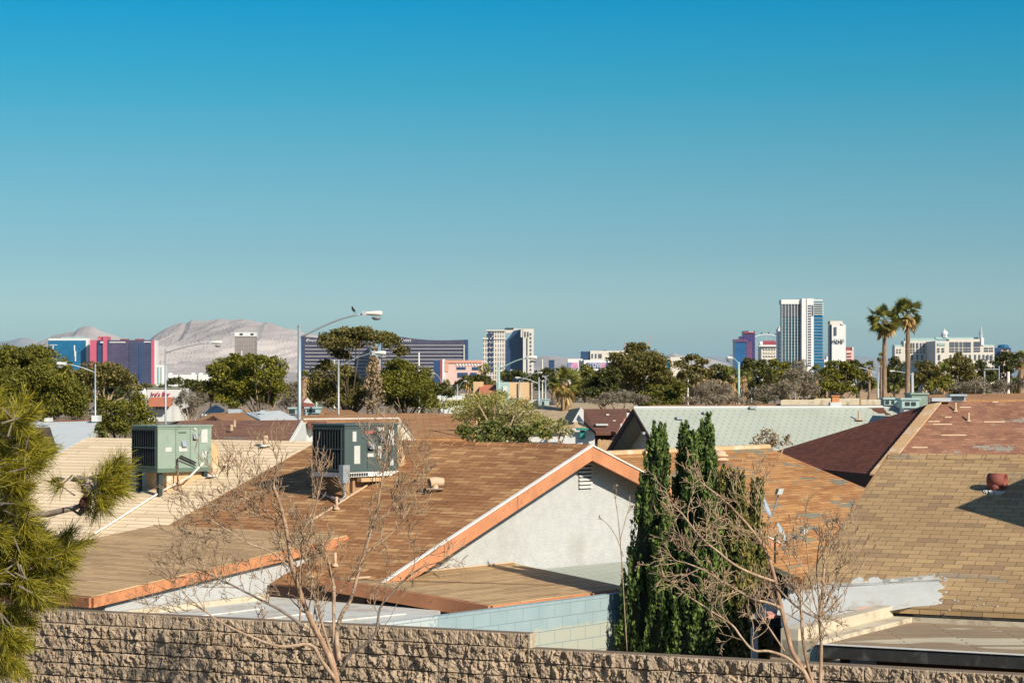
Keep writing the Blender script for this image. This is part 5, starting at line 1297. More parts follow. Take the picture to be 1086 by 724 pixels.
# white high rise
d0 = 3800
t = bldg('white_high_rise', 'tallest tower, white framed with teal glass, vertical fins and balcony ladder', 850, d0)
fbox(t, 'left_glass', 'glass_teal', 829.5, 322.5, 850, None, d0, 28); fbox(t, 'dark_crown_glass', 'window_dark', 830, 323, 850, 336, d0 - 1, .9)
fbox(t, 'crown', 'white_tower', 828.6, 317.6, 850.2, 322.4, d0 - 3, 32)
for i in range(7):
    x = 829.2 + i * 3.3; fbox(t, 'fin', 'white_tower', x, 317.9, x + 0.42, None, d0 - 2.4, 2.0)
for i in range(17): fbox(t, 'floor_band', 'steel', 830, 338 + i * 3.2, 849.5, 338.25 + i * 3.2, d0 - 1.2, 1.1)
fbox(t, 'core_column', 'white_tower', 850.3, 316.4, 854.8, None, d0 - 8, 34); fbox(t, 'core_column', 'white_tower', 855.6, 316.4, 863, None, d0 - 7, 33); fbox(t, 'recess', 'window_dark', 854.9, 317.5, 855.5, None, d0 - 2, 26)
for i in range(24): fbox(t, 'balcony', 'window_dark', 857, 323.5 + i * 2.75, 860.3, 324.9 + i * 2.75, d0 - 7.9, .8)
fbox(t, 'recess', 'window_dark', 861.2, 323.5, 862.6, 335, d0 - 7.9, .8)
fbox(t, 'right_glass', 'glass_blue', 863.1, 334.5, 872.5, None, d0 + 1, 26); fbox(t, 'right_glass', 'glass_teal', 863.1, 320.5, 872, 334.4, d0 + 1, 26)
for i in range(6): fbox(t, 'balcony', 'white_tower', 863.2, 321.5 + i * 2.3, 873.6, 322.2 + i * 2.3, d0 - 2, 2.9)
fbox(t, 'roof_slab', 'white_tower', 863.1, 317.6, 872.4, 319, d0, 26)
for i in range(15): fbox(t, 'floor_band', 'steel', 863.2, 337.5 + i * 3.3, 872.6, 338 + i * 3.3, d0 - .2, 1.1)
t = bldg('slim_white_tower', 'slim white tower tucked behind the left side of the tallest tower', 827, 4300); fbox(t, 'facade', 'white_tower', 825.2, 348.5, 830, None, 4300, 30); fbox(t, 'cap', 'cream_stone', 826, 346.6, 828.6, 348.4, 4305, 20); fbox(t, 'window_strip', 'glass_navy', 826, 351, 827.2, None, 4298, 1.9)
for i in range(8): fbox(t, 'window', 'window_dark', 828, 352 + i * 4, 829.4, 354 + i * 4, 4298, 1.9)
t = bldg('white_sign_tower', 'white slab tower carrying a row of dark capital letters', 888, 3950)
fbox(t, 'facade', 'white_tower', 882.2, 344.2, 897, None, 3950, 35); fbox(t, 'side_edge', 'window_dark', 880.3, 345, 882.1, None, 3955, 25); fbox(t, 'crown', 'cream_stone', 880.4, 340.2, 893.6, 344.1, 3952, 30); fbox(t, 'crown_step', 'white_tower', 892, 343, 895, 344.2, 3948, 20); fbox(t, 'slot', 'window_dark', 885, 346.6, 887.3, 355.4, 3948, 1.9)
text(t, 'PALMS', 'letters_dark', 884.2, 895.4, 363.2, 359.6, 3947, 0, 1.5)
t = bldg('wine_cap_block', 'cream block with wine red cap behind the right side of the lettered tower', 901, 5000, 'building'); fbox(t, 'facade', 'rose_stone', 897.5, 371.5, 905.6, None, 5000, 30); fbox(t, 'cap', 'roof_wine', 897.4, 368, 903.5, 371.4, 5002, 26); fbox(t, 'corner', 'cream_stone', 903.6, 368, 905.4, 371.4, 4999, 20)
for i in range(4): fbox(t, 'window', 'roof_wine', 898.6, 374 + i * 3.2, 903, 375.2 + i * 3.2, 4998, 1.9)
t = bldg('small_white_block', 'small white stepped block left of the lettered tower', 877, 4200, 'building'); fbox(t, 'facade', 'white_tower', 874, 381, 880, None, 4200, 20); fbox(t, 'upper_step', 'white_tower', 876.4, 378, 880, 380.9, 4203, 16)
# lakeside hotel with dome and spire
dB = 5400
t = bldg('cream_grand_hotel', 'wide cream hotel with green roof, small dome and slim spire at right', 1010, dB)
fbox(t, 'right_wing', 'cream_stone', 1006.6, 359.4, 1043.3, None, dB, 40); fbox(t, 'pavilion', 'cream_stone', 992, 361.4, 1006.5, None, dB - 16, 115); fbox(t, 'end_block', 'cream_stone', 1043.4, 366.6, 1054.6, None, dB + 2, 40); fbox(t, 'end_roof', 'copper_green', 1043.4, 365.4, 1054.4, 366.5, dB + 6, 30)
fbox(t, 'tower_block', 'white_tower', 1040.5, 358, 1043.6, 366, dB - 3, 20)
pl = [P(992, 361.6, dB), P(949, 361.6, dB - 260), ]
def wingbox(nm, mat, xa, da, xb, db, yt, yb, off):
    a, b = P(xa, yt, da), P(xb, yt, db); za = 0 if yb is None else P(xa, yb, da).z
    b.z = a.z
    mb = MB(); mb.prism([a, b, V((b.x, b.y, za)), V((a.x, a.y, za))], off); return mb.build(nm, M[mat], t)
wingbox('left_wing', 'cream_stone', 958.5, dB + 100, 994, dB + 100, 361.4, None, (0, 40, 0)); wingbox('left_end', 'cream_stone', 949, dB + 98, 958.4, dB + 98, 367.5, None, (0, 40, 0))
fbox(t, 'left_end_roof', 'copper_green', 948.6, 365.6, 958.4, 367.4, dB + 104, 30)
for (xa, xb, yt) in ((960, 992, 358.4), (992.2, 1040, 357.6)):
    fbox(t, 'roof', 'copper_green', xa, yt, xb, yt + (3 if xa < 980 else 1.9), dB + (104 if xa < 980 else 26), 16)
fbox(t, 'pavilion_roof', 'copper_green', 994.5, 363.6, 1002.5, 366.2, dB - 18, 1.9)
for x0, x1, y0, y1 in ((1006.8, 1009.4, 362.6, 0), (1009.8, 1012.4, 362.6, 0), (1013.4, 1016.6, 362.6, 0), (1018, 1020.8, 362.6, 0), (1022, 1024.8, 362.6, 0), (1025.2, 1027.2, 362.6, 0), (1027.8, 1029.8, 362.6, 0), (1033, 1034.6, 362.2, 0), (1035.1, 1036.7, 362.2, 0), (1037.4, 1039.6, 362.2, 0), (960.5, 962, 363.6, 1), (963, 964.6, 363.6, 1), (966, 967.5, 363.6, 1), (968.5, 970, 363.6, 1), (972, 974, 363.6, 1), (976, 977.5, 363.6, 1), (979, 980.8, 363.6, 1), (983, 984.6, 363.6, 1), (986, 987.6, 363.6, 1), (989, 990.6, 363.6, 1), (951, 952.4, 370, 2), (954, 955.4, 370, 2), (994.4, 996.6, 369, 2), (999, 1001.6, 369, 2), (1043.6, 1045.6, 368.4, 2), (1046.2, 1048.2, 368.4, 2), (1049.4, 1050.8, 368.4, 2), (1051.6, 1053.2, 368.4, 2)):
    dd = dB - 1.5 if y1 == 0 else (dB + 98.5 if y1 == 1 else (dB - 18 if 992 < x0 < 1007 else dB + (0.5 if x0 > 1040 else 96.5)))
    rows = ((y0, y0 + 5.4), (y0 + 6.4, y0 + 8.2), (y0 + 9, y0 + 10.8)) if y1 < 2 else ((y0, y0 + 1.6), (y0 + 2.6, y0 + 4.4))
    for (ya, yb) in rows: fbox(t, 'window', 'window_dark', x0, ya, x1, yb, dd, 1.4)
for x in (961, 966.5, 972, 977, 983, 988, 995.4, 1007.5, 1014, 1023.5, 1028, 1033.5, 1038, 1042.4, 1046.8, 1051):
    fbox(t, 'window', 'window_dark', x, 376, x + 1.8, 381.5, dB - 18.2 if 992 < x < 1006 else (dB + 98.5 if x < 992 else dB - 1.5), 1.2)
pd = P(1001.8, 357.4, dB + 30); k_ = dB / F
mb = MB(); mb.lathe(pd, [(3.4 * k_, 0), (3.4 * k_, 3.6 * k_), (3.7 * k_, 3.7 * k_), (3.2 * k_, 5.2 * k_), (1.9 * k_, 6.6 * k_), (.6 * k_, 7.3 * k_), (.5 * k_, 8.6 * k_), (.1 * k_, 9.6 * k_)], 16); dm = mb.build('dome', M['white_tower'], t, False)
for a in range(8):
    th = a * math.pi / 4; q = pd + V((3.42 * k_ * math.cos(th), 3.42 * k_ * math.sin(th), 1.9 * k_)); mb = MB(); mb.obox(q, V((.35 * k_, 0, 0)), V((0, .35 * k_, 0)), Z * .9 * k_); mb.build('dome_window', M['window_dark'], dm)
pd = P(1040.3, 358.4, dB + 15)
mb = MB(); mb.lathe(pd, [(2.0 * k_, 0), (1.9 * k_, 5.4 * k_), (2.3 * k_, 5.5 * k_), (2.2 * k_, 6.4 * k_), (1.2 * k_, 6.6 * k_), (1.1 * k_, 9 * k_), (.9 * k_, 10.2 * k_), (.15 * k_, 13.4 * k_)], 8); mb.build('spire', M['dish_grey'], t)
t = bldg('blue_dome_building', 'dark glass block with flat blue dome beside the cream hotel', 1062, 5600, 'building'); fbox(t, 'facade', 'glass_navy', 1055, 368.6, 1072, None, 5600, 40); q = P(1064, 368.5, 5618); mb = MB(); mb.lathe(q, [(6.3 * k_, 0), (6.3 * k_, 1.3 * k_), (5.6 * k_, 2.6 * k_), (4 * k_, 3.2 * k_), (.3 * k_, 3.5 * k_)], 16); mb.build('dome', M['glass_blue'], t); fbox(t, 'front_block', 'rose_stone', 1062, 371, 1070, None, 5580, 15)

# ------------------------------------------------------------------ mountains
M['hill_tan'] = None
def hillmat(name, tones):
    m, nt, bs = newmat(name)
    f = noise(nt, 0.0011, 8, 0.68); g = noise(nt, 0.0007, 6, 0.6, stretch=(1.2, 0.6, 6))
    c = ramp(nt, f, [(0.32, tones[0]), (0.5, tones[1]), (0.66, tones[2])])
    c = mix(nt, 0.55, c, ramp(nt, g, [(0.35, tones[0]), (0.6, tones[2])]))
    nt.links.new(c, bs.inputs['Base Color']); bs.inputs['Roughness'].default_value = 1.0; bs.inputs['Specular IOR Level'].default_value = 0
    return m
M['hill_tan'] = hillmat('hill_tan', [(0.22, 0.19, 0.18), (0.36, 0.315, 0.295), (0.46, 0.40, 0.365)])
M['hill_blue'] = hillmat('hill_blue', [(0.20, 0.19, 0.19), (0.25, 0.24, 0.235), (0.30, 0.28, 0.27)])
def vnoise(x, y, seed):
    xi, yi = np.floor(x).astype(int), np.floor(y).astype(int); xf, yf = x - xi, y - yi
    def h(a, b):
        n = (a * 374761393 + b * 668265263 + seed * 974711) & 0x7fffffff
        n = ((n ^ (n >> 13)) * 1274126177) & 0x7fffffff
        return ((n ^ (n >> 16)) % 65536) / 65536.0
    s_, t_ = xf * xf * (3 - 2 * xf), yf * yf * (3 - 2 * yf)
    return (h(xi, yi) * (1 - s_) + h(xi + 1, yi) * s_) * (1 - t_) + (h(xi, yi + 1) * (1 - s_) + h(xi + 1, yi + 1) * s_) * t_
def ridged(x, y, seed, o=6):
    v_, a, f = 0, 1.0, 1.0
    for i in range(o):
        n = 1 - np.abs(2 * vnoise(x * f, y * f, seed + i) - 1); v_ = v_ + a * n * n; a *= 0.52; f *= 2.03
    return v_ / 2.0
def hills(name, prof, d, depth, mat, seed, rough, lean=0.5, nx=420, ny=90, gul=900):
    xs = np.linspace(prof[0][0], prof[-1][0], nx); top = np.interp(xs, [p[0] for p in prof], [p[1] for p in prof])
    X0 = (xs - CX) / F * d; Ht = np.maximum((HZ - top) / F * d + H, 2)
    tt = np.linspace(0, 1, ny)                       # 0 at the foot nearest to us, 0.62 at the crest, 1 behind
    X, T = np.meshgrid(X0, tt); Hh = np.broadcast_to(Ht, X.shape)
    Y = d - depth * 0.62 + depth * T
    shape = np.where(T < 0.62, (T / 0.62) ** 1.25, np.maximum(0, 1 - ((T - 0.62) / 0.38)) ** 0.9)
    gx = (X + lean * Y) / gul; gyy = Y / (gul * 3.2)
    r_ = np.clip(ridged(gx, gyy, seed) / 0.95, 0, 1)
    r2_ = np.clip(ridged(X / (gul * 2.9) + 7, Y / (gul * 3.4), seed + 40, 5) / 0.95, 0, 1)
    env = np.where(T < 0.62, np.sin(np.clip(T / 0.62, 0, 1) * math.pi) ** 0.6 * 0.85 + 0.035 * (T / 0.62), 0.3)
    Zz = Hh * shape * (1 - rough * env * (0.6 * (1 - r_) ** 1.4 + 0.4 * (1 - r2_)))
    Zz = Zz - 8 * (T == 0) - 8 * (T == 1)
    pts = np.stack([X, Y, Zz], -1).reshape(-1, 3)
    mb = MB(); mb.v = [tuple(p) for p in pts]
    mb.f = [(i * nx + j, i * nx + j + 1, (i + 1) * nx + j + 1, (i + 1) * nx + j) for i in range(ny - 1) for j in range(nx - 1)]
    return tag(mb.build(name, mat, None, False), kind='structure')
hills('hills', [(-90, 372), (-20, 366), (2, 361), (14, 359), (24, 355.8), (34, 356.6), (44, 360), (60, 368), (90, 380), (150, 398)], 46000, 9000, M['hill_blue'], 3, 0.5, 0.3, 200, 50, 1500)
hills('hills', [(18, 402), (36, 368), (42, 360), (50, 356.5), (58, 352.6), (70, 350.3), (80, 349.6), (85, 345.6), (92, 343.8), (98, 343.6), (106, 347.5), (118, 351), (132, 357), (146, 366), (170, 384), (200, 402)], 26000, 8000, M['hill_tan'], 5, 1.0, -0.5, 340, 90, 650)
hills('hills', [(100, 403), (130, 385), (150, 364), (158, 358.5), (165, 352.2), (176, 345), (186, 340.5), (193, 338.6), (198, 340), (204, 335.6), (214, 336.6), (226, 335.4), (232, 334.2), (244, 336.4), (258, 336), (270, 338.6), (279, 340.5), (284, 338.6), (292, 341.8), (300, 345.5), (312, 347.5), (325, 351), (338, 354), (352, 359), (372, 366), (396, 374), (430, 384), (470, 396), (500, 403)], 20500, 8500, M['hill_tan'], 21, 1.15, -0.7, 800, 210, 620)
hills('hills', [(470, 404), (500, 382), (540, 378.5), (566, 378.3), (574, 376.2), (582, 376), (600, 377.5), (616, 378), (640, 381), (662, 384), (690, 396), (700, 404)], 27000, 6000, M['hill_tan'], 33, 0.6, 0.4, 300, 60, 900)
hills('hills', [(670, 404), (690, 390), (700, 381), (708, 374.5), (714, 372.2), (722, 374.6), (734, 376.5), (750, 378.6), (775, 386), (790, 404)], 30000, 6000, M['hill_tan'], 35, 0.6, 0.4, 200, 60, 900)
hills('hills', [(690, 404), (720, 384), (740, 378), (756, 377), (768, 378), (782, 372.4), (796, 370.5), (812, 374), (850, 378), (868, 374), (885, 372.5), (905, 375), (925, 378), (948, 380.5), (975, 377), (1005, 374), (1040, 372), (1075, 370.8), (1110, 372), (1150, 376), (1200, 404)], 52000, 9000, M['hill_blue'], 51, 0.5, 0.3, 420, 50, 1600)
# dirt bank with the parked cars
mb = MB()
bx0, bx1 = P(880, HZ, 700).x, P(945, HZ, 700).x
mb.prism([(bx0, 655, 0), (bx1, 655, 0), (bx1 + 3, 685, 4.2), (bx1 + 3, 800, 4.2), (bx0 - 3, 800, 4.2), (bx0 - 3, 685, 4.2)], (0, 0, -0.5))
M['dirt'] = plain('dirt', (0.36, 0.24, 0.14), 0.95, 0.15, 0.3)
tag(mb.build('dirt_bank', M['dirt']), kind='structure')
for nm, v_ in (('car_white', (0.7, 0.7, 0.68)), ('car_black', (0.03, 0.03, 0.034)), ('car_silver', (0.36, 0.38, 0.4)), ('car_red', (0.28, 0.04, 0.03))):
    M[nm] = plain(nm, v_, 0.35, 0.03, 1)
M['tyre'] = plain('tyre', (0.02, 0.02, 0.02), 0.9, 0.1, 3); M['car_glass'] = plain('car_glass', (0.03, 0.04, 0.05), 0.15, 0.1, 3)
def car(x, y, z, yaw, mat, label):
    t = thing('parked_car', label, 'car', (x, y, z), 'parked cars')
    c_, s_ = math.cos(yaw), math.sin(yaw); fx, fy = V((c_, s_, 0)), V((-s_, c_, 0)); o = V((x, y, z))
    prof = [(-2.2, .3), (-2.25, .75), (-2.0, .92), (-1.5, .98), (-0.9, 1.42), (0.6, 1.45), (1.3, .98), (2.1, .85), (2.25, .6), (2.2, .3)]
    mb = MB(); mb.prism([o + fx * a - fy * .88 + Z * b for a, b in prof], fy * 1.76); mb.build('body', M[mat], t)
    for s2 in (-.886, .886):
        mb = MB(); mb.prism([o + fx * a + fy * s2 + Z * b for a, b in ((-1.35, 1.0), (-.85, 1.36), (.55, 1.38), (1.05, 1.0))], fy * (.006 if s2 > 0 else -.006)); mb.build('window', M['car_glass'], t)
    for a in (-1.35, 1.4):
        for s2 in (-.8, .8):
            p = o + fx * a + Z * .33; mb = MB(); mb.tube([p + fy * (s2 - .1), p + fy * (s2 + .1)], .33, 10); mb.build('wheel', M['tyre'], t)
for (px, mt, lab, yaw) in ((903, 'car_white', 'white car parked on the dirt bank, leftmost of its row', 0.2), (913, 'car_black', 'black car parked on the dirt bank between the white and silver cars', 1.1), (921.5, 'car_silver', 'silver car parked on the dirt bank behind the black one', 1.0), (927, 'car_black', 'dark car parked on the dirt bank nearest the lamp pole', 1.2)):
    q = P(px, HZ, 700); car(q.x, 700, 4.2, yaw, mt, lab)
for (px, mt, lab, yaw) in ((559, 'car_red', 'red car parked beside the tan shop', 0.9), (566, 'car_white', 'white car parked right of the red one by the tan shop', 0.8), (572, 'car_black', 'black car parked furthest right beside the tan shop', 0.7)):
    q = P(px, HZ, 290); car(q.x, 290, 2.0, yaw, mt, lab)
mb = MB(); q0, q1 = P(535, HZ, 290).x, P(585, HZ, 290).x; mb.prism([(q0, 284, 0), (q1, 284, 0), (q1, 286, 2.0), (q1, 305, 2.0), (q0, 305, 2.0), (q0, 286, 2.0)], (0, 0, -0.3)); tag(mb.build('raised_car_park', M['concrete']), kind='structure')
# shops among the trees
t = bldg('tan_shop', 'tan flat shop with pale blue pylon wall and red tile canopy', 535, 300, 'shop')
fbox(t, 'main_block', 'tan_stucco', 540, 405.2, 564.8, None, 300, 14); fbox(t, 'pylon_wall', 'mint_box', 526.5, 405, 539.9, None, 299, 6); fbox(t, 'poster', 'white_paint', 533.2, 409.5, 537.8, 421.8, 298.85, .14); fbox(t, 'left_block', 'tan_stucco', 502, 404.6, 512, None, 302, 10); fbox(t, 'rear_wall', 'tan_stucco', 507, 412, 526.4, None, 302, 8)
mb = MB(); mb.prism([P(509, 408, 303), P(527, 408, 303), P(526.6, 417.4, 298), P(507.4, 417.4, 298)], (0, 0, -.2)); mb.build('tile_canopy', M['tile_red'], t)
fbox(t, 'pilaster', 'coat_tan', 549.8, 405.8, 551, None, 299.7, .28); fbox(t, 'pilaster', 'coat_tan', 563.4, 405.4, 564.8, None, 299.7, .28); fbox(t, 'shop_window', 'window_dark', 539.8, 422.2, 550.6, 425, 299.6, .3); fbox(t, 'shop_window', 'mint_box', 539, 425.2, 551, 431, 299.5, .4)
t = bldg('bar_building', 'white bar with red lettering and a red tile awning, behind the green air conditioner', 175, 330, 'shop')
fbox(t, 'sign_wall', 'white_paint', 156, 411.8, 192, None, 332, 8); text(t, "Ire's Bar", 'letters_red', 160.4, 180.6, 419.8, 415.2, 331.9, 0.12, 0.1)
mb = MB(); mb.prism([P(158, 421, 331.5), P(185, 421, 331.5), P(181.5, 429.4, 326), P(156, 429.4, 326)], (0, 0, -.2)); mb.build('tile_awning', M['tile_red'], t)
fbox(t, 'front_wall', 'white_paint', 157, 429.8, 182, None, 328, 3); fbox(t, 'roof_trim', 'ac_green', 156, 411.0, 192, 411.8, 331.8, .4)
for x in (165.5, 169, 172.5): fbox(t, 'window', 'window_dark', x, 431.5, x + 1.5, 434, 327.85, .14)
q = P(150.5, 424, 345); mb = MB(); mb.lathe(V((q.x, 345, 0)), [(.75, 0), (.75, q.z + 1.2)] + [(.75 * math.cos(a) , q.z + 1.2 + .75 * math.sin(a)) for a in np.linspace(.1, 1.4, 5)], 14); tag(mb.build('water_tank', M['white_paint'], None, True), 'round topped white tank left of the bar', 'tank')
t = bldg('pale_low_wall_building', 'pale low flat building beyond the russet roof', 482, 330, 'building'); fbox(t, 'wall', 'white_roof', 464, 419.4, 499, None, 330, 10); fbox(t, 'base_band', 'coat_tan', 464, 423, 499, 425, 329.8, .19); fbox(t, 'roof_edge', 'coat_tan', 488, 417.6, 506, 418.8, 335, 8); fbox(t, 'rear_wall', 'coat_tan', 488.5, 418.9, 505.6, None, 335.3, 7)
t = bldg('pale_shed', 'small pale shed with tent shaped gable behind the tall palms', 982, 260, 'shed'); mb = MB(); mb.prism([P(978.5, 411.6, 260), P(982, 407.6, 260), P(984.2, 413.2, 260), V((P(984.2, 413, 260).x, 260, 0)), V((P(978.5, 413, 260).x, 260, 0))], (0, 3, 0)); mb.build('wall', M['coat_tan'], t); mb = MB(); mb.prism([P(982, 407.2, 259.8), P(978, 411.6, 259.8), P(977, 409, 264), P(981, 405.5, 264)], (0, 0, -.1)); mb.build('roof', M['tile_red'], t)
# ------------------------------------------------------------------ street lamps and poles
def lamp(px, ytop, d, arm, label, style='cobra', r=0.085, mat='steel', arm_y=None, head=1.0, ylow=None):
    """pole at px with its arm ending at the head (arm = head pixel)"""
    b = P(px, ytop, d)
    t = thing('street_lamp', label, 'street lamp', (b.x, d, 0), 'street lamps')
    mb = MB(); mb.tube([(b.x, d, 0), (b.x, d, b.z * .5), (b.x, d, b.z)], [r * 1.15, r, r * .8], 10); pole = mb.build('pole', M[mat], t, True)
    mb = MB(); mb.lathe((b.x, d, b.z), [(r * .85, -.02), (r * .9, .04), (r * .3, .1)], 10); mb.build('pole_cap', M[mat], pole)
    mb = MB(); mb.box(b.x - .22, d - .22, 0, b.x + .22, d + .22, .12); mb.build('base_plate', M['concrete'], t)
    if arm is None: return t
    e = P(arm[0], arm[1], d - 0.4); s = P(px, arm_y if arm_y else ytop + 6, d)
    dx = e.x - s.x; dz = e.z - s.z
    pts = [V((s.x + dx * f, s.y + (e.y - s.y) * f, s.z + dz * math.sin(min(1, f * 1.02) * math.pi / 2) ** 1.0)) for f in np.linspace(0, .86, 9)]
    rr = [(.045 if r > .08 else r * .55) * (1 - .25 * i / 8) for i in range(9)]
    mb = MB(); mb.tube(pts, rr, 8); a_o = mb.build('arm', M[mat], t, True)
    dr = V((1 if dx > 0 else -1, 0, 0)); p0 = pts[-1]
    L = abs(e.x - p0.x) + 0.30 * head
    n = 9; mb = MB(); ring = []
    for i in range(n):
        f = i / (n - 1); w = (0.08 + 0.10 * math.sin(min(1, f * 1.25) * math.pi * .5)) * head * (1 if f < .93 else .75); hgt = w * 0.50
        c_ = p0 + dr * (L * f) + Z * 0.03
        for j in range(10):
            th = 2 * math.pi * j / 10
            ring.append(c_ + V((0, w * math.cos(th), hgt * math.sin(th))))
    fs = [(i * 10 + j, i * 10 + (j + 1) % 10, (i + 1) * 10 + (j + 1) % 10, (i + 1) * 10 + j) for i in range(n - 1) for j in range(10)] + [tuple(range(10)), tuple(range((n - 1) * 10, n * 10))]
    mb.add(ring, fs); hd = mb.build('lamp_head', M['lamp_white'], t, True)
    if style == 'cobra':
        c_ = p0 + dr * (L * .70) - Z * 0.10 * head
        mb = MB(); mb.lathe(c_ - Z * .13 * head, [(.03 * head, .02 * head), (.10 * head, .03 * head), (.15 * head, .07 * head), (.17 * head, .13 * head)], 12); mb.build('lens', M['lens'], hd, True)
        mb = MB(); mb.obox(p0 + dr * .06 + Z * .03, V((.07 * head, 0, 0)), V((0, .1 * head, 0)), Z * .085 * head); mb.build('collar', M['dish_grey'], hd)
    return t
lamp(317.5, 346.5, 92, (396, 332.5), 'tallest grey street lamp, its curved arm carrying a perched bird', arm_y=358.5, r=0.085, head=1.18)
bp = P(374, 331.3, 91.7)
bd = thing('bird', 'small black bird perched on the arm of the tallest street lamp', 'bird', bp)
mb = MB(); mb.tube([bp + V((-.02, 0, .19)), bp + V((.0, 0, .15)), bp + V((.05, 0, .09)), bp + V((.10, 0, .03))], [.03, .05, .055, .02], 8); body = mb.build('body', M['bird_black'], bd, True)
mb = MB(); mb.tube([bp + V((-.055, 0, .205)), bp + V((-.02, 0, .215)), bp + V((.01, 0, .19))], [.012, .036, .03], 8); mb.build('head', M['bird_black'], body, True)
mb = MB(); mb.obox(bp + V((.13, 0, -.01)), V((.05, 0, -.035)), V((0, .02, 0)), V((.004, 0, .005))); mb.build('tail', M['bird_black'], body)
for s_ in (-.02, .02):
    mb = MB(); mb.tube([bp + V((.03, s_, .05)), bp + V((.03, s_, -.02))], .006, 5); mb.build('leg', M['bird_black'], bd)
lamp(101, 388.5, 94, (66, 386), 'pale street lamp whose arm points left across the blue glass tower', arm_y=395, mat='steel', r=.04, head=.8)
lamp(175.6, 371.5, 105, (229, 363.5), 'white street lamp behind the green air conditioner with arm to the right', arm_y=374, mat='steel', r=.05, head=.9)
t = lamp(359, 383.3, 120, (401, 374.5), 'grey street lamp with square bracket in front of the umbrella pine', arm_y=389, r=.065, head=1.35)
a = P(352, 383.7, 120); b = P(358.4, 383.7, 120); mb = MB(); mb.tube([a, b], .03, 6); mb.build('bracket', M['steel'], t)
lamp(529, 388, 90, (563, 379.5), 'green grey street lamp in front of the feathery tree, arm over the stone tower', arm_y=392, r=.06, mat='copper_green', head=.8)
lamp(335.5, 396, 210, None, 'plain dark pole left of the grey lamp with square bracket', r=.10, mat='dish_grey')
lamp(578.5, 405, 220, (590, 401), 'pale short lamp with forked arms beside the shaggy palm', r=.09, mat='steel', head=0.62)
lamp(571.5, 401, 230, (549, 400.5), 'pale lamp with arm pointing left over the tan shop', r=.10, mat='steel', head=0.87, arm_y=407)
lamp(551, 404, 260, (573, 395), 'lamp with bowed arm rising behind the tan shop roof', r=.09, mat='steel', head=0.81, arm_y=405)
lamp(470.5, 403, 250, (460, 396), 'thin lamp with left arm standing before the bronze swept tower', r=.10, mat='steel', head=0.87)
lamp(485, 408, 260, (493, 404), 'short twin lamp over the pale low building', r=.09, mat='steel', head=0.74)
lamp(783.5, 385, 170, (776, 379.5), 'tall pale lamp in front of the violet tower', r=.10, mat='copper_green', head=1.2, arm_y=386)
lamp(797, 406, 260, (791, 403), 'short pale lamp among the dry shrubs right of the tall pale lamp', r=.10, mat='steel', head=1.0)
lamp(729.5, 393, 240, (735, 390.5), 'pale lamp half hidden in the dark pine left of the dry shrubs', r=.10, mat='lamp_white', head=1.4)
lamp(931, 395, 230, (905, 389), 'pale lamp left of the tall palm pair with its head over the trees', r=.10, mat='steel', head=0.99, arm_y=397)
lamp(967.5, 396, 220, (946, 393.5), 'grey lamp pole close behind the right tall palm', r=.16, mat='dish_grey', head=0.81, arm_y=397)
M['pole_wood'] = barkmat('pole_wood', (0.19, 0.115, 0.07), None, 4)
def upole(px, yt, d, label, cross=(), r=.12, mat='pole_wood'):
    b = P(px, yt, d); t = thing('utility_pole', label, 'utility pole', (b.x, d, 0), 'utility poles')
    mb = MB(); mb.tube([(b.x, d, 0), (b.x, d, b.z)], [r, r * .75], 8); mb.build('pole', M[mat], t)
    for (x0, x1, y) in cross:
        a, c_ = P(x0, y, d - .2), P(x1, y, d - .2); mb = MB(); mb.tube([a, c_], .06, 6); mb.build('crossarm', M[mat], t)
    return t
upole(872.5, 391, 240, 'brown wooden utility pole among the trees under the tallest tower', [(869.5, 875.5, 393)])
upole(1044, 391, 210, 'pale pole carrying the left end of a long crossbar', [(1044, 1059.5, 391.4)], .10, 'steel')
upole(1059.5, 388, 211, 'pale pole at the right end of the long crossbar', (), .08, 'steel')
upole(1069.3, 394, 230, 'white stub pole right of the crossbar poles', (), .2, 'pvc')
upole(354.5, 381.5, 400, 'thin white pole in front of the left bronze tower', (), .16, 'lamp_white'); upole(444.3, 373.5, 420, 'thin white pole in front of the swept bronze tower', (), .18, 'lamp_white'); upole(256.3, 372, 500, 'thin white pole in front of the gold tower', (), .16, 'lamp_white'); upole(56.2, 365.5, 480, 'thin white mast in front of the blue glass tower', [(52, 61, 365.7), (53, 61, 372.5), (53, 61, 381)], .14, 'lamp_white')
upole(575.3, 381, 330, 'thin pale pole in front of the pale hills', (), .1, 'lamp_white')

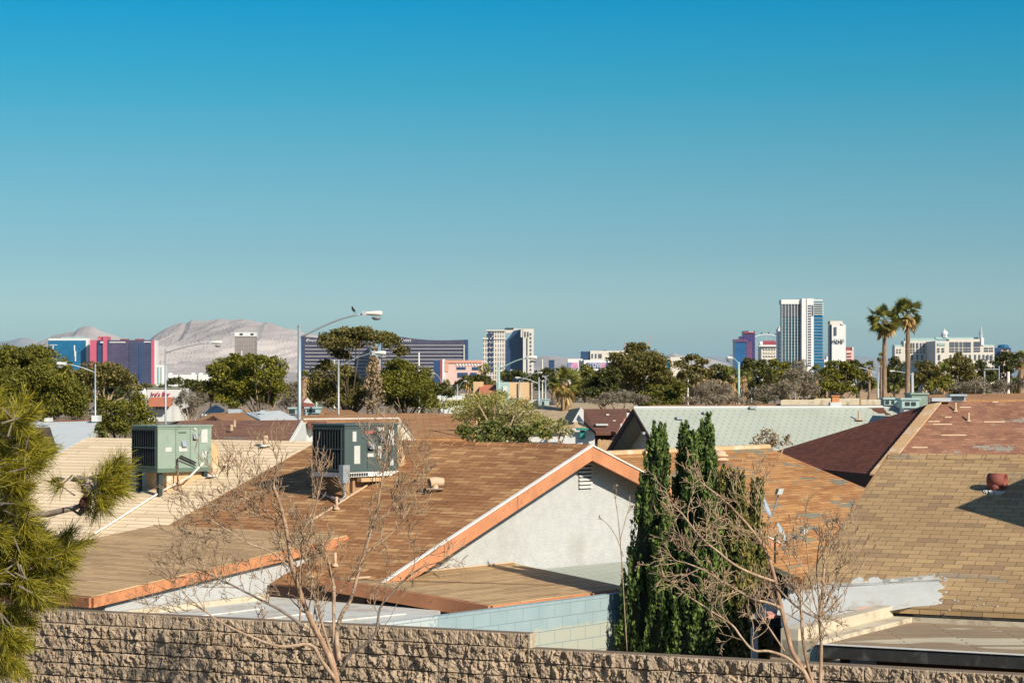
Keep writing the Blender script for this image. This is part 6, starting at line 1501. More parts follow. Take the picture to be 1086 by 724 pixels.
# ------------------------------------------------------------------ vegetation
def unit(a): return a / np.maximum(1e-9, np.linalg.norm(a, axis=-1, keepdims=True))
def leaf_quads(g, c, outward, size, aspect=1.6, align=0.5):
    """diamond-ish leaf faces at the points c"""
    n = len(c)
    nr = unit(outward * align + g.normal(0, 1, (n, 3)) * 0.75)
    a = unit(np.cross(nr, g.normal(0, 1, (n, 3)))); b = np.cross(nr, a)
    s = (size * g.uniform(0.6, 1.4, n))[:, None]
    return np.stack([c - a * s * aspect * .5, c + b * s * .5 - a * s * .1, c + a * s * aspect * .5, c - b * s * .5 + a * s * .1], 1)
def crown_quads(g, blobs, leaf, dens, sub=13, subr=0.42, jit=1.0, aspect=1.7):
    dens *= 1.7; subr *= 1.22
    """blobs: (centre, rx, ry, rz) in metres"""
    out = []
    for (c, rx, ry, rz) in blobs:
        c = np.array(c); r = np.array([rx, ry, rz])
        k = sub
        dirs = unit(g.normal(0, 1, (k, 3))); dirs[:, 2] = np.where(dirs[:, 2] < -0.5, -dirs[:, 2], dirs[:, 2])
        cen = c + dirs * r * g.uniform(0.35, 0.85, (k, 1)) * jit
        rad = g.uniform(0.6, 1.25, k) * subr
        tot = dens * rx * rz * math.pi / (leaf * leaf)
        for i in range(k):
            n = max(6, int(tot / k))
            d = unit(g.normal(0, 1, (n, 3)) + np.array([0, 0, 0.25]))
            p = cen[i] + d * r * rad[i] * (g.uniform(0.25, 1.08, (n, 1)) ** 0.5) * np.array([1, 1, 0.8])
            out.append(leaf_quads(g, p, d, leaf, aspect))
    return np.concatenate(out)
def px_blob(b, d, g, spread):
    px, py, rx, ry = b
    m_ = d / F
    off = g.uniform(-1, 1) * spread
    c = P(px, py, d + off)
    return (tuple(c), rx * m_ * 1.08, rx * m_ * 1.0, ry * m_ * 1.32)
def tree(name, label, blobs, d, leaf='pine_leaf', bark='bark_dark', trunk=None, seed=1, leafpx=1.65, dens=2.4, cat='tree', group=None, sub=13, subr=0.42, spread=None, limbs=True, tr=None, lean=None):
    g = np.random.default_rng(seed)
    xs = [b[0] for b in blobs]
    cx = trunk if trunk is not None else sum(b[0] * b[2] * b[3] for b in blobs) / sum(b[2] * b[3] for b in blobs)
    base = P(cx, HZ, d); base.z = 0
    t = thing(name, label, cat, base, group)
    spread = spread if spread is not None else 0.35 * (max(xs) - min(xs) + 10) * d / F
    bl = [px_blob(b, d, g, spread) for b in blobs]
    if isinstance(leaf, str): leaf = [leaf]
    if leaf[0] == 'grey_leaf': q = crown_quads(g, bl, leafpx * d / F * .42, dens * .20, sub, subr, aspect=8)
    else: q = crown_quads(g, bl, leafpx * d / F, dens, sub, subr)
    cr = quads_obj('crown', q, M[leaf[0]], t)
    # trunk and limbs
    lowest = min(c[2] - rz for c, rx, ry, rz in bl); top = max(c[2] for c, *_ in bl)
    r0 = tr or max(0.12, 0.035 * top)
    hub = V((base.x + (lean or 0), d, max(lowest * 0.9, top * 0.35)))
    mb = MB(); mb.tube([base, base * .5 + hub * .5 + V((g.uniform(-.1, .1), 0, 0)), hub], [r0 * 1.25, r0, r0 * .8], 8); tk = mb.build('trunk', M[bark], t, True)
    if limbs:
        mb = MB()
        for c, rx, ry, rz in bl:
            c = V(c); mid_ = hub * .45 + c * .55 + V((g.uniform(-.2, .2), g.uniform(-.2, .2), -0.1 * (c - hub).length))
            mb.tube([hub - Z * g.uniform(0, .4), mid_, c], [r0 * .38, r0 * .22, r0 * .08], 5)
        mb.build('limbs', M[bark], tk, True)
    return t
def auto_blobs(cx, top, bot, hw, seed, n=6):
    g = np.random.default_rng(seed); out = []
    h = bot - top
    out.append((cx + g.uniform(-.15, .15) * hw, top + h * .26, hw * .5, h * .26))
    for i in range(n - 1):
        f = (i + .5) / (n - 1)
        out.append((cx + (f * 2 - 1) * hw * .68 + g.uniform(-.1, .1) * hw, top + h * g.uniform(.38, .72), hw * g.uniform(.34, .48), h * g.uniform(.2, .32)))
    return out
# --- large trees on the left
tree('pine_tree', 'big rounded dark green pine at the far left edge', [(30, 400, 40, 22), (60, 420, 30, 18), (20, 438, 34, 10), (66, 438, 22, 9), (10, 410, 30, 20), (15, 388, 28, 18), (45, 385, 24, 16), (-12, 395, 22, 20), (62, 405, 20, 16), (30, 410, 34, 18), (75, 425, 16, 14), (50, 430, 30, 14), (5, 425, 26, 16), (84, 436, 10, 8), (28, 378, 20, 9)], 118, 'pine_leaf', seed=1, trunk=35, dens=3.4, sub=16)
tree('pine_tree', 'olive green pine with pale bare limbs in front of the plum glass tower', [(112, 402, 30, 10), (104, 396, 22, 9), (126, 400, 18, 10), (88, 402, 13, 8), (140, 410, 10, 7), (112, 408, 22, 7)], 122, 'pine_leaf_dull', 'twig_pale', seed=2, trunk=113, dens=3.0, tr=.22)
tree('broad_shrub', 'wide olive shrub growing below the pale limbed pine', [(120, 440, 20, 12), (140, 437, 18, 12), (104, 450, 12, 12), (155, 446, 14, 12), (128, 455, 22, 12), (148, 426, 12, 8), (110, 430, 10, 7)], 100, ['olive_leaf'], seed=3, trunk=128, dens=2.4, cat='shrub')
tree('mop_top_tree', 'bushy dark olive tree with pale forked trunks behind the grey lamp pole', [(258, 395, 30, 14), (250, 410, 24, 12), (245, 388, 17, 9), (270, 386, 15, 8), (290, 392, 13, 10), (232, 398, 14, 11), (258, 400, 24, 13), (285, 405, 18, 11), (225, 412, 9, 8), (245, 418, 18, 11), (272, 418, 15, 8), (296, 414, 9, 9), (240, 428, 14, 7), (288, 424, 8, 7), (268, 381, 8, 5), (250, 379, 7, 4)], 132, 'olive_leaf', 'twig_pale', seed=4, trunk=276, dens=3.3, tr=.16)
for (x0, x1, lab) in ((278, 284, 0), (281, 289, 0)): pass
tree('umbrella_pine', 'tall umbrella pine with separate flat clumps in front of the bronze towers', [(378, 358, 28, 8), (356, 418, 26, 12), (362, 357, 20, 8), (384, 355, 14, 7), (346, 364, 10, 8), (372, 366, 22, 7), (404, 360, 13, 7), (418, 366, 10, 8), (425, 375, 9, 6), (360, 376, 14, 7), (345, 392, 14, 8), (362, 395, 14, 7), (337, 405, 12, 8), (355, 410, 18, 9), (372, 405, 12, 8), (340, 420, 12, 8), (365, 425, 20, 8), (384, 418, 10, 8), (412, 358, 10, 5)], 140, 'pine_leaf_dull', 'bark_dark', seed=5, trunk=371, dens=3.0, sub=14, tr=.2)
tree('dead_conifer', 'brown dead conifer standing inside the umbrella pine', [(396, 372, 4, 8), (396, 384, 6, 9), (397, 396, 8, 9), (396, 408, 9, 9), (397, 421, 10, 10), (396, 432, 9, 7)], 133, 'dry_leaf', 'bark_grey', seed=6, trunk=396, dens=2.2, spread=.2)
tree('olive_tree', 'broad green tree right of the brown dead conifer', [(430, 408, 26, 18), (420, 395, 14, 10), (435, 402, 14, 10), (412, 410, 12, 12), (428, 418, 18, 12), (446, 412, 12, 10), (455, 424, 10, 9), (440, 430, 18, 8), (415, 428, 12, 8), (424, 388, 9, 6)], 136, 'pine_leaf', seed=7, trunk=430, dens=3.4)
tree('dark_broadleaf_tree', 'dark green tree behind the pale low building', [(468, 414, 9, 7), (455, 409, 8, 6), (476, 419, 7, 5)], 220, 'dark_leaf', seed=8, dens=3)
tree('feathery_tree', 'feathery pale olive tree behind the thin lamp pole in the middle', [(505, 432, 16, 10), (525, 430, 18, 10), (548, 434, 18, 9), (490, 442, 13, 10), (515, 446, 24, 10), (545, 448, 22, 10), (568, 446, 12, 9), (530, 421, 12, 6), (505, 424, 10, 6), (575, 455, 10, 7)], 86, 'feather_leaf', 'twig_pale', seed=9, trunk=528, dens=1.5, leafpx=1.25, sub=26, subr=.55)
tree('dark_shrub', 'darker leafy shrub low in front of the feathery tree', [(495, 462, 12, 9), (515, 460, 14, 10), (538, 462, 16, 10), (560, 460, 14, 9), (578, 463, 10, 7), (520, 470, 20, 8), (550, 471, 20, 7), (527, 452, 8, 5), (568, 453, 7, 5)], 76, 'shrub_leaf', seed=10, trunk=535, dens=2.6, leafpx=2.3, cat='shrub')
tree('straw_shrub', 'pale straw coloured shrub at the right side of the feathery tree', [(588, 457, 10, 7), (600, 460, 9, 6), (580, 449, 10, 6), (596, 449, 8, 4)], 84, 'feather_leaf', 'twig_pale', seed=111, dens=1.2, leafpx=1.6, cat='shrub')
# --- pines right of centre
tree('pine_tree', 'tall layered pine with a high rounded top right of the white mural building', [(682, 396, 30, 16), (674, 384, 18, 10), (674, 374, 14, 8), (690, 382, 14, 9), (655, 381, 12, 6), (664, 390, 18, 9), (690, 394, 18, 9), (705, 402, 12, 9), (672, 402, 24, 8), (650, 393, 9, 5), (697, 412, 16, 9), (680, 368, 8, 4), (715, 410, 8, 8)], 165, 'pine_leaf_dull', seed=11, trunk=682, dens=3.4, sub=16)
tree('dark_pine', 'near black dense conifer at the left foot of the layered pine', [(642, 402, 9, 8), (634, 410, 12, 8), (652, 398, 8, 6), (628, 416, 9, 6), (645, 412, 12, 7)], 160, 'dark_leaf', seed=12, dens=4)
tree('olive_pine', 'sunlit olive pine at the right foot of the layered pine', [(700, 418, 16, 10), (715, 424, 12, 8), (686, 425, 12, 8), (722, 415, 8, 8), (705, 430, 18, 6)], 155, 'pine_leaf', seed=13, dens=3.4)
tree('round_bush_tree', 'round mid green tree left of the layered pine', [(622, 396, 10, 7), (612, 402, 7, 6), (630, 402, 8, 6), (622, 408, 12, 6)], 230, 'pine_leaf', seed=14, dens=3)
tree('dry_brush', 'pale dry brush below the layered pine', [(645, 423, 12, 5), (662, 421, 14, 6), (680, 424, 12, 5), (632, 427, 8, 3), (655, 427, 20, 4)], 150, 'grey_leaf', 'twig_pale', seed=15, dens=1.8, leafpx=1.5, cat='shrub')
tree('pine_tree', 'open crowned pine right of the blue glass corner', [(733, 381, 10, 5), (722, 388, 9, 5), (745, 386, 8, 5), (735, 394, 14, 6), (750, 396, 9, 6), (738, 404, 12, 6), (726, 400, 8, 6)], 210, 'pine_leaf_dull', seed=16, trunk=735, dens=2.8)
tree('pine_tree', 'flat topped pine between the open crowned pine and the violet tower', [(762, 391, 10, 5), (772, 396, 10, 6), (756, 402, 12, 6), (770, 406, 12, 6)], 215, 'dark_leaf', seed=17, dens=3)
tree('dry_brush', 'wide grey dry brush over the left half of the mint ridge', [(745, 418, 14, 7), (765, 416, 14, 8), (735, 426, 12, 5), (758, 425, 20, 5), (780, 424, 10, 5), (752, 410, 12, 5), (795, 427, 12, 3)], 145, 'grey_leaf', 'twig_pale', seed=18, dens=1.8, leafpx=1.5, cat='shrub')
tree('tan_shrub', 'tan leaved shrub just above the wide grey brush', [(752, 406, 10, 4), (765, 408, 10, 4), (742, 410, 8, 4)], 170, 'dry_leaf', seed=118, dens=2, leafpx=1.6, cat='shrub')
tree('dark_broadleaf_tree', 'dark leafy tree under the violet tower', [(795, 386, 9, 6), (808, 390, 9, 7), (795, 396, 12, 8), (812, 402, 12, 8), (800, 410, 14, 7)], 205, 'dark_leaf', seed=19, dens=3.6)
tree('olive_tree', 'olive green tree under the cream mansard hotel', [(822, 388, 11, 6), (834, 392, 10, 7), (825, 400, 13, 8), (842, 402, 9, 8)], 215, 'pine_leaf', seed=20, dens=3)
tree('bare_tree', 'grey leafless spreading tree under the tallest tower', [(848, 390, 9, 8), (842, 402, 14, 9), (856, 402, 12, 8), (832, 412, 16, 8), (850, 414, 16, 8), (820, 418, 14, 6), (862, 415, 8, 7)], 160, 'grey_leaf', 'twig_pale', seed=21, trunk=845, dens=1.5, leafpx=1.4)
tree('grey_brush', 'dark grey brush behind the tan parapet at its left end', [(805, 417, 10, 6), (815, 422, 10, 4), (797, 420, 9, 5)], 158, 'grey_leaf', 'bark_grey', seed=121, dens=1.8, leafpx=1.5, cat='shrub')
tree('olive_tree', 'broad rounded tree below the lettered white tower', [(886, 390, 11, 7), (898, 393, 10, 7), (880, 400, 12, 8), (895, 403, 14, 8), (908, 400, 8, 7)], 225, 'pine_leaf', seed=22, dens=3)
tree('dark_broadleaf_tree', 'small dark domed tree left of the small palms', [(905, 386, 7, 4), (912, 391, 7, 5), (902, 392, 7, 5), (915, 400, 9, 8)], 245, 'dark_leaf', seed=23, dens=3.4)
tree('hedge_shrub', 'long olive hedge left of the dirt bank', [(880, 413, 12, 6), (895, 412, 12, 6), (870, 416, 8, 5), (904, 415, 6, 5)], 200, 'olive_leaf', seed=24, dens=3, cat='shrub')
tree('pine_tree', 'dense dark pine between and behind the two tall palms', [(951, 386, 9, 6), (946, 396, 9, 8), (955, 402, 9, 8), (948, 411, 9, 6)], 240, 'dark_leaf', seed=25, dens=3.6)
tree('olive_tree', 'rounded tree right of the tall palms below the hotel shadow', [(980, 392, 12, 7), (994, 393, 10, 7), (975, 402, 9, 7), (988, 404, 14, 7)], 225, 'pine_leaf_dull', seed=26, dens=3)
tree('olive_tree', 'tall rounded tree in front of the cream hotel pavilion', [(1017, 380, 8, 5), (1008, 387, 10, 6), (1024, 389, 11, 7), (1016, 398, 14, 7), (1030, 400, 9, 6)], 220, 'pine_leaf_dull', seed=27, dens=3.2)
tree('olive_shrub', 'low olive shrub beside the pale tent gabled shed', [(992, 408, 10, 5), (1002, 406, 9, 6), (1008, 412, 10, 4), (985, 412, 6, 3)], 200, 'olive_leaf', seed=28, dens=3, cat='shrub')
tree('dark_broadleaf_tree', 'dark tree right of the hotel pavilion, left of the crossbar poles', [(1040, 390, 9, 6), (1048, 396, 10, 7), (1036, 402, 10, 6), (1050, 404, 10, 6)], 230, 'dark_leaf', seed=29, dens=3)
tree('pine_tree', 'feathery dark pine in front of the blue domed building', [(1068, 378, 8, 6), (1060, 384, 9, 5), (1074, 388, 9, 6), (1064, 395, 12, 6), (1070, 403, 10, 5)], 235, 'dark_leaf', seed=30, dens=2.6)
tree('dry_brush', 'pale leafless brush behind the maroon ridge at right', [(1024, 410, 12, 5), (1036, 407, 12, 6), (1014, 413, 8, 4), (1048, 412, 10, 4), (1030, 416, 14, 3)], 190, 'grey_leaf', 'twig_pale', seed=31, dens=1.6, leafpx=1.4, cat='shrub')
tree('dry_brush', 'pale leafless brush at the right edge under the white stub pole', [(1062, 409, 8, 5), (1072, 412, 10, 5), (1084, 408, 8, 6), (1058, 414, 8, 3)], 190, 'grey_leaf', 'twig_pale', seed=32, dens=1.8, leafpx=1.5, cat='shrub')
tree('olive_tree', 'dark tree beyond the shaggy palm, left of the round mid green tree', [(583, 396, 9, 6), (572, 402, 9, 6), (600, 399, 8, 6), (590, 405, 12, 6)], 300, 'dark_leaf', seed=33, dens=3)
tree('olive_tree', 'dark trees in a row beyond the tan shop roof', [(548, 398, 10, 5), (536, 400, 9, 4), (560, 402, 9, 5)], 380, 'dark_leaf', seed=34, dens=3)
tree('dark_broadleaf_tree', 'dark tree left of the tan shop below the pink mall', [(500, 404, 9, 5), (512, 402, 9, 5), (490, 407, 8, 4), (508, 408, 10, 4)], 360, 'dark_leaf', seed=35, dens=3)
tree('bare_tree', 'two leaning leafless grey green palms left of the bushy tree', [(196, 422, 7, 8), (206, 428, 8, 9), (213, 424, 7, 7), (188, 428, 6, 6), (200, 438, 9, 6)], 128, 'grey_leaf', 'twig_pale', seed=36, dens=1.6, leafpx=1.5)
tree('dark_shrub', 'dark trees under the long white hall', [(190, 405, 9, 4), (204, 408, 10, 5), (216, 408, 8, 4), (180, 407, 6, 4)], 420, 'dark_leaf', seed=37, dens=3)
tree('grey_leaf_tree', 'thin grey leaved tree between the bushy tree and the tall lamp pole', [(304, 420, 7, 8), (312, 426, 8, 8), (302, 430, 7, 6), (310, 412, 5, 6)], 150, 'grey_leaf', 'twig_pale', seed=38, dens=1.6, leafpx=1.5)
tree('dark_shrub', 'dark bush at the corner of the white flat roofed house', [(104, 457, 5, 6), (109, 462, 5, 6)], 86, 'shrub_leaf', seed=39, dens=2.5, cat='shrub')
tree('hedge_shrub', 'low pale green bushes right of the russet roof, before the pale low building', [(462, 431, 10, 4), (478, 430, 10, 4), (492, 428, 8, 4)], 150, 'feather_leaf', seed=40, dens=2.4, cat='shrub')
tree('straw_shrub', 'straw coloured bare shrub in front of the mint roof', [(812, 462, 9, 7), (822, 466, 9, 7), (803, 469, 9, 6), (833, 468, 7, 7), (818, 473, 16, 5)], 70, 'dry_leaf', 'twig_pale', seed=41, dens=.9, leafpx=1.6, cat='shrub')
# --- the band of trees that closes the view below the skyline
bg_ = np.random.default_rng(99)
kinds = ['dark_leaf', 'pine_leaf_dull', 'pine_leaf']
for i in range(46):
    x = -20 + i * 24.6 + bg_.uniform(-8, 8); d = bg_.uniform(430, 760)
    tp = HZ - bg_.uniform(0, 5) + (3 if x < 560 else 0); hw = bg_.uniform(11, 17)
    tree('distant_tree', 'small far tree in the green band along the foot of the skyline', auto_blobs(x, tp, HZ + 12, hw, 500 + i, 5), d, kinds[i % 3], seed=600 + i, dens=2.6, leafpx=1.9, group='far trees along the foot of the skyline', limbs=False, sub=9)
for i in range(34):
    x = -10 + i * 33.0 + bg_.uniform(-10, 10)
    if 140 < x < 218 or 452 < x < 592 or 872 < x < 948: continue
    d = bg_.uniform(270, 390); tp = bg_.uniform(395, 402) + (4 if x < 330 else 0)
    tree('band_tree', 'low rounded tree in the middle band behind the roofs', auto_blobs(x, tp, 436, bg_.uniform(15, 21), 900 + i, 6), d, kinds[i % 2], seed=950 + i, dens=2.4, leafpx=1.8, group='low trees in the middle band behind the roofs', limbs=False, sub=10)
# --- palms
def palm(name, label, px, ytop, d, rpx, nleaf=34, seed=1, skirt=0.35, trunk_r=.22, dry=0.25, ybase=None, lean=0.0):
    g = np.random.default_rng(seed)
    m_ = d / F; Rr = rpx * m_
    top = P(px, ytop + rpx * .95, d)
    t = thing(name, label, 'palm', (top.x + lean, d, 0), 'palms')
    mb = MB(); n = 14
    pts = [V((top.x + lean * (1 - i / n) ** 2, d, top.z * i / n)) for i in range(n + 1)]
    mb.tube(pts, [trunk_r * (1.25 if i == 0 else 1.0 - .25 * i / n) * (1 + .10 * g.uniform(-1, 1)) for i in range(n + 1)], 9); mb.build('trunk', M['bark_palm'], t)
    def fans(k, elo, ehi, rlo, rhi, droop, nb=11):
        out = []
        for i in range(k):
            az = g.uniform(0, 2 * math.pi); elv = g.uniform(elo, ehi) * (1 if i % 3 else .6)
            dr = np.array([math.cos(az) * math.cos(elv), math.sin(az) * math.cos(elv), math.sin(elv)])
            L = Rr * g.uniform(rlo, rhi); hub = np.array(top) + dr * L * .5
            side = unit(np.cross(dr, [0, 0, 1.0]) + 1e-6); up = np.cross(side, dr)
            tw_ = g.uniform(-1.2, 1.2); side, up = side * math.cos(tw_) + up * math.sin(tw_), up * math.cos(tw_) - side * math.sin(tw_)
            for j in range(nb):
                f = (j / (nb - 1) - .5) * 2
                ang = f * 1.25
                bd_ = dr * math.cos(ang) + side * math.sin(ang) + up * 0.15 * (1 - abs(f))
                l2 = L * .58 * (1 - .18 * abs(f)) * g.uniform(.85, 1.1)
                e = hub + bd_ * l2 + np.array([0, 0, -droop * l2 * (0.35 + .5 * abs(f))])
                mid_ = hub + bd_ * l2 * .55 + np.array([0, 0, -droop * l2 * .12])
                wv = unit(np.cross(bd_, up)) * L * .042
                out.append([hub, mid_ + wv, e, mid_ - wv])
            pw = side * L * .012
            out.append([np.array(top) - pw, np.array(top) + pw, hub + pw, hub - pw])
        return np.array(out)
    quads_obj('fronds', fans(int(nleaf * 1.0), -.95, 1.5, .6, 1.1, .16, 12), M['palm_leaf'], t)
    if dry > 0:
        quads_obj('dry_fronds', fans(int(nleaf * dry * .6) + 2, -1.35, -.75, .6, .9, .8), M['palm_dry'], t)
    if skirt > 0:
        out = []
        H_ = skirt * top.z
        for i in range(int(140 * max(.4, skirt))):
            z0 = top.z - g.uniform(0, 1) * H_; az = g.uniform(0, 2 * math.pi); rr = g.uniform(.6, 1.3) * Rr * .22
            a = np.array([top.x + trunk_r * math.cos(az), d + trunk_r * math.sin(az), z0]); l = g.uniform(.6, 1.2) * Rr * .5
            e = a + np.array([math.cos(az) * rr, math.sin(az) * rr, -l]); s_ = unit(np.cross(e - a, g.normal(0, 1, 3))) * l * .12
            out.append([a, (a + e) / 2 + s_, e, (a + e) / 2 - s_])
        quads_obj('dead_skirt', np.array(out), M['palm_dry'], t)
    return t
palm('fan_palm', 'left one of the two tall slim palms', 938, 320, 200, 20.5, 44, 1, .10, .24, .2)
palm('fan_palm', 'right and taller one of the two tall slim palms', 963, 314, 205, 20.5, 44, 2, .08, .27, .2, lean=-.12)
palm('fan_palm', 'short shaggy palm with a golden dead skirt beside the tan shop', 599, 385, 150, 21, 40, 3, .95, .35, .8)
palm('fan_palm', 'shaggy palm with hanging brown skirt in front of the tall pale lamp', 776, 387, 172, 12, 26, 4, .9, .3, .6)
palm('fan_palm', 'green bushy palm right of the tall pale lamp', 789, 390, 175, 9, 24, 14, .8, .25, .5)
palm('fan_palm', 'small far palm left of the stone twin tower', 514, 383.5, 420, 8, 22, 5, .3, .3, .2)
palm('fan_palm', 'short palm directly below the stone twin tower', 536, 391, 380, 9, 24, 6, .3, .3, .3)
palm('fan_palm', 'short palm below the coral cornice of the pink mall', 496, 396, 330, 9, 22, 7, .5, .3, .4)
palm('fan_palm', 'thin far palm at the right end of the pink mall', 507, 396, 400, 6, 18, 8, .3, .25, .2)
palm('fan_palm', 'palm half hidden behind the tall grey lamp pole', 322, 391, 170, 9, 24, 9, .8, .3, .7)
palm('fan_palm', 'small dark palm low between lettered tower and tall palms', 922, 381.5, 330, 7.5, 22, 10, .2, .2, .2)
palm('fan_palm', 'slender small palm close left of the tall palm pair', 934.5, 373, 330, 6.5, 20, 11, .2, .2, .2)
palm('fan_palm', 'bushy palm in front of the cream hotel pavilion', 1001, 384, 215, 13, 30, 12, .5, .3, .4)
palm('fan_palm', 'palm cut by the right edge of the picture', 1083, 369, 190, 13, 30, 13, .5, .3, .4)
palm('fan_palm', 'palm with brown skirt right of the bare tree under the tallest tower', 866, 385, 235, 9, 24, 15, .5, .22, .5)
palm('fan_palm', 'palm with drooping fronds beside the wooden utility pole', 876.5, 388, 232, 8, 24, 16, .6, .22, .5)
palm('fan_palm', 'small palm beside the swept bronze tower', 473, 401, 340, 6, 18, 17, .7, .25, .6)
palm('fan_palm', 'low palm tuft between the two tall palm trunks', 950, 406, 195, 7, 26, 18, 0, .2, .1)

# --- italian cypresses behind the block wall
def cypress(label, base_px, tip, d, rmax_px, seed, leaf='cypress_leaf', n=9000, lumps=26):
    g = np.random.default_rng(seed)
    b = P(base_px, HZ, d); b.z = 0.0
    tp = P(tip[0], tip[1], d)
    t = thing('italian_cypress', label, 'cypress', b, 'italian cypresses behind the block wall')
    Hh = tp.z; m_ = d / F; Rm = rmax_px * m_
    ax = np.array(tp) - np.array(b)
    def prof(f): return Rm * np.clip(1.12 * (1 - f) ** 0.62 * (0.9 + .1 * np.minimum(1, f * 3)) , 0, 1.05)
    # sprays: upright plumes set round the column
    outp = []
    npl = lumps * 8
    for i in range(npl):
        f = g.uniform(0.05, .97) ** .9; az = g.uniform(0, 2 * math.pi); r = prof(f) * g.uniform(.45, .98)
        c = np.array(b) + ax * f + np.array([math.cos(az) * r, math.sin(az) * r, 0])
        ln = (0.20 + .34 * g.uniform()) * (0.45 + .8 * (1 - f)); w = .045 + .07 * (1 - f) * g.uniform(.5, 1)
        k = max(8, int(n / npl))
        h = g.uniform(0, 1, k)
        dirs = unit(g.normal(0, 1, (k, 3)) * np.array([1, 1, .35]))
        p = c + np.stack([np.zeros(k), np.zeros(k), (h - .3) * ln * 1.5], 1) + np.stack([math.cos(az) * h * .05, math.sin(az) * h * .05, np.zeros(k)], 1) + dirs * (w * (1.05 - h * .75))[:, None]
        upv = np.array([math.cos(az) * .25, math.sin(az) * .25, 1.0])
        s = g.uniform(.02, .042, k)[:, None]
        a = unit(upv + g.normal(0, .45, (k, 3))); bb = unit(np.cross(a, dirs + g.normal(0, .4, (k, 3))))
        outp.append(np.stack([p - a * s * 1.1, p + bb * s * .55, p + a * s * 1.5, p - bb * s * .55], 1))
    # wisps at the tip
    k = 260; h = g.uniform(0, 1, k); p = np.array(b) + ax * (0.93 + .085 * h)[:, None] + g.normal(0, 1, (k, 3)) * np.array([.05, .05, .02]) * (1.15 - h)[:, None]
    a = unit(np.array([0, 0, 1.0]) + g.normal(0, .4, (k, 3))); bb = unit(np.cross(a, g.normal(0, 1, (k, 3)))); s = g.uniform(.02, .04, k)[:, None]
    outp.append(np.stack([p - a * s, p + bb * s * .5, p + a * s * 1.5, p - bb * s * .5], 1))
    quads_obj('foliage', np.concatenate(outp), M[leaf], t)
    mb = MB(); mb.tube([b, b + V(ax) * .5, b + V(ax) * .95], [.10, .06, .015], 7); mb.build('trunk', M['bark_dark'], t)
    # near-black core filling the inside, the shade between sprays in its colour
    mb = MB(); mb.tube([b + V(ax) * f for f in (.02, .2, .4, .6, .8, .9)], [float(prof(np.array(f))) * .76 for f in (.02, .2, .4, .6, .8, .9)], 9); mb.build('shade_core', M['cypress_shade'], t)
M['cypress_shade'] = plain('cypress_shade', (0.022, 0.024, 0.012), 0.95, 0.4, 12)
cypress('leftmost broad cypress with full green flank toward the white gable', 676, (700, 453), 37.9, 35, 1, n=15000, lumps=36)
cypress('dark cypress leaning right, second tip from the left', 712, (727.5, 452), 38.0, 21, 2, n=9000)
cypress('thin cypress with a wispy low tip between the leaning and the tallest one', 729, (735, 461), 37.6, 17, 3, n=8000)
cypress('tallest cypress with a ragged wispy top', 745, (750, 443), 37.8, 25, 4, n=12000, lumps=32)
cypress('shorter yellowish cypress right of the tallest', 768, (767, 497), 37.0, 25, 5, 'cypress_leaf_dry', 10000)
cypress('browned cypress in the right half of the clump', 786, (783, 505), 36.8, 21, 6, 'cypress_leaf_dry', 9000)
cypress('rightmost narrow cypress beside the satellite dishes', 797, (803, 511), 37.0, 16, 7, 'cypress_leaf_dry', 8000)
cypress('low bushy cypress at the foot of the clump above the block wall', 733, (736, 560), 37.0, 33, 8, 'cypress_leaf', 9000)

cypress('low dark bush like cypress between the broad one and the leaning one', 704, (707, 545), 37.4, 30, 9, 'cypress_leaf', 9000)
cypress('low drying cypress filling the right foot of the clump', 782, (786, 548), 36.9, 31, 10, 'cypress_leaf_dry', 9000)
cypress('low green cypress in the middle of the clump, under the tallest', 752, (756, 530), 36.8, 28, 11, 'cypress_leaf', 9000)

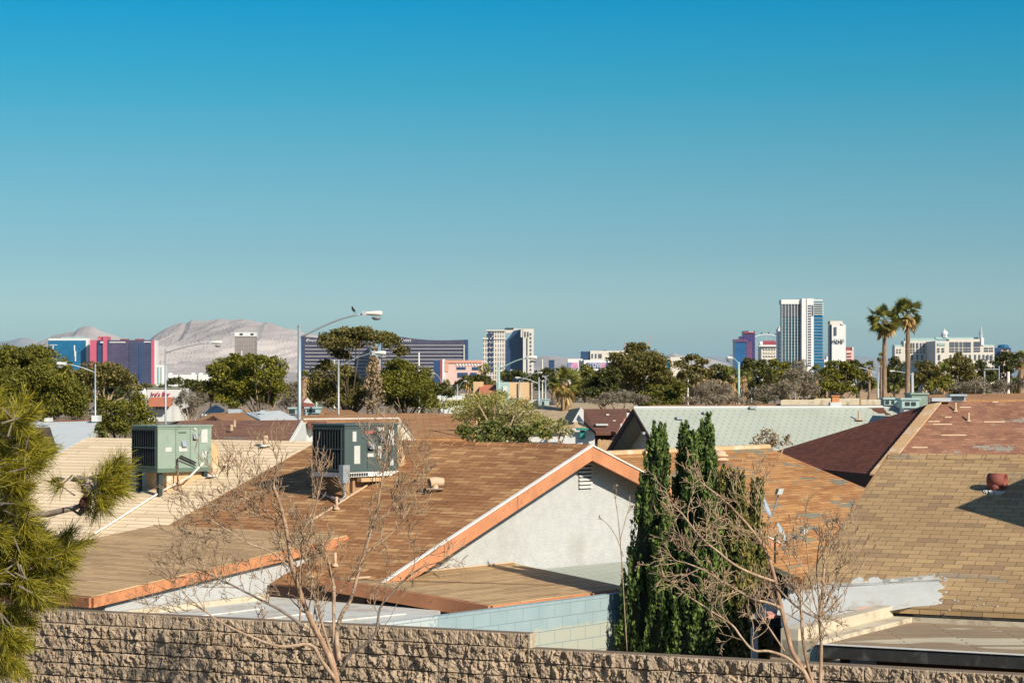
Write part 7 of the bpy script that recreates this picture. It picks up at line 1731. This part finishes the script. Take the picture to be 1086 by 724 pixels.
# --- bare trees in front of the wall
def bare_tree(name, label, stems, d, seed, lv=3, twig='twig', growth=1.0, buds=None, cat='tree', tk=1.0):
    """stems: (list of (px, py, depth offset), start radius px, end radius px, bark, twig count, upward bias)"""
    g = np.random.default_rng(seed)
    m_ = d / F
    b = P(stems[0][0][0][0], HZ, d); b.z = 0
    t = thing(name, label, cat, b)
    tw = MB(); tips = []
    def smooth(pts, k=4):
        out = []
        n = len(pts)
        for i in range(n - 1):
            p0, p1, p2, p3 = pts[max(i - 1, 0)], pts[i], pts[i + 1], pts[min(i + 2, n - 1)]
            for j in range(k):
                s_ = j / k
                out.append(0.5 * ((2 * p1) + (p2 - p0) * s_ + (2 * p0 - 5 * p1 + 4 * p2 - p3) * s_ ** 2 + (-p0 + 3 * p1 - 3 * p2 + p3) * s_ ** 3))
        out.append(pts[-1]); return out
    def grow(p, dr, L, r, lev, upb):
        n = 5 if lev > 1 else 4
        pts = [p]; q = p.copy(); dv = dr.normalized()
        for i in range(n):
            dv = (dv + V(g.normal(0, .16, 3)) + Z * upb * .12).normalized()
            q = q + dv * L / n; pts.append(q.copy())
        tw.tube(pts, [max(.0034, r * (1 - .72 * i / n)) for i in range(n + 1)], 5 if lev > 1 else 4, False)
        tips.append(pts[-1])
        if lev > 0:
            k = int(g.integers(2, 5)) if lev > 1 else int(g.integers(2, 4))
            for i in range(k):
                f = g.uniform(.25, .98); ip = pts[min(n, int(f * n) + (1 if g.uniform() > .5 else 0))]
                sd = V(g.normal(0, 1, 3)); sd = (sd - dv * sd.dot(dv)).normalized()
                ang = g.uniform(.45, .95)
                grow(ip, dv * math.cos(ang) + sd * math.sin(ang) + Z * upb * .2, L * g.uniform(.45, .78), r * .55, lev - 1, upb)
    for si, (pp, r0, r1, bark, nt_, upb) in enumerate(stems):
        pts = smooth([P(x, y, d + o) for x, y, o in pp])
        n = len(pts)
        rad = [(r0 * .52 + (r1 * .85 - r0 * .52) * (i / (n - 1)) ** .8) * m_ * (1 + .05 * g.uniform(-1, 1)) for i in range(n)]
        mb = MB(); mb.tube(pts, rad, 10); mb.build('stem' if si else 'trunk', M[bark], t, True)
        for i in range(int(nt_ * 1.45 * tk)):
            f = g.uniform(.3, 1.0) ** .8; k = min(n - 2, int(f * (n - 1)))
            dv = (pts[k + 1] - pts[k]).normalized(); sd = V(g.normal(0, 1, 3)) * V((1, .7, 1)) if False else V((g.normal(), .7 * g.normal(), g.normal())); sd = (sd - dv * sd.dot(dv)).normalized()
            ang = g.uniform(.4, 1.0)
            grow(pts[k], dv * math.cos(ang) + sd * math.sin(ang) + Z * .25 * upb, growth * g.uniform(.35, .75), max(.006, rad[k] * .36), lv - 1, upb)
        grow(pts[-1], (pts[-1] - pts[-2]).normalized(), growth * .55, rad[-1] * .9, lv - 1, upb)
    tw.build('twigs', M[twig], t)
    if buds:
        idx = g.choice(len(tips), min(len(tips), buds), replace=False)
        c = np.array([tuple(tips[i]) for i in idx])
        quads_obj('withered_leaves', leaf_quads(g, c, g.normal(0, 1, c.shape), .035, 1.8), M['dry_leaf'], t)
    return t
bare_tree('bare_tree', 'multi stemmed leafless tree in front of the block wall, left of centre', [
    ([(357, 745, 0), (356, 716, 0), (345, 687, .1), (327, 651, .15), (311, 605, .2), (306, 574, .2), (300, 545, .2), (290, 515, .1)], 8, 2.0, 'bark_red', 10, .6),
    ([(357, 722, 0), (341, 700, -.2), (329, 683, -.3), (297, 685, -.4), (262, 673, -.5), (232, 658, -.5), (208, 640, -.5)], 4.6, .9, 'bark_pale', 9, .5),
    ([(322, 664, .1), (300, 648, 0), (279, 637, -.1), (252, 623, -.2), (234, 614, -.3), (212, 604, -.3)], 3.8, .8, 'bark_grey', 9, .5),
    ([(360, 700, .1), (357, 672, .2), (363, 650, .2), (372, 635, .25), (381, 603, .3), (393, 565, .3), (399, 545, .3), (404, 515, .25), (408, 492, .2)], 5.4, 1.1, 'bark_pale', 9, 1.0),
    ([(361, 712, 0), (372, 693, -.1), (388, 682, -.2), (399, 669, -.25), (403, 645, -.3), (416, 628, -.3), (432, 612, -.35), (448, 601, -.4)], 4.0, .9, 'bark_grey', 5, .5),
    ([(357, 710, .1), (349, 685, .15), (342, 662, .2), (334, 632, .3), (328, 603, .35), (318, 575, .4), (330, 545, .4)], 3.0, 1.0, 'bark_pale', 7, .8),
    ([(356, 700, .2), (354, 680, .2), (354, 650, .2), (354, 621, .2)], 2.8, 2.4, 'bark_pale', 2, 1.0),
    ([(318, 660, .1), (319, 635, .1), (318, 610, .1), (322, 580, .2), (332, 550, .2), (338, 520, .2)], 2.2, .9, 'bark_red', 6, 1.0),
    ([(306, 600, .2), (288, 585, .2), (262, 575, .1), (238, 560, .1), (218, 548, .1)], 1.9, .8, 'bark_pale', 8, .6),
    ([(306, 574, .2), (296, 556, .2), (272, 535, .1), (250, 522, .1)], 1.8, .8, 'bark_red', 8, .8),
    ([(388, 585, .3), (404, 575, .3), (424, 556, .3), (436, 535, .3)], 1.8, .7, 'bark_pale', 6, 1.0)], 27.6, 1, 4, 'twig', .85, buds=80, tk=.85)
bare_tree('bare_tree', 'leafless tree with broom like twigs in front of the block wall at right', [
    ([(864, 750, 0), (858, 724, 0), (847, 702, 0), (839, 687, .05), (830, 650, .1), (821, 610, .15), (812, 583, .2), (796, 560, .2), (778, 540, .2), (758, 522, .2)], 6.6, 1.3, 'bark_red', 9, .5),
    ([(828, 644, .1), (812, 638, 0), (799, 635, -.1), (783, 626, -.1), (767, 617, -.2), (748, 605, -.2), (726, 596, -.2)], 3.0, .8, 'bark_pale', 9, .2),
    ([(821, 616, .1), (803, 610, 0), (787, 603, -.1), (774, 595, -.1), (762, 585, -.2), (748, 574, -.2), (737, 562, -.2), (724, 545, -.2)], 3.2, .9, 'bark_pale', 9, .2),
    ([(856, 716, 0), (846, 706, -.1), (833, 696, -.2), (815, 690, -.2), (799, 689, -.3), (786, 675, -.3), (776, 662, -.3), (755, 648, -.3), (733, 634, -.3)], 3.6, .9, 'bark_pale', 8, .2),
    ([(870, 750, .1), (870, 724, .1), (871, 690, .1), (870, 668, .1), (869, 652, .1), (872, 630, .1), (874, 600, .1)], 4.2, 1.6, 'bark_pale', 8, 1.0),
    ([(864, 730, .1), (858, 710, .1), (854, 694, .1), (851, 672, .1), (850, 650, .1)], 3.0, 2.0, 'bark_red', 4, 1.0),
    ([(869, 655, .1), (880, 630, .1), (890, 606, .1), (898, 584, .1)], 1.9, .7, 'twig', 4, 1.0),
    ([(869, 655, .1), (862, 630, .1), (858, 604, .1), (856, 582, .1)], 1.9, .7, 'twig', 4, 1.0),
    ([(869, 655, .1), (885, 640, .1), (899, 622, .1), (905, 606, .1)], 1.7, .6, 'twig', 3, 1.0),
    ([(869, 655, .1), (853, 640, .1), (840, 622, .1), (838, 602, .1)], 1.7, .6, 'twig', 3, 1.0),
    ([(869, 655, .1), (868, 630, .2), (866, 605, .2), (868, 580, .2)], 1.9, .7, 'twig', 4, 1.0),
    ([(822, 620, .1), (836, 635, .1), (852, 648, .1), (866, 654, .1)], 2.0, 1.4, 'bark_grey', 3, .4),
    ([(832, 690, 0), (820, 672, 0), (812, 660, .0), (806, 650, .1)], 1.8, 1.0, 'bark_pale', 3, .6),
    ([(812, 583, .2), (806, 560, .2), (808, 538, .2), (812, 520, .2)], 1.3, .5, 'twig', 4, 1.0)], 25.6, 2, 4, 'twig_pale', .62, tk=.6)
bare_tree('sapling', 'thin dark leafless shoot against the white gable left of the cypresses', [([(665, 690, 0), (662, 640, 0), (660, 606, 0), (658, 575, 0), (655, 545, 0), (652, 526, 0)], 1.2, .5, 'twig', 1, 1.0), ([(660, 600, 0), (658, 575, 0), (662, 556, 0), (668, 536, 0)], .9, .4, 'twig', 1, 1.0), ([(661, 590, 0), (655, 572, 0), (648, 560, 0), (643, 554, 0)], .8, .4, 'twig', 0, .5)], 31.5, 3, 2, 'twig', .25, buds=8, cat='shrub')
bare_tree('sapling', 'small leafless twigs at the left end of the block wall beside the pine', [([(38, 735, 0), (42, 715, 0), (46, 700, 0), (52, 690, 0), (58, 675, 0)], 1.6, .6, 'twig', 4, .8)], 30.0, 4, 2, 'twig', .3, cat='shrub')

# --- pine boughs at the left edge, close to the camera
def bough_pine(label, d, shoots, boughs, trunk_px, seed):
    g = np.random.default_rng(seed)
    b = P(trunk_px, HZ, d); b.z = 0
    t = thing('near_pine_tree', label, 'tree', b)
    top = P(trunk_px, 400, d)
    mb = MB(); mb.tube([b, V((b.x, d, 3)), top], [.2, .15, .04], 10); mb.build('trunk', M['bark_grey'], t, True)
    mb = MB()
    for pp in boughs: mb.tube([P(x, y, d + o) for x, y, o in pp], [.028 - .02 * i / (len(pp) - 1) for i in range(len(pp))], 6)
    mb.build('boughs', M['bark_grey'], t, True)
    out = []; stems = MB()
    for (px, py, dx, dy, L, n) in shoots:
        o = g.uniform(-.45, .45)
        p0 = np.array(P(px, py, d + o)); m_ = d / F
        dr = unit(np.array([dx, g.uniform(-.5, .5), -dy]))
        Lm = L * m_
        stems.tube([V(p0 - dr * .10), V(p0), V(p0 + dr * Lm)], [.006, .005, .0025], 5)
        f = g.uniform(0, 1, n)
        base = p0 + dr * (f * Lm)[:, None] + g.normal(0, .008, (n, 3))
        nd_ = unit(dr * g.uniform(.5, 1.3, (n, 1)) + unit(g.normal(0, 1, (n, 3))) * .75 + np.array([0, 0, -.12]))
        ln = g.uniform(.07, .135, n)[:, None]
        sd = unit(np.cross(nd_, g.normal(0, 1, (n, 3)))) * .0021
        e = base + nd_ * ln
        out.append(np.stack([base - sd, base + sd, e + sd * .4, e - sd * .4], 1))
    quads_obj('needles', np.concatenate(out), M['needle'], t)
    stems.build('shoots', M['bark_grey'], t)
    return t
g = np.random.default_rng(17)
shoots = []
def mass(cx, cy, rx, ry, n, dx, dy, L=22, k=120):
    for i in range(int(n * .72)):
        a = g.uniform(0, 2 * math.pi); r = g.uniform(0, 1) ** .5
        shoots.append((cx + rx * r * math.cos(a), cy + ry * r * math.sin(a), dx + g.normal(0, .5), dy + g.normal(0, .45), L * g.uniform(.6, 1.2), int(k * g.uniform(.7, 1.3))))
mass(-2, 450, 26, 26, 34, .8, -.3); mass(8, 480, 36, 22, 40, .9, -.1); mass(-6, 520, 28, 26, 36, .7, .1)
mass(2, 560, 40, 30, 60, .7, .1); mass(20, 590, 46, 28, 64, .8, -.1); mass(0, 630, 34, 34, 56, .6, .3); mass(-4, 680, 22, 34, 44, .4, .5); mass(40, 585, 30, 16, 22, 1.0, -.3, 22)
mass(66, 585, 14, 10, 10, 1.0, -.4, 20); mass(10, 610, 50, 16, 30, .8, .3)
mass(111, 513, 12, 11, 26, .7, -.2, 20, 110); mass(98, 520, 12, 14, 14, .1, .6, 16, 90); mass(70, 512, 5, 6, 4, .0, .5, 12, 60); mass(118, 503, 6, 5, 6, .9, -.7, 18)
pn = bough_pine('yellow green needled pine boughs reaching in from the left edge, nearest to the camera', 15.0, shoots, [[(-60, 470, 0), (-20, 468, 0), (20, 478, .1)], [(-60, 600, 0), (-10, 590, 0), (40, 590, 0), (80, 580, 0)], [(-60, 660, 0), (-20, 640, .1), (15, 625, .1)], [(-60, 560, .2), (-10, 545, .1), (50, 545, 0), (80, 538, 0), (94, 532, 0), (112, 505, 0), (118, 492, 0)], [(94, 532, 0), (84, 545, 0), (76, 540, 0)], [(-60, 700, 0), (-15, 690, 0), (5, 700, 0)]], -70, 5)
for (px, py) in ((92, 527), (88, 533), (64, 582)):
    c_ = P(px, py, 14.9); mb = MB()
    mb.lathe(c_ - Z * .035, [(.006, 0), (.022, .012), (.028, .03), (.022, .055), (.008, .075)], 9); mb.build('cone', M['cone'], pn)

# ------------------------------------------------------------------ desert air
hz = MB(); hz.box(-71000, -71000, -1.0, 71000, 71000, 900.0)
m = bpy.data.materials.new('haze'); m.use_nodes = True; nt = m.node_tree; nt.nodes.remove(nt.nodes['Principled BSDF'])
pv = nt.nodes.new('ShaderNodeVolumePrincipled'); pv.inputs['Color'].default_value = (0.45, 0.72, 0.95, 1); pv.inputs['Density'].default_value = HAZE
nt.links.new(pv.outputs[0], nt.nodes['Material Output'].inputs['Volume'])
ho = hz.build('haze', m); tag(ho, kind='stuff')
